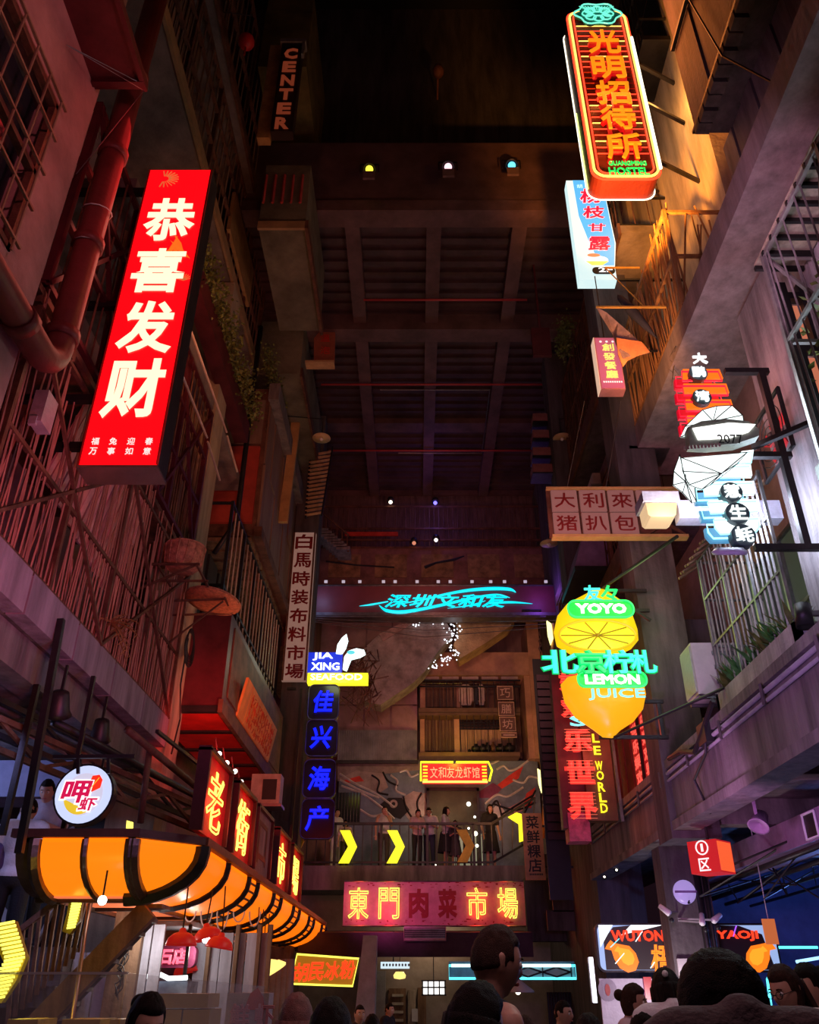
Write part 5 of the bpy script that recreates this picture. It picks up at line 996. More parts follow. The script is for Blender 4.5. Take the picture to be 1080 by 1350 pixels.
slab('balcony_slab', 'dark floor of the steel cage near the right edge', 4.0, 3.8, 6.95, 5.95, 6.1, 5.3, steel_dark)
# black sign back frame and fan
t = root('ladder_rack', (4.5, 7.9, 6), 'black steel ladder frame with lit slots behind the shell sign', 'frame')
for x in (4.36, 4.62): MB().bar((x, 7.25, 5.2), (x, 7.25, 8.9), .12).build('post', black, t)
for z in (5.5, 6.3, 7.1, 7.9, 8.7): MB().bar((4.36, 7.25, z), (4.62, 7.25, z), .10).build('rung', black, t)
for i in range(4): MB().box(4.43, 4.56, 7.27, 7.29, 5.62+i*.8, 6.2+i*.8).build('lit_slot', glow('orange slot', (.75, .22, .12), .55), t)
t = root('wall_fan', (4.45, 8.35, 7.7), 'square black exhaust fan with red blades beside the shell sign', 'fan'); c = V((4.50, 8.4, ZY(575, 8.4)))
MB().tube(inplane(c, FR, [(-.42, -.42), (.42, -.42), (.42, .42), (-.42, .42)], .08), .03, 5, True).build('frame', black, t)
for k in range(5):
    a = k*2*math.pi/5; MB().prism([(0, 0), (.30*math.cos(a), .30*math.sin(a)), (.34*math.cos(a+.45), .34*math.sin(a+.45)), (.2*math.cos(a+.8), .2*math.sin(a+.8))], c+V((-.04, 0, 0)), FR, .02).build('blade', mat('red blade', (.55, .04, .05), .35, .1), t)
m = MB(); [m.tube(inplane(c, FR, [(r_*math.cos(a), r_*math.sin(a)) for a in [k*math.pi/8 for k in range(16)]], .12), .007, 4, True) for r_ in (.12, .22, .32, .40)]; m.build('guard', steel_dark, t); MB().ball(c+V((-.08, 0, 0)), .06).build('hub', black, t)
# planter balcony, right lower
t = root('planter', (4.2, 9.4, 4.5), 'grey concrete planter trough with green plants below the barred window', 'planter')
MB().box(4.0, 4.08, 8.15, 10.75, 4.5, 4.95).box(4.0, 4.6, 10.67, 10.75, 4.5, 4.95).box(4.0, 4.6, 8.15, 8.23, 4.5, 4.95).box(4.0, 4.6, 8.15, 10.75, 4.46, 4.52).build('trough', mat('mauve trough', (.34, .30, .33), .85, .35, 2, .4, streak=True), t)
MB().box(4.08, 4.6, 8.23, 10.67, 4.52, 4.85).build('soil', mat('soil', (.05, .035, .03), .95), t)
random.seed(31)
for i in range(10):
    y = 8.45+i*.23; x = 4.15+random.uniform(0, .12); pl = root('potted_plant', (x, y, 4.86), ['spiky green plant nearest the camera in the grey planter', 'second', 'third', 'fourth', 'fifth', 'sixth', 'seventh', 'eighth', 'ninth', 'farthest'][i]+(' green plant from the camera in the grey planter' if i else ''), 'plant', 'plants in the grey planter')
    mb = MB(); 
    for k in range(26):
        a = random.uniform(0, 6.28); l = random.uniform(.32, .60); d = V((math.cos(a)*.6, math.sin(a)*.6, random.uniform(.5, 1.2))).normalized(); p0 = V((x, y, 4.86)); s_ = d.cross(V((0, 0, 1))).normalized()*.032
        p1 = p0+d*l*.55; p2 = p0+d*l+V((0, 0, -l*.15)); mb.add([p0-s_*.4, p0+s_*.4, p1+s_, p1-s_, p2, p1+V((0, 0, .012))], [(0, 1, 2, 5, 3), (3, 5, 2, 4), (0, 3, 4, 2, 1)])
    mb.build('leaves', leaf_g if i % 3 else leaf, pl, stuff=True)
    MB().lathe([(.001, 0), (.05, 0), (.07, .09), (.001, .09)], (x, y, 4.845), 10).build('pot', mat('terracotta', (.3, .12, .07), .8), pl)
cage('window_grille', 'tall steel window grille behind the planter plants', 'railing', 4.08, 8.3, 10.7, 4.95, 6.9, 4.9, sp, steel, .13, .014, .1, 0, .02, (.35, .7), 4, 0, (1,), fr=.03)
t = root('window', (5.2, 10.4, 5.2), 'lit window with steel mullions behind the grille on the right', 'window')
MB().box(5.28, 5.31, 8.95, 12.2, 5.0, 7.2).build('pane', glow('dim green pane', (.05, .06, .04), .45), t)
for y in [8.95+.54*i for i in range(7)]: MB().bar((5.25, y, 5.0), (5.25, y, 7.2), .05).build('mullion', steel, t)
for z in (5.0, 6.1, 7.2): MB().bar((5.25, 8.95, z), (5.25, 12.2, z), .05).build('mullion', steel, t)
m = MB(); [m.bar((4.6, 9.0+i*.12, 7.3+.02*(i % 3)), (4.0, 9.1+i*.12, 7.0-.03*(i % 2)), .05, .03) for i in range(20)]; single('thatch', m, wood, 'ragged grey thatch awning over the window grille', 'awning')['kind'] = 'stuff'
for i, y in enumerate((11.05,)):
    t = root('air_conditioner', (4.0, 11.0, 5.1), 'pale air conditioner unit standing out beside the planter', 'air conditioner'); z = 4.98
    MB().box(3.78, 4.5, 10.75, 11.25, z, z+.72).build('housing', mat('pale enamel', (.42, .38, .36), .4, .12, 3, .05), t)
    MB().box(3.76, 3.785, 10.78, 11.22, z+.04, z+.68).build('side_panel', mat('greenish enamel', (.30, .34, .27), .4, .1), t)
    for k in range(3): MB().box(4.05, 4.4, 10.735, 10.75, z+.14+k*.2, z+.2+k*.2).build('louvre', steel, t)
    MB().bar((3.8, 10.8, z-.03), (4.6, 10.8, z-.03), .04).bar((3.8, 11.2, z-.03), (4.6, 11.2, z-.03), .04).build('bracket', steel, t)
def ac(px, py, Y, w_, h_, d_, label, xin=None):
    p = PY(px, py, Y); t = root('air_conditioner', (p.x, Y, p.z-h_/2), label, 'air conditioner'); body = mat('dusty enamel', (.40, .27, .24), .6, .3, 3, .1)
    MB().box(p.x-w_/2, p.x+w_/2, Y, Y+d_, p.z-h_/2, p.z+h_/2).build('housing', body, t); MB().box(p.x-w_*.1, p.x+w_*.38, Y-.015, Y, p.z-h_*.35, p.z+h_*.32).build('grille', black, t)
    MB().box(p.x-w_*.6, p.x+w_*.6, Y-.1, Y+d_, p.z-h_/2-.06, p.z-h_/2).build('bracket', steel, t); return t
ac(851, 562, 12.6, .55, .42, .5, 'dusty window air conditioner on the right pillar, mid height'); t = ac(853, 584, 12.4, .6, .26, .5, 'pale lower air conditioner box just under another on the right pillar')
ac(808, 415, 14.5, .35, .3, .5, 'tiny box air conditioner high beside the tawny bamboo cage'); ac(805, 632, 16, .8, .35, .6, 'reddish box unit above the square-tile sign')
ac(350, 1040, 17.5, .6, .6, .4, 'grey window unit on the left below the dark red box')
# torn cloth and dark umbrella
t = root('torn_cloth', PY(825, 450, 9.8), 'torn orange and grey cloth hung from a rod over the pink lightbox', 'cloth')
g = [(787, 405), (800, 412), (815, 425), (832, 440), (845, 452), (856, 465), (843, 470), (828, 474), (820, 482)]; h2 = [(787, 406), (797, 422), (808, 440), (812, 452), (816, 462), (822, 472), (822, 478), (824, 484), (821, 486)]
A = [PY(a, b, 9.8) for a, b in g[:6]]; B = [PY(a, b, 9.8+.12*math.sin(i)) for i, (a, b) in enumerate(h2[:6])]
MB().add(A+B, [(i, i+1, 7+i, 6+i) for i in range(5)]).add([p+V((0, .02, 0)) for p in A+B], [(6+i, 7+i, i+1, i) for i in range(5)]).build('cloth', mat('grey cloth', (.30, .20, .20), .85, .3, 6, .2), t)
C = [PY(*q, 9.75) for q in ((812, 447), (845, 452), (856, 465), (843, 469), (828, 476), (821, 485), (815, 470))]
MB().prism([(p.x, p.z) for p in C], (0, 9.72, 0), FY, .02).build('cloth', mat('orange cloth', (.60, .22, .09), .85, .25, 6, .2), t)
a = PY(786, 405, 9.8); single('cloth_rod', MB().bar(a, (4.0, 9.8, a.z), .03), mat('yellow rod', (.6, .35, .08)), 'yellow rod holding the torn cloth', 'rod')
p = PY(838, 415, 9.9); single('folded_umbrella', MB().lathe([(.001, .5), (.05, .42), (.09, .1), (.05, -.3), (.01, -.55)], p, 8, V((-.55, 0, 1))), mat('dark cloth', (.03, .03, .05), .8), 'dark folded umbrella in front of the tawny bamboo cage', 'umbrella')
palm(PY(895, 455, 10.0), 14, .55, mat('dull spiky leaf', (.16, .12, .10), .7), 'spiky dull plant on the right slab above the shell sign', 'spiky_plant')
t = root('hanging_plant', PY(747, 440, 16.5), 'trailing green plant hanging left of the pink lightbox', 'plant'); p = PY(747, 425, 16.5); q = PY(742, 465, 16.5)
foliage(MB(), p, q, 600, (.10, .10, .15), .10, .6).build('foliage', leaf, t, stuff=True); MB().bar(p, (4.6, 16.5, p.z+.1), .04).build('rod', rust, t)
# street lamp with glass hood
t = root('flood_lamp', PY(868, 668, 9.0), 'floodlight with warm glass hood beside the square-tile sign', 'lamp'); a = PY(850, 680, 9.0); b = PY(893, 650, 9.0)
MB().box(a.x, b.x+.0, 8.95, 9.35, PY(0, 652, 9).z-.12, PY(0, 652, 9).z+.02).build('housing', mat('lilac housing', (.5, .48, .62), .4), t)
MB().prism([(-.20, 0), (.20, 0), (.16, -.17), (.12, -.20), (-.16, -.20), (-.19, -.17)], ((a.x+b.x)/2, 8.98, PY(0, 655, 9).z-.10), FY, .32).build('glass_hood', glow('warm hood', (.72, .48, .26), .8), t)
MB().ball(((a.x+b.x)/2, 9.05, PY(0, 667, 9).z), .05).build('bulb', glow('bulb hot', (1, .9, .6), 4), t); MB().box(b.x, 4.64, 9.05, 9.25, PY(0, 655, 9).z-.28, PY(0, 655, 9).z-.02).build('arm', mat('lilac housing', (.5, .48, .62)), t)
lamp('POINT', ((a.x+b.x)/2, 8.8, PY(0, 675, 9).z-.15), (1, .85, .6), 14, size=.1)
# storeys further along on the right
for i, (y0, y1, z0, z1, x, lab) in enumerate(((13.5, 19, 13.0, 13.3, 4.1, 'maroon slab edge high on the right behind the blue lightbox'), (13.5, 23, 9.0, 9.35, 4.2, 'dark slab edge on the right above the lemon sign'), (13.5, 23, 11.6, 11.8, 4.3, 'thin slab on the right behind the square-tile sign'), (13.3, 22, 6.6, 7.1, 4.15, 'purple slab on the right behind the lemon sign'))):
    slab('balcony_slab', lab, x, y0, y1, z0, z1, 5.3, concrete_dark, rust)
cage('bar_cage', 'maroon bar cage on the right between blue lightbox and roof bays', 'railing', 4.15, 13.6, 18.5, 13.4, 16.2, 5.2, rust, rust, .17, .013, .1, 0, .05, (.5,), 4, 0, (0,), fr=.06)
cage('bar_cage', 'dim bar cage on the right behind the square-tile sign', 'railing', 4.25, 13.8, 22.5, 9.4, 11.4, 5.2, rust, rust, .2, .013, .1, 0, .05, (.5,), 5, 1, (0,), fr=.06)
for i, (py, Yq) in enumerate(((545, 19), (567, 19), (590, 19), (612, 19))):
    p = PY(716, py+5, Yq); t = root('wall_box', (p.x, Yq, p.z), ['small reddish box on the far right wall, topmost of four', 'small reddish box on the far right wall, second of four', 'small reddish box on the far right wall, third of four', 'small reddish box on the far right wall, lowest of four'][i], 'box', 'four wall boxes'); MB().box(p.x-.28, p.x+.28, Yq, Yq+.5, p.z-.14, p.z+.14).build('body', mat('brown red box', (.26, .10, .09), .7), t); MB().box(p.x-.3, p.x+.3, Yq-.05, Yq+.5, p.z-.2, p.z-.16).build('shelf', steel_dark, t)
single('poster_board', MB().box(XY(700, 430, 15.5), XY(724, 430, 15.5), 15.5, 15.6, ZY(468, 15.5), ZY(432, 15.5)).bar((XY(712, 430, 15.5), 15.55, ZY(440, 15.5)), (XY(712, 430, 15.5), 15.55, 18.05), .05), maroon, 'dull maroon board under the roof edge on the right', 'board')
t = root('sloping_box', PY(790, 735, 17), 'violet-lit sloping concrete chute below the square-tile sign', 'chute'); A = [PY(*q, 16.5) for q in ((768, 706), (812, 706), (800, 752), (758, 748))]
MB().prism([(p.x, p.z) for p in A], (0, 16.5, 0), FY, 1.5).build('body', mat('violet concrete', (.22, .13, .24), .8, .3, 2, .3), t); MB().box(XY(755, 757, 16.5), XY(810, 757, 16.5), 16.2, 18, ZY(760, 16.5), ZY(754, 16.5)).build('ledge', steel_dark, t)
# screen with red characters behind the lemon
t = root('lit_screen', (4.25, 15.5, 5.2), 'red-lit trellis screen with columns of characters right of the lemon', 'screen')
MB().box(4.22, 4.3, 13.2, 18, 4.5, 6.55).build('board', mat('brick board', (.40, .14, .10), .7, .3, 2), t)
for i in range(4):
    ya = 13.35+i*.72; MB().box(4.19, 4.22, ya, ya+.6, 4.8, 6.3).build('lit_panel', glow('red lit panel', (.40, .008, .01), .6), t)
    for k in range(5): glyph('世', (4.185, ya+.3, 4.97+k*.29), FR, .46, .25, .004, glow('dark red print', (.3, .0, .01), .6), t, bold=.03) if False else glyph('乐世界欢娱'[(i+k) % 5], (4.185, ya+.3, 4.97+k*.29), FR, .46, .25, .01, glow('pinkish red print', (1, .10, .07), 1.0), t, bold=.04)
    MB().bar((4.17, ya-.06, 4.7), (4.17, ya-.06, 6.45), .05).build('mullion', steel_dark, t)
MB().bar((4.17, 13.2, 6.4), (4.17, 16.4, 6.4), .06).bar((4.17, 13.2, 4.75), (4.17, 16.4, 4.75), .06).build('mullion', steel_dark, t)
for i in range(3): MB().box(4.19, 4.22, 16.3+i*.55, 16.7+i*.55, 4.8, 6.2).build('door_panel', redpaint, t)
m = MB().tube([(3.66, 7, 4.28), (3.66, 18.4, 4.28)], .028, 7); single('conduit', m, paintgrey, 'upper pinkish conduit along the right fascia', 'pipe', 'conduits on the right fascia')
m = MB().tube([(3.66, 7, 4.18), (3.66, 18.4, 4.18)], .022, 7); single('conduit', m, paintgrey, 'lower pinkish conduit along the right fascia', 'pipe', 'conduits on the right fascia')
m = MB(); bars_line(m, (3.6, 7, 0), (3.6, 18, 0), 4.12, 4.34, 1.3, .02); single('conduit_clip', m, steel, 'row of small clips on the right fascia conduits', 'clips')['kind'] = 'stuff'
single('loose_cable', MB().tube([(3.6, 9.8, 4.6), (3.58, 10.3, 4.35), (3.58, 10.7, 4.2), (3.6, 11.3, 4.35), (3.6, 11.9, 4.4)], .035, 6).tube([(3.6, 10.2, 4.5), (3.58, 10.3, 4.1), (3.58, 10.9, 3.9), (3.75, 11.0, 3.5)], .018, 6).box(3.56, 3.66, 10.15, 10.45, 4.2, 4.45), cable, 'tangle of black cable and box on the right fascia below the planter', 'cable')
single('span_cable', MB().tube([PY(795, 775, 11.9), (3.6, 10.0, ZY(707, 10))], .025, 6), cable, 'black cable stretched up to the right from the lemon sign', 'cable')
single('span_cable', MB().tube([PY(810, 972, 11.9), (4.0, 10.4, 4.95)], .02, 6), cable, 'black cable from the lemon tip to the planter', 'cable')
# fixtures under the right soffit
def track_spot(px, py, Y, label, s=5, big=False, d=None):
    p = PY(px, py, Y); t = root('track_spot', p, label, 'spotlight', 'small spotlights under the right soffit'); d = (d or V((-.3, -.75, -.5))).normalized(); k = 1.9 if big else 1
    MB().lathe([(.001, .2*k), (.04*k, .19*k), (.05*k, 0), (.045*k, .0)], p, 12, -d).build('head', steel_dark, t); MB().lathe([(.001, -.003), (.022*k, 0)], p, 12, -d).build('lens', glow('track lens %s' % s, (1, .9, .78), s), t.children[0]); MB().bar(p-d*.1, V((p.x-d.x*.1, p.y-d.y*.1, max(3.95, p.z+.1))), .02).build('stem', steel_dark, t)
for i, (px, py, Yq, big) in enumerate(((1017, 1001, 9.4, 0), (973, 1047, 10.3, 0), (954, 1060, 10.9, 0), (927, 1074, 11.9, 0), (908, 1091, 14.0, 0), (891, 1103, 14.9, 0), (797, 1156, 17.8, 0), (823, 1135, 15.9, 0), (813, 1147, 16.6, 0), (832, 1126, 15.4, 0), (1078, 975, 8.2, 0))):
    track_spot(px, py, Yq, ['small lit spotlight at the right edge of the soffit row', 'small lit spotlight, second in the row under the soffit', 'small lit spotlight, third in the row', 'small spotlight left of the red cube sign', 'small spotlight above the red cube sign', 'small dim spotlight on the pillar side', 'lowest spotlight of the short row by the pillar', 'upper spotlight of the short row by the pillar', 'middle spotlight of the short row by the pillar', 'topmost spotlight of the short row by the pillar', 'bright round spotlight cut by the right frame edge'][i], 4 if i in (10, 0) else 2.5, big)
t = root('light_track', (4.0, 10, 3.9), 'black ceiling track carrying the small spotlights on the right', 'track'); MB().bar(PY(1040, 990, 9.1)+V((0, 0, .15)), PY(905, 1080, 14)+V((0, 0, .15)), .05).bar(PY(925, 1048, 11.9), PY(958, 1048, 10.9), .04).build('rail', steel_dark, t)
p = PY(1062, 827, 7.9); t = root('wall_spotlight', p, 'dark cylinder spotlight at the planter corner on the right edge', 'spotlight'); MB().lathe([(.001, .26), (.08, .25), (.09, 0), (.07, .02), (.001, .03)], p, 16, V((.1, 0, 1))).build('housing', steel_dark, t); MB().bar(p+V((0, 0, .15)), (4.62, 8.0, p.z+.2), .05).build('bracket', steel, t)
for i, (px, py, Yq) in enumerate(((1000, 1090, 10.6), (1030, 1010, 9.0))):
    p = PY(px, py, Yq); t = root('round_speaker', p, ['round violet-lit horn lamp under the soffit', 'large round horn lamp at the upper soffit edge'][i], 'lamp'); MB().bar(p+V((0, 0, .1)), V((p.x, p.y, 3.97)), .03).lathe([(.001, .2), (.08, .2), (.12, .02), (.13, 0), (.11, .01), (.001, .06)], p, 18, V((.5, .4, .8))).build('horn', mat('violet horn', (.35, .22, .36), .5), t)
single('duct', MB().box(4.9, 5.5, 8, 18, 3.15, 3.5), mat('violet duct', (.22, .14, .24), .6, .3, 2), 'square ventilation duct under the right soffit', 'duct')
t = root('vent_grille', (4.85, 11, 3.3), 'white framed square vent on the duct', 'vent'); p = PY(1016, 1103, 10.6); MB().tube([(4.88, p.y-.0, 3.18), (4.88, p.y+.35, 3.18), (4.88, p.y+.35, 3.47), (4.88, p.y, 3.47)], .018, 5, True).build('frame', white, t); MB().box(4.885, 4.9, p.y, p.y+.35, 3.18, 3.47).build('mesh', steel_dark, t)
for i in range(4): single('ceiling_pipe', MB().tube([(5.0+i*.5, 9, 3.15-.03*i), (5.3+i*.5, 18.5, 3.1-.03*i)], .05-.008*i, 8), steel_dark, ['pipe under the right ceiling, nearest the alley', 'pipe under the right ceiling, second from the alley', 'pipe under the right ceiling, third from the alley', 'pipe under the right ceiling, deepest in'][i], 'pipe')
single('black_conduit', MB().tube([(4.3, 13.72, 3.5), (4.3, 13.72, .3)], .05, 8).tube([(4.41, 13.72, 3.5), (4.41, 13.72, .3)], .035, 8), steel_dark, 'pair of dark pipes down the front of the right column', 'pipe')
p = PY(903, 1176, 13.7); t = root('oval_lamp', p, 'round violet lamp on the right column', 'lamp'); MB().lathe([(.001, -.05), (.12, -.04), (.17, 0), (.17, .03), (.001, .03)], p, 24, V((0, 1, 0))).build('diffuser', glow('violet diffuser', (.36, .26, .62), .75), t); MB().box(p.x-.16, p.x+.16, 13.63, 13.66, p.z-.015, p.z+.015).build('cross_bar', mat('violet bar', (.2, .12, .35), .5), t)
for i, (px, py) in enumerate(((881, 1203), (926, 1216), (942, 1213))):
    p = PY(px, py, 13.3); t = root('security_camera', p, ['white security camera on the left face of the column', 'dome camera on a bracket in front of the column', 'tilted white security camera right of the column'][i], 'camera')
    MB().lathe([(.001, .16), (.035, .15), (.045, -.02), (.03, -.04), (.001, -.04)], p, 12, V((-.6+.8*i, .5, .6))).build('body', white, t); MB().ball(p+V((.03, -.02, -.10)), .035).build('lens', black, t); MB().bar(p, (3.95, 13.8, p.z+.05), .025).build('arm', paintgrey, t)
# posters at the right stall
Y = 14.2; t = root('menu_board', PY(805, 1320, Y), 'white menu board with a round plate picture below the stall sign', 'poster'); a, b = PY(790, 1290, Y), PY(875, 1349, Y)
MB().box(a.x, b.x, Y, Y+.05, .9, a.z).build('board', mat('lilac board', (.50, .46, .55), .6, .15), t); c = PY(801, 1305, Y); MB().disc((c.x, Y-.01, c.z), FY, .14, .008, 20, ry=.15).build('plate_print', mat('plate print', (.30, .26, .33), .5), t); MB().disc((c.x, Y-.016, c.z), FY, .04, .004, 12, ry=.08).build('plate_print', mat('red food print', (.4, .08, .07), .5), t)
a, b = PY(848, 1288, Y-.03), PY(862, 1318, Y-.03); MB().box(a.x, b.x, Y-.04, Y-.02, b.z, a.z).build('red_menu', glow('red menu', (.55, .02, .03), .5), t); a, b = PY(836, 1301, Y-.03), PY(849, 1324, Y-.03); MB().box(a.x, b.x, Y-.03, Y-.01, b.z, a.z).build('picture_menu', mat('food pictures', (.4, .2, .15), .5, .6, 20, 0), t)
single('column_notice', MB().box(3.83, 4.1, 13.74, 13.78, 1.0, 1.95), mat('grey notice', (.42, .38, .40), .6, .15), 'grey paper notice taped to the foot of the right column', 'poster')
t = root('tube_light', PY(785, 1290, 13.5), 'upright white fluorescent tube left of the stall sign', 'lamp'); a, b = PY(779, 1262, 13.5), PY(785, 1322, 13.5); MB().tube([a, b], .03, 10).build('tube', glow('white tube', (.9, .95, 1), 3), t); MB().bar(a+V((0, .06, 0)), b+V((0, .06, 0)), .08).build('batten', steel, t)
for i, (a, b, Yq, col) in enumerate((((1025, 1249), (1078, 1249), 17, (.1, .9, 1)), ((1050, 1268), (1085, 1262), 14, (.3, .6, 1)), ((1012, 1290), (1017, 1330), 13.8, (.1, .85, 1)), ((1012, 1290), (1026, 1286), 13.8, (.1, .85, 1)))):
    t = root('tube_light', PY(*a, Yq), ['long cyan tube across the blue-lit room', 'short slanting blue-white tube at the right edge', 'upright cyan tube at the right stall corner', 'short cyan tube on top of the stall corner'][i], 'lamp'); MB().tube([PY(*a, Yq), PY(*b, Yq)], .022, 8).build('tube', glow('tube %d' % i, col, 1.6), t)
t = root('paper_tag', PY(1016, 1228, 13), 'orange hanging tag over the blue-lit room', 'tag'); p = PY(1016, 1228, 13); MB().box(p.x-.09, p.x+.09, 13, 13.02, p.z-.16, p.z+.16).build('card', glow('orange card', (.75, .20, .06), .5), t); MB().bar(p+V((0, 0, .16)), (p.x, 13, 3.9), .01).build('string', wire_w, t)
m = MB(); [m.tube([(5.0+random.uniform(-.6, 1), 12+random.uniform(-1, 3), 3.4), (4.6+random.uniform(-.6, 1.5), 13+random.uniform(-1, 3), 2.75+random.uniform(-.1, .2)), (5.6+random.uniform(-.6, 1.5), 14.5+random.uniform(-1, 3), 3.3)], .014, 4) for k in range(9)]; single('cable_bundle', m, cable, 'messy cables slung under the ceiling over the chicken stall', 'cable')['kind'] = 'stuff'

# ================================================================== END FACADE (Y 27.5) with balcony
YF = 27.5
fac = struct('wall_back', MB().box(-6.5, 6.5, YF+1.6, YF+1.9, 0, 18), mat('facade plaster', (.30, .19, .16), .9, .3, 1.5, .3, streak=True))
def F(px, py, Yq=YF): return PY(px, py, Yq)
def fbox(px0, px1, py0, py1, y0, y1):
    a, b = F(px0, (py0+py1)/2, y0), F(px1, (py0+py1)/2, y0); return MB().box(a.x, b.x, y0, y1, ZY(py1, y0), ZY(py0, y0))
pil = mat('orange-brown plaster', (.52, .29, .19), .85, .25, 1.5, .3)
struct('trim_5', fbox(528, 716, 860, 890, YF-.1, YF+1.6), pil); struct('trim_6', fbox(700, 716, 820, 1000, YF-.12, YF+1.6), pil); struct('trim_7', fbox(694, 706, 885, 1000, YF-.05, YF+1.6), pil)
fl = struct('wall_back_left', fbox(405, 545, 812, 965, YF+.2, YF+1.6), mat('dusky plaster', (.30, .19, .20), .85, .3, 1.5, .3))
t = root('tiled_wall', F(495, 900, YF+.2), 'wall of large pinkish panels left of the far balconies', 'wall')
for i in range(3):
    for k in range(4): a, b = F(447+i*35, 0), F(480+i*35, 0); xx0 = XY(447+i*35, 900, YF); xx1 = XY(480+i*35, 900, YF); z0_ = ZY(965-k*38, YF); z1_ = ZY(929-k*38, YF); MB().box(xx0, xx1, YF+.14, YF+.2, z0_, z1_).build('panel', mat('pinkish panel', (.40, .25, .25), .8, .3, 1.2, .3), t)
t = root('corrugated_sheet', F(497, 983), 'grey corrugated metal sheet left of the barred balcony', 'sheet'); a, b = XY(446, 983, YF), XY(550, 983, YF)
m = MB(); n = 34
for i in range(n): xa = a+(b-a)*i/n; m.box(xa, xa+(b-a)/n*.55, YF-.02-.04, YF+.2, ZY(1004, YF), ZY(963, YF)); m.box(xa+(b-a)/n*.5, xa+(b-a)/n, YF, YF+.2, ZY(1004, YF), ZY(963, YF))
m.build('corrugation', mat('grey-green sheet', (.24, .25, .25), .6, .35, 2, .2, .3), t, stuff=True); MB().box(a-.05, b+.05, YF-.1, YF, ZY(1007, YF), ZY(1003, YF)).build('ledge', steel_dark, t)
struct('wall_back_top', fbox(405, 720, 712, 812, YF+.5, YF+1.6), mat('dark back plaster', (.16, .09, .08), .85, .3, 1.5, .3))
# recesses with balcony
t = root('barred_balcony', F(620, 940), 'two-storey caged balcony with brown shutters and hanging clothes on the far facade', 'balcony')
fbox(553, 686, 893, 1000, YF+1.2, YF+1.25).build('back_panel', mat('brown slats', (.22, .12, .08), .8, .3, 3, .2, streak=True), t)
for (x_0, x_1, y_0, y_1) in ((558, 602, 903, 932), (560, 600, 946, 990)):
    m = fbox(x_0, x_1, y_0, y_1, YF+.25, YF+.3); m.build('shutter', mat('dark shutter', (.13, .07, .05), .8), t)
    for i in range(9): a = XY(x_0+2+(x_1-x_0-4)*i/8, (y_0+y_1)/2, YF+.2); MB().bar((a, YF+.22, ZY(y_1, YF+.2)), (a, YF+.22, ZY(y_0, YF+.2)), .05).build('slat', wood, t)
fbox(602, 609, 903, 933, YF+.1, YF+.3).build('post', pil, t); fbox(599, 606, 945, 992, YF+.1, YF+.3).build('post', pil, t); fbox(554, 561, 903, 933, YF+.1, YF+.3).build('post', pil, t); fbox(554, 560, 945, 992, YF+.1, YF+.3).build('post', pil, t)
for i in range(13): a = XY(608+i*5.3, 970, YF+.2); b = XY(608+i*5.3+4.8, 970, YF+.2); MB().box(a, b, YF+.2, YF+.26, ZY(992, YF), ZY(960, YF)).build('plank', mat('tan plank', (.46, .27, .17), .8, .25, 3, .2, streak=True), t)
m = MB(); [m.bar((XY(606+i*5, 952, YF), YF+.18, ZY(960, YF)), (XY(606+i*5, 952, YF), YF+.18, ZY(946, YF)), .03) for i in range(14)]; [m.bar((XY(604, 952, YF), YF+.18, ZY(q, YF)), (XY(675, 952, YF), YF+.18, ZY(q, YF)), .03) for q in (947, 951, 955, 959)]; m.build('lattice', steel_dark, t)
for q, hq in ((936, .14), (941, .08), (994, .12)): MB().box(XY(552, q, YF-.4), XY(686, q, YF-.4), YF-.4, YF+.3, ZY(q, YF-.4)-hq/2, ZY(q, YF-.4)+hq/2).build('ledge', mat('ledge', (.15, .085, .06), .8), t)
m = MB(); [m.bar((XY(553+i*9, 915, YF-.35), YF-.35, ZY(936, YF-.35)), (XY(553+i*9, 915, YF-.35), YF-.35, ZY(897, YF-.35)), .022) for i in range(15)]; [m.bar((XY(553+i*9, 960, YF-.35), YF-.35, ZY(993, YF-.35)), (XY(553+i*9, 960, YF-.35), YF-.35, ZY(941, YF-.35)), .018) for i in range(15)]; m.build('bars', steel_dark, t, stuff=True)
for q in (897, 905, 941): MB().bar((XY(552, q, YF-.35), YF-.35, ZY(q, YF-.35)), (XY(686, q, YF-.35), YF-.35, ZY(q, YF-.35)), .05).build('rail', steel_dark, t)
for i in range(5): a = XY(557+i*26, 899, YF-.3); MB().box(a, XY(557+i*26+22, 899, YF-.3), YF-.33, YF-.28, ZY(901, YF), ZY(896, YF)).build('valance_panel', mat('valance', (.42, .30, .26), .7), t)
def garment(px0, px1, py0, py1, mm, label, stripes=None):
    a, b = F(px0, 915, YF-.1), F(px1, 915, YF-.1); z1_, z0_ = ZY(py0, YF-.1), ZY(py1, YF-.1); w_ = b.x-a.x; t = root('hanging_shirt', ((a.x+b.x)/2, YF-.1, z0_), label, 'clothes', 'clothes drying on the far balcony')
    poly = [(-w_*.5, (z0_-z1_)*.85), (-w_*.5, -.14), (-w_*.22, 0), (w_*.22, 0), (w_*.5, -.14), (w_*.5, (z0_-z1_)*.8), (w_*.38, (z0_-z1_)*.8), (w_*.32, z0_-z1_), (-w_*.34, z0_-z1_), (-w_*.36, (z0_-z1_)*.82)]
    MB().prism(poly, ((a.x+b.x)/2, YF-.14, z1_), FY, .08).build('shirt', mm, t)
    if stripes: [MB().box((a.x+b.x)/2-w_*.4+k*w_*.2, (a.x+b.x)/2-w_*.35+k*w_*.2, YF-.15, YF-.14, z0_+.05, z1_-.15).build('stripe', stripes, t) for k in range(5)]
    MB().bar(((a.x+b.x)/2, YF-.1, z1_), ((a.x+b.x)/2, YF-.1, z1_+.12), .012).build('hanger', steel, t)
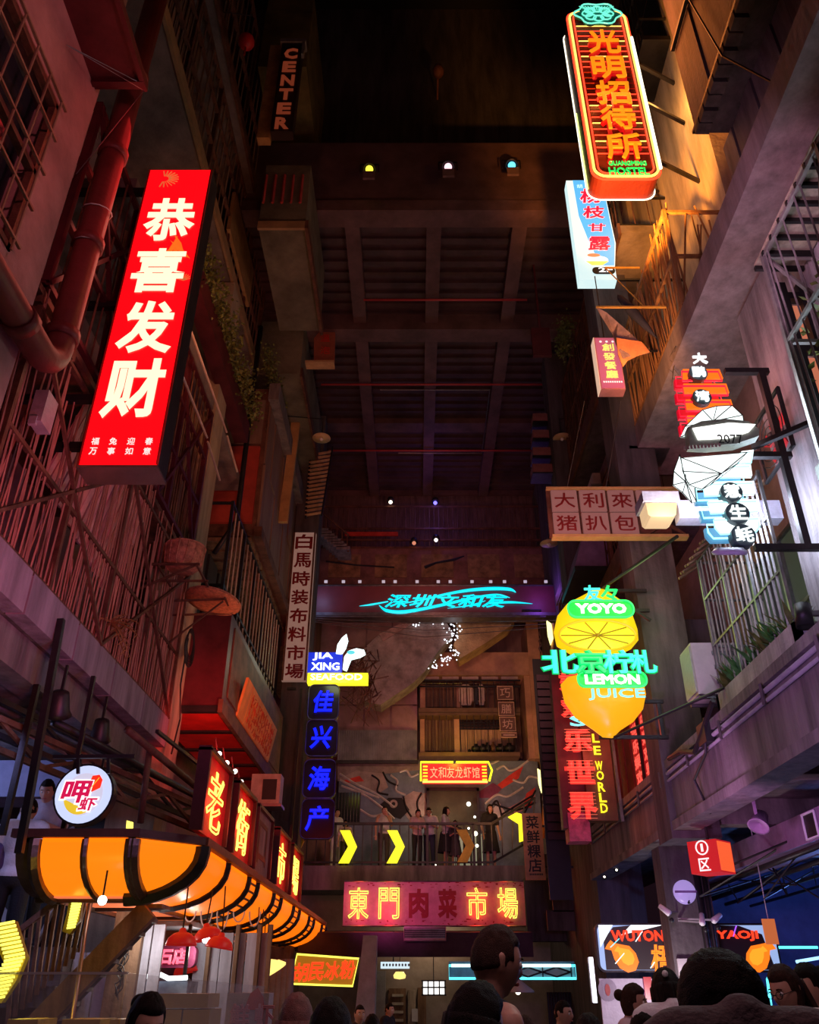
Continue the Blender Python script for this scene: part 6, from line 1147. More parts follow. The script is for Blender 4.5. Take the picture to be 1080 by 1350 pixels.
garment(605, 624, 903, 930, mat('cream shirt', (.58, .44, .38), .8), 'cream shirt with brown stripes, leftmost of the drying clothes', mat('brown stripe', (.2, .1, .08), .8)); garment(626, 631, 904, 929, mat('navy cloth', (.04, .04, .06), .8), 'narrow dark garment between two pale ones'); garment(630, 639, 903, 930, mat('striped shirt', (.55, .42, .40), .8), 'striped pale shirt, rightmost of the drying clothes', black)
single('clothes_line', MB().tube([F(556, 901, YF-.1), F(682, 901, YF-.1)], .012, 4), steel, 'thin rail from which the balcony clothes hang', 'rail')
for i, (px, w_, h_, mm) in enumerate(((628, .17, .2, black), (637, .16, .2, steel_dark), (643, .12, .24, black), (651, .10, .26, rust), (660, .2, .2, steel_dark), (672, .2, .22, black), (619, .06, .07, black))):
    p = F(px, 991, YF-.1); t = root('pot', (p.x, YF-.1, p.z), ['dark round jar on the far balcony ledge, left of the pair', 'dark round jar, second on the far balcony ledge', 'slim dark jar on the far balcony ledge', 'brown bottle on the far balcony ledge', 'squat metal pot on the far balcony ledge', 'black pot at the right end of the far balcony ledge', 'tiny dark tin left of the jars on the far ledge'][i], 'pot', 'jars and pots on the far balcony ledge'); MB().lathe([(.001, 0), (w_*.7, 0), (w_, h_*.4), (w_*.9, h_*.8), (w_*.4, h_), (w_*.35, h_*1.15), (.001, h_*1.15)], p, 12).build('body', mm, t); MB().lathe([(w_*.42, h_*1.15), (w_*.44, h_*1.22), (.001, h_*1.25)], p, 10).build('lid', mm, t)
# perforated lattice blocks on the right column of the facade
t = root('breeze_block_screen', F(709, 900), 'dark pierced block screen at the right end of the far facade', 'screen')
for (y_0, y_1) in ((820, 862), (895, 960)):
    n = int((y_1-y_0)/10)
    for i in range(2):
        for k in range(n): a = F(716+i*11, y_0+5+k*10, YF-.2); R_ = .13; MB().tube([(a.x+R_*math.cos(q*.785), YF-.2, a.z+R_*math.sin(q*.785)) for q in range(8)], .035, 5, True).build('block', mat('block', (.15, .10, .11), .8), t)
MB().box(XY(711, 900, YF), 4.38, YF-.1, YF+.02, ZY(1000, YF), ZY(815, YF)).build('backing', black, t)
# chevron strips (vertical row of lit strokes)
for i, (px, py0, py1) in enumerate(((721, 818, 850), (714, 893, 926), (711, 957, 989), (709, 1013, 1045))):
    p = PY(px, py0, 23.0); q = PY(px+2, (py0+py1)/2, 23.0); r_ = PY(px-2, py1, 23.0); t = root('arrow_light', p, ['edge-on lit yellow arrow right of the far facade, topmost', 'edge-on lit yellow arrow right of the far facade, second from top', 'edge-on lit yellow arrow right of the far facade, third from top', 'edge-on lit yellow arrow right of the far facade, lowest'][i], 'arrow light', 'lit yellow arrows')
    MB().prism([(0, 0), (.13, -.1), (.15, -(p.z-r_.z)*.75), (.06, -(p.z-r_.z)), (0, -(p.z-r_.z)*.6)], p, FY, .08).build('arrow', glow('arrow yellow white', (1, .95, .35), 1.6), t)
single('yellow_pole', MB().tube([PY(730, 822, 23.1), PY(716, 1105, 23.1)], .05, 8), mat('yellow pole', (.62, .34, .05), .5), 'long slim yellow pole right of the far facade', 'pole')
# leaning broken tower slab with white LED points along its crack
t = root('leaning_slab', F(580, 860, 25.5), 'huge broken concrete beam leaning diagonally with glittering white crack', 'sculpture')
def slant(pts, y0, d, mm, name): q = [PY(a, b, y0) for a, b in pts]; MB().prism([(p.x, p.z) for p in q], (0, y0, 0), FY, d).build(name, mm, t)
slant([(466, 868), (498, 838), (540, 817), (585, 815), (598, 835), (575, 862), (560, 885), (545, 900), (502, 929), (480, 925), (492, 900), (470, 888)], 25.0, .8, mat('broken concrete', (.30, .25, .23), .95, .4, 2.5, .8), 'slab_piece'); slant([(600, 815), (680, 815), (672, 826), (640, 848), (607, 868), (598, 850), (604, 835)], 25.2, .8, mat('sandy concrete', (.48, .32, .16), .95, .35, 2.5, .8), 'slab_piece')
slant([(500, 836), (542, 815), (556, 815), (505, 845)], 24.95, .05, mat('pinkish face', (.42, .28, .25), .9, .3, 3, .5), 'edge_face')
m = MB(); random.seed(12)
for i in range(110):
    u_ = random.random(); path = [(545, 822), (575, 818), (597, 822), (602, 835), (592, 850), (604, 862), (585, 872), (570, 882)]; k = min(int(u_*7), 6); f = u_*7-k; a = path[k]; b = path[k+1]
    p = PY(a[0]+(b[0]-a[0])*f+random.gauss(0, 4), a[1]+(b[1]-a[1])*f+random.gauss(0, 3.5), 24.85); m.ball(p, random.uniform(.018, .035), 4, 3)
m.build('led_points', glow('led white', (.9, .92, 1), 1.5), t, stuff=True)  # small glowing balls stand for the white LEDs in the crack
m = MB()
for i in range(60): p = PY(485+random.gauss(0, 9), 890+random.gauss(0, 20), 24.9); m.tube([p, p+V((random.gauss(-.15, .2), 0, random.gauss(-.25, .25))), p+V((random.gauss(-.3, .3), .02, random.gauss(-.5, .3)))], .016, 3)
m.build('bent_rebar', rust, t, stuff=True)
m = MB(); [m.tube([PY(408, 815+k*2, 23.4), PY(560, 822+k*9, 24.3), PY(735, 818+k*4, 23.4)], .012, 4) for k in range(3)]; single('span_wires', m, steel, 'thin wires stretched under the gantry board', 'wires')['kind'] = 'stuff'
m = MB().bar(PY(410, 813, 23.9), PY(720, 813, 23.9), .05); single('cable_tray', m, steel, 'thin pale rail right under the gantry board', 'rail')
# mural wall behind the balcony (generic shapes)
YM = YF+.3
t = root('mural', F(580, 1050, YM), 'painted blue wall mural with white squiggles, red wing and dark machine shapes', 'mural')
def mz(py): return ZY(py, YM)
MB().box(XY(446, 1050, YM), XY(712, 1050, YM), YM, YM+.2, mz(1146), mz(1003)).build('wall_panel', mat('mural blue', (.16, .20, .27), .8, .3, 2, .2), t)
def mp(pts, mm, d=.012, name='painted_shape'): q = [PY(a, b, YM) for a, b in pts]; MB().prism([(p.x, p.z) for p in q], (0, YM-d, 0), FY, .01).build(name, mm, t)
def ml(pts, mm, r=.025, d=.02): MB().tube(smooth_path([V((p.x, YM-d, p.z)) for p in [PY(a, b, YM) for a, b in pts]]), r, 4).build('painted_line', mm, t)
mw = mat('mural white', (.62, .58, .58), .8); mg = mat('mural grey', (.36, .28, .27), .8, .3, 3); mred = mat('mural red', (.62, .05, .04), .8); mk = mat('mural black', (.02, .018, .022), .8, 0)
mp([(445, 1006), (556, 1006), (556, 1015), (470, 1024), (445, 1030)], mat('mural mauve', (.26, .20, .20), .8, .3, 3)); mp([(530, 1052), (545, 1043), (560, 1046), (566, 1062), (560, 1080), (542, 1085), (533, 1072)], mg); mp([(566, 1064), (560, 1046), (566, 1044), (566, 1080)], mg)
mp([(447, 1026), (470, 1016), (505, 1020), (512, 1038), (500, 1046), (480, 1038), (450, 1030)], mg, .014); mp([(450, 1030), (474, 1023), (480, 1030), (460, 1032)], mred, .02)
mp([(500, 1062), (512, 1052), (530, 1052), (540, 1068), (528, 1080), (510, 1074)], mk, .02); MB().disc((XY(519, 1060, YM), YM-.03, mz(1060)), FY, .13, .01, 16).build('painted_ring', mg, t); MB().disc((XY(519, 1060, YM), YM-.035, mz(1060)), FY, .06, .01, 12).build('painted_ring', mk, t)
mp([(652, 1038), (672, 1022), (690, 1010), (684, 1026), (662, 1040), (656, 1035)], mred, .02); mp([(628, 1046), (650, 1032), (662, 1040), (650, 1052), (632, 1052)], mat('mural plum', (.20, .05, .12), .8), .016)
for pts in (((448, 1020), (470, 1034), (495, 1046), (520, 1064)), ((448, 1028), (475, 1042), (500, 1052)), ((450, 1036), (480, 1048), (505, 1066), (520, 1080)), ((515, 1022), (524, 1030), (522, 1042), (535, 1048)), ((600, 1006), (640, 1008), (655, 1004), (662, 998)), ((655, 1015), (664, 1010), (672, 1016), (684, 1012), (700, 1000)), ((676, 1028), (690, 1032), (698, 1024), (710, 1026)), ((640, 1060), (655, 1048), (670, 1050), (690, 1038)), ((527, 1018), (536, 1016), (542, 1024), (552, 1020)), ((446, 1072), (470, 1066), (490, 1076), (508, 1072))): ml(pts, mw, .035)
for pts in (((490, 1022), (500, 1030), (498, 1044), (512, 1048)), ((505, 1018), (512, 1030), (525, 1036)), ((532, 1050), (536, 1066), (546, 1082)), ((556, 1046), (550, 1060), (556, 1080)), ((650, 1060), (680, 1068), (706, 1058)), ((660, 1075), (684, 1060), (704, 1048)), ((645, 1068), (655, 1056), (662, 1078)), ((690, 1075), (706, 1042))): ml(pts, mk, .03, .025)
mp([(648, 1068), (658, 1058), (668, 1074), (652, 1080)], mw, .02); mp([(668, 1066), (684, 1058), (704, 1042), (706, 1050), (688, 1070), (672, 1074)], mat('mural rose', (.50, .24, .26), .8), .018); mp([(694, 1046), (706, 1038), (700, 1066), (690, 1062)], mred, .022)
# window and doorway in the mural wall
t = root('barred_window', F(462, 1066, YM-.05), 'dark barred window behind the left balcony visitors', 'window'); a, b = F(443, 1045, YM-.05), F(474, 1085, YM-.05); MB().box(a.x, b.x, YM-.06, YM-.02, b.z, a.z).build('pane', glassd, t); [MB().bar((a.x+(b.x-a.x)*i/8, YM-.08, b.z), (a.x+(b.x-a.x)*i/8, YM-.08, a.z), .03).build('bar', steel_dark, t) for i in range(9)]
t = root('doorway', F(600, 1090, YM-.05), 'dim lit doorway with small bulbs behind the balcony visitors', 'doorway'); a, b = F(566, 1043, YM-.06), F(632, 1145, YM-.06); MB().box(a.x, b.x, YM-.07, YM-.03, b.z, a.z).build('opening', mat('dark room', (.05, .04, .025), .8, .3, 2), t)
MB().box(a.x-.08, a.x, YM-.12, YM, b.z, a.z+.08).box(b.x, b.x+.08, YM-.12, YM, b.z, a.z+.08).box(a.x-.08, b.x+.08, YM-.12, YM, a.z, a.z+.1).build('frame', steel_dark, t); MB().box(F(600, 0, YM).x, b.x-.1, YM-.085, YM-.07, F(0, 1080, YM).z, F(0, 1070, YM).z).build('counter', steel_dark, t)
for i in range(5): a2 = F(596+i*9, 1130, YM-.1); MB().box(a2.x, a2.x+.14, YM-.10, YM-.08, b.z, F(0, 1100, YM).z).build('lit_panel', glow('greenish lit panel', (.20, .20, .13), .7), t)
for i, (px, py, r_) in enumerate(((618, 1060, .07), (626, 1077, .04), (618, 1092, .035), (627, 1099, .07), (629, 1115, .05), (574, 1141, .04))): p = F(px, py, YM-.25); single('bulb', MB().ball(p, r_), glow('bulb warm', (1, .92, .7), 3), ['bright bare bulb at the top of the balcony doorway', 'small bulb, second down in the balcony doorway', 'faint bulb, third down in the balcony doorway', 'bright bulb halfway down the balcony doorway', 'bulb low at the right of the balcony doorway', 'tiny bulb at floor level by the balcony doorway'][i], 'light bulb', 'bulbs in the balcony doorway')
# balcony floor and railing
YB = 25.0; ZB = ZY(1143, YB)
bal = root('balcony', (.4, YB, ZB-.5), 'far balcony with dark railing where visitors stand above the market board', 'balcony')
MB().box(-5, 5.2, YB-.1, YF+.3, ZB-.55, ZB).build('floor_slab', concrete_dark, bal); MB().box(-5, 5.2, YB-.16, YB-.1, ZB-.6, ZB+.02).build('edge', concrete, bal)
zr = ZY(1086, YB); x0, x1 = XY(382, 1090, YB), XY(648, 1090, YB); xe = XY(702, 1090, YB)
MB().bar((x0, YB, zr), (x1, YB, zr), .07).build('top_rail', steel_dark, bal); MB().bar((x0, YB, ZB+.12), (x1, YB, ZB+.12), .05).build('bottom_rail', steel_dark, bal)
p2 = PY(705, 1052, YB+.2); MB().bar((x1, YB, zr), (p2.x, YB+.2, p2.z), .07).build('top_rail', steel_dark, bal); q2 = PY(700, 1108, YB+.2); MB().bar((x1, YB, ZB+.12), (q2.x, YB+.2, q2.z), .06).build('bottom_rail', steel_dark, bal)
for i in range(23): x = x0+(x1-x0)*i/22; MB().bar((x, YB, ZB), (x, YB, zr), .03 if i % 5 else .07).build('baluster', steel_dark, bal)
for i in range(1, 5): f = i/4; MB().bar((x1+(q2.x-x1)*f, YB+.1, ZB+.12+(q2.z-ZB-.12)*f), (x1+(p2.x-x1)*f, YB+.1, zr+(p2.z-zr)*f), .035).build('baluster', steel_dark, bal)
def chevron(px, py, w_, h_, Y, label, mm, th=.08, flip=1, k=.45):
    c = PY(px, py, Y); t = root('arrow_light', c, label, 'arrow light', 'yellow arrow lights'); hw = w_/2*flip; hh = h_/2
    MB().prism([(-hw, hh), (hw*.15, hh), (hw, 0), (hw*.15, -hh), (-hw, -hh), (-hw*.0, 0)], c, FY, th).build('arrow', mm, t); MB().bar(c+V((0, th, hh*.5)), c+V((0, th+.12, hh*.5)), .04).build('bracket', steel_dark, t)
ay = glow('arrow yellow', (1, .92, .02), 1.05); ayd = mat('arrow yellow off', (.55, .42, .03), .5)
chevron(459, 1116, .50, .86, YB-.25, 'lit yellow arrow on the far railing, leftmost of the two bright ones', ay); chevron(522, 1116, .50, .86, YB-.25, 'lit yellow arrow on the far railing, right of the first bright one', ay)
chevron(614, 1115, .50, .86, YB-.25, 'unlit mustard yellow arrow on the far railing', ayd); chevron(388, 1109, .50, .90, YB-2.5, 'unlit yellow arrow at the left end beside the blue characters', ayd)
c = PY(680, 1090, YB-.2); t = root('arrow_light', c, 'lit yellow bent arrow on the sloping rail at the right', 'arrow light', 'yellow arrow lights'); pts = [PY(a, b, YB-.2) for a, b in ((670, 1077), (681, 1071), (690, 1074), (691, 1108), (685, 1110), (684, 1086))]; MB().prism([(p.x, p.z) for p in pts], (0, YB-.2, 0), FY, .08).build('arrow', ay, t); MB().bar((pts[3].x-.1, YB-.12, pts[3].z+.4), (pts[3].x-.1, YB+.1, pts[3].z+.4), .04).build('bracket', steel_dark, t)
# upper gallery below roof deck (py 660-770)
YG = 25.6
t = root('gallery', (.5, YG, ZY(770, YG)), 'dark upper gallery with barred front under the roof bays', 'gallery')
MB().box(-4, 5, YG, YG+.4, ZY(770, YG), ZY(722, YG)).build('parapet', mat('gallery parapet', (.17, .08, .07), .85, .4, 2, .4), t); MB().box(-4, 5, YG+1.2, YG+1.3, ZY(722, YG), 17.7).build('back_wall', mat('gallery boards', (.14, .08, .07), .85, .4, 3, .3, streak=True), t)
m = MB(); bars_line(m, (-3.6, YG, 0), (4.4, YG, 0), ZY(722, YG), ZY(668, YG), .17, .014); m.build('bars', rust, t, stuff=True)
for q in (668, 697, 712, 722): MB().bar((-3.8, YG, ZY(q, YG)), (4.6, YG, ZY(q, YG)), .06).build('rail', rust, t)
for i in range(5): xx = -3.0+i*1.6; MB().box(xx, xx+1.1, YG-.03, YG, ZY(765, YG)+.1, ZY(728, YG)-.1).build('recessed_panel', mat('ochre stain', (.20, .12, .06), .85, .5, 3, .3), t)
for (a, b, c_, d) in ((455, 700, 490, 705),): MB().box(XY(a, b, YG), XY(525, b, YG), YG-.05, YG, ZY(707, YG), ZY(702, YG)).build('red_strip', redpaint, t)
m = MB(); m.tube([PY(560, 748, YG-.06), PY(575, 742, YG-.06), PY(598, 738, YG-.06), PY(612, 733, YG-.06)], .05, 4, rs=[.06, .04, .05, .02]).tube([PY(430, 740, YG-.06), PY(470, 745, YG-.06), PY(520, 748, YG-.06)], .03, 4); m.build('crack', black, t)
for i, (px, py, col, s) in enumerate(((515, 662, (1, .75, .6), 2.5), (574, 663, (.15, .12, 1), 2.5), (575, 712, (1, .9, .9), 1.2), (546, 716, (.7, .25, .15), .8))): p = PY(px, py, YG-.12); t = root('gallery_lamp', p, ['small warm lamp under the roof edge', 'small deep blue lamp under the roof edge', 'faint white lamp on the gallery rail', 'dull reddish lamp on the gallery rail'][i], 'lamp'); MB().ball(p, .07).build('bulb', glow('gl%d' % i, col, s), t); MB().lathe([(.001, .2), (.1, .18), (.14, .02), (.12, .03)], p, 12).bar(p+V((0, 0, .15)), p+V((0, .15, .15)), .04).build('hood', steel_dark, t)
lamp('POINT', PY(574, 675, YG-.5), (.2, .15, 1), 12, size=.1)
# flight of steps at the gallery's left end
t = root('staircase', PY(440, 700, 24.6), 'dark stair with railing at the left end of the gallery', 'stairs')
for i in range(8): a = PY(422+i*4, 700+i*3.4, 24.4); MB().box(a.x-.15, a.x+.3, 24.2, 25, a.z-.12, a.z).build('step', concrete, t)
MB().bar(PY(400, 655, 24.3), PY(460, 706, 24.3), .05).bar(PY(400, 685, 24.3), PY(460, 727, 24.3), .05).build('rail', rust, t)
for i in range(9): MB().bar(PY(402+i*7, 657+i*6, 24.3), PY(402+i*7, 686+i*5, 24.3), .03).build('baluster', rust, t)

# ================================================================== GROUND LEVEL END: shopfronts under the balcony
single('awning', MB().add([(-2.8, 22.2, 2.72), (2.8, 22.2, 2.72), (2.8, 24, 2.85), (-2.8, 24, 2.85), (-2.8, 22.2, 2.2), (2.8, 22.2, 2.2), (2.8, 22.3, 2.2), (-2.8, 22.3, 2.2)], [(0,1,2,3),(0,4,5,1),(5,6,2,1),(6,7,3,2),(7,4,0,3),(4,7,6,5)]), mat('dark purple awning', (.055, .03, .055), .7, .3, 2), 'wide dark purple awning under the pinkish market board', 'awning')
Y = 23.4; t = root('vent_grille', F(563, 1231, Y), 'rectangular vent with white frame under the pinkish market board', 'vent'); a, b = PY(533, 1223, 22.1), PY(588, 1239, 22.1); MB().tube([(a.x, 22.1, a.z), (b.x, 22.1, a.z), (b.x, 22.1, b.z), (a.x, 22.1, b.z)], .03, 4, True).build('frame', mat('mauve frame', (.5, .34, .42), .5), t); MB().box(a.x, b.x, 22.12, 22.2, b.z, a.z).build('grille', steel_dark, t); [MB().bar((a.x, 22.11, b.z+(a.z-b.z)*k/6), (b.x, 22.11, b.z+(a.z-b.z)*k/6), .015).build('louvre', steel, t) for k in range(1, 6)]
m = MB().box(-6, 6.2, 27.0, 27.3, 0, 4.0); struct('wall_back_lower', m, mat('shop plaster', (.34, .28, .24), .85, .3, 1.2, .3))
t = root('shop_interior', F(550, 1320, 26.8), 'pale shop interior with wooden cabinets at the far end', 'shop front')
for i, (a, b, c_, d, mm) in enumerate(((512, 535, 1303, 1350, wood), (538, 548, 1305, 1350, wood_pale), (551, 562, 1302, 1350, wood), (478, 508, 1280, 1350, paintgrey))): q0, q1 = XY(a, 1325, 26.7), XY(b, 1325, 26.7); MB().box(q0, q1, 26.7, 27, .3 if i < 3 else 0, ZY(c_, 26.7)).build('cabinet', mm, t)
for i in range(4): MB().box(XY(517, 1320, 26.6), XY(532, 1320, 26.6), 26.62, 26.7, ZY(1347-i*11, 26.7), ZY(1346-i*11+1.5-4, 26.7)).build('shelf', mat('shelf', (.55, .5, .42), .7), t)
MB().box(XY(543, 1340, 26.6), XY(551, 1340, 26.6), 26.62, 26.66, ZY(1347, 26.6), ZY(1330, 26.6)).build('paper_notice', white, t)
single('white_pillar', MB().add([(XY(463, 1320, 21), 21, 0), (XY(494, 1320, 21), 21, 0), (XY(494, 1320, 21), 21.6, 0), (XY(463, 1320, 21), 21.6, 0), (XY(478, 1270, 21), 21, 2.6), (XY(496, 1270, 21), 21, 2.6), (XY(496, 1270, 21), 21.6, 2.6), (XY(478, 1270, 21), 21.6, 2.6)], [(0,3,2,1),(4,5,6,7),(0,1,5,4),(1,2,6,5),(2,3,7,6),(3,0,4,7)]), mat('pale blue render', (.42, .46, .52), .8, .2), 'pale blue-grey slanting pillar right of the yellow-bordered sign', 'pillar')
a, b = PY(502, 1268, 22.4), PY(540, 1277, 22.4); t = root('lit_sign', a, 'small bluish white lightbox strip under the awning', 'sign'); MB().bar((a.x+.3, 22.45, a.z), (a.x+.3, 22.45, 2.75), .03).build('hanger', steel_dark, t); MB().box(a.x, b.x, 22.4, 22.5, b.z, a.z).build('face', glow('blue white strip', (.62, .78, .85), .9), t); [MB().box(a.x+.05+k*.075, a.x+.09+k*.075, 22.39, 22.4, b.z+.05, a.z-.04).build('small_print', mat('grey print', (.2, .25, .3), .5, 0), t) for k in range(9)]
p = PY(527, 1287, 24); t = root('ceiling_lamp', p, 'yellow oval ceiling lamp in the far shop', 'lamp'); MB().lathe([(.001, .1), (.1, .1), (.16, .02), (.14, -.05), (.001, -.07)], p, 16).build('shade', glow('yellow shade', (1, .75, .2), 1.1), t); MB().bar(p+V((0, 0, .1)), p+V((0, 0, .6)), .015).build('cord', cable, t)
p = PY(572, 1303, 23); t = root('lantern', p, 'white lattice lantern left of the tall young man', 'lantern'); MB().box(p.x-.27, p.x+.27, 23, 23.3, p.z-.14, p.z+.16).build('shade', glow('lantern white', (1, .95, .9), 1.2), t); MB().bar((p.x, 23.1, p.z+.16), (p.x, 23.1, 2.83), .02).build('hanger', black, t); [MB().bar((p.x-.27+k*.135, 22.98, p.z-.14), (p.x-.27+k*.135, 22.98, p.z+.16), .03).build('lattice', black, t) for k in range(5)]; [MB().bar((p.x-.3, 22.98, p.z+q), (p.x+.3, 22.98, p.z+q), .03).build('lattice', black, t) for q in (-.14, .02, .16)]
# cyan neon frame with lattice
Y = 20.5; t = root('neon_sign', PY(675, 1282, Y), 'long cyan neon frame with black diamond lattice behind the tall man', 'neon sign'); a, b = PY(592, 1273, Y), PY(760, 1290, Y); cn = glow('cyan tube', (.12, .85, 1), 1.3)
MB().tube([(a.x, Y, a.z), (b.x, Y, a.z), (b.x, Y, b.z), (a.x, Y, b.z)], .028, 6, True).build('neon_border', cn, t); MB().tube([(a.x+.05, Y-.03, a.z+.0), (b.x-.1, Y-.03, a.z+.0)], .035, 6).build('neon_tube', glow('pale cyan tube', (.7, 1, 1), 1.5), t)
MB().box(a.x, b.x, Y+.08, Y+.15, b.z-.03, a.z+.08).build('backing', mat('blue-grey backing', (.10, .14, .20), .5), t); c = PY(650, 1282, Y); MB().box(c.x+.05, b.x-.02, Y+.04, Y+.08, b.z, a.z).build('panel', mat('lit grey panel', (.45, .5, .52), .5), t)
lm = MB(); xx = PY(680, 0, Y).x if 0 else PY(678, 1282, Y).x; zc = (a.z+b.z)/2; hh = (a.z-b.z)/2-.03
while xx < b.x-.5: lm.bar((xx, Y, zc), (xx+.3, Y, zc+hh), .035).bar((xx+.3, Y, zc+hh), (xx+.6, Y, zc), .035).bar((xx, Y, zc), (xx+.3, Y, zc-hh), .035).bar((xx+.3, Y, zc-hh), (xx+.6, Y, zc), .035); lm.bar((xx+.62, Y, zc-hh), (xx+.62, Y, zc+hh), .025); xx += .62
lm.build('lattice', black, t)
c = PY(669, 1283, Y-.1); t = root('exit_sign', c, 'small green running-man exit sign beside the cyan frame', 'sign'); MB().box(c.x-.16, c.x+.16, Y-.12, Y-.06, c.z-.12, c.z+.12).build('face', glow('green face', (.0, .40, .10), .6), t); gw = glow('exit green', (.2, 1, .4), 1.2)
MB().ball((c.x+.02, Y-.13, c.z+.075), .02).bar((c.x+.01, Y-.13, c.z+.05), (c.x-.02, Y-.13, c.z-.02), .03, .01).bar((c.x-.02, Y-.13, c.z-.02), (c.x+.04, Y-.13, c.z-.08), .02, .01).bar((c.x-.02, Y-.13, c.z-.02), (c.x-.07, Y-.13, c.z-.07), .02, .01).bar((c.x, Y-.13, c.z+.03), (c.x+.07, Y-.13, c.z+.0), .015, .01).build('running_figure', gw, t)
p = PY(683, 1306, 18); t = root('pendant_lamp', p, 'wide grey pendant lamp right of the tall man', 'lamp'); MB().lathe([(.04, .2), (.08, .16), (.30, .0), (.31, -.03), (.28, -.02), (.001, .08)], p, 20).build('shade', mat('grey shade', (.42, .36, .28), .5, .1), t); MB().bar(p+V((0, 0, .2)), p+V((0, 0, .9)), .02).build('cord', cable, t); MB().ball(p+V((0, 0, -.02)), .05).build('bulb', glow('bulb warm', (1, .92, .7)), t)
t = root('shop_gate', PY(745, 1330, 24), 'dark folding gate of a closed shop at the far right', 'gate'); a, b = PY(722, 1308, 24), PY(762, 1350, 24); [MB().bar((a.x+(b.x-a.x)*k/10, 24, 0), (a.x+(b.x-a.x)*k/10, 24, a.z), .04).build('bar', black, t) for k in range(11)]; MB().box(a.x, b.x, 24.1, 24.2, 0, a.z).build('panel', mat('brown gate panel', (.10, .05, .04), .7), t)
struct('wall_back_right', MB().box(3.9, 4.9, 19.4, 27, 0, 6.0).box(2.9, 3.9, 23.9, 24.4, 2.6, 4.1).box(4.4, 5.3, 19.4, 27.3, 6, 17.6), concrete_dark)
for i, (px, py, l) in enumerate(((722, 1140, .5), (745, 1190, .8), (738, 1215, .6))): p = PY(px, py, 22.5); single('wall_louvre', MB().box(p.x-.3, p.x+l, 22.5, 22.6, p.z-.2, p.z+.25), concrete_dark, ['dim panel below the tan hanging board', 'dim grey panel over the closed shop gate', 'lower dim panel over the closed shop gate'][i], 'panel')
t = root('shutter_bank', PY(745, 1010, 19.2), 'dark horizontal louvres behind the red characters sign', 'shutter')
for i in range(20): MB().box(XY(716, 1000, 19.3), XY(742, 1000, 19.3), 19.35, 19.42, 4.4+i*.19, 4.55+i*.19).build('slat', mat('plum slat', (.06, .03, .045), .6), t)
MB().box(XY(713, 1000, 19.3), XY(742, 1000, 19.3), 19.45, 19.5, 3.2, 8.6).build('frame', black, t)

# ================================================================== LEFT STALLS at ground level
t = root('board_wall', (-2.9, 13, 0), 'whitewashed plank wall of the left stall with dark posts', 'wall'); Y = 13.0
for i in range(6): a = XY(252+i*17, 1300, Y); b = XY(252+i*17+15.5, 1300, Y); MB().box(a, b, Y+.02*(i % 2), Y+.06, 0, 2.25).build('plank', board_blue, t)
for px in (268, 305, 334, 349): a = XY(px, 1300, Y-.05); MB().box(a, a+.05, Y-.1, Y, 0, 2.35).build('post', wood, t)
t = root('plank_partition', (-3.8, 11, 0), 'tall bluish planks behind the glass screen on the left', 'wall'); Y = 11.2
for i in range(7):
    if i == 3: continue
    a = XY(92+i*17, 1290, Y); b = XY(92+i*17+15, 1290, Y); MB().box(a, b, Y, Y+.05, 0, 1.95+.3*(i > 3)).build('plank', board_blue, t)
a = XY(148, 1260, Y); single('stall_post', MB().box(a, a+.35, Y-.1, Y+.2, 0, 2.7), wood, 'thick brown wooden post at the left stall under the canopy', 'post')
single('metal_pole', MB().tube([(XY(118, 1190, 8.9), 8.9, 2.3), (XY(100, 1350, 8.9), 8.9, 0)], .022, 8), mat('copper pole', (.5, .28, .2), .35, .1, 3, 0, .8), 'thin shiny pole standing under the canopy front on the left', 'pole')
a = XY(205, 1270, 12.0); t = root('stall_canopy_frame', (-3, 12, 2), 'blue-lit flat shelf frame above the left stall', 'shelf'); MB().box(XY(170, 1235, 12), XY(250, 1235, 12), 12, 13, 2.28, 2.34).build('shelf', paintgrey, t); MB().box(XY(170, 1235, 12), XY(175, 1235, 12), 12, 12.05, 0, 2.3).box(XY(247, 1235, 12), XY(251, 1235, 12), 12, 12.05, 0, 2.3).build('leg', steel_dark, t)
t = root('neon_sign', PY(228, 1262, 12.6), 'small pink neon sign in a rounded maroon box under the canopy', 'sign'); a, b = PY(200, 1246, 12.6), PY(256, 1276, 12.6); MB().prism(rrect(b.x-a.x, a.z-b.z, .08), ((a.x+b.x)/2, 12.6, (a.z+b.z)/2), FY, .15).build('casing', mat('plum box', (.22, .03, .09), .5), t); glyph('石店', ((a.x+b.x)/2, 12.58, (a.z+b.z)/2), FY, .42, .20, .0, glow('pink neon', (1, .12, .2), 1.3), t, neon=.010, name='neon_tube')
t = root('display_counter', PY(220, 1295, 11.5), 'glass counter with a white light strip on top on the left', 'counter'); a, b = PY(186, 1286, 11.5), PY(247, 1289, 11.5); MB().tube([a, PY(205, 1289, 11.5), PY(212, 1285, 11.5), PY(222, 1290, 11.5), b], .03, 6).build('light_strip', glow('cold strip', (.9, .97, 1), 2.2), t); MB().box(a.x, b.x, 11.55, 12.1, 0, a.z-.06).build('glass_case', mat('blueish case', (.20, .24, .32), .25, .4, 4, 0), t)
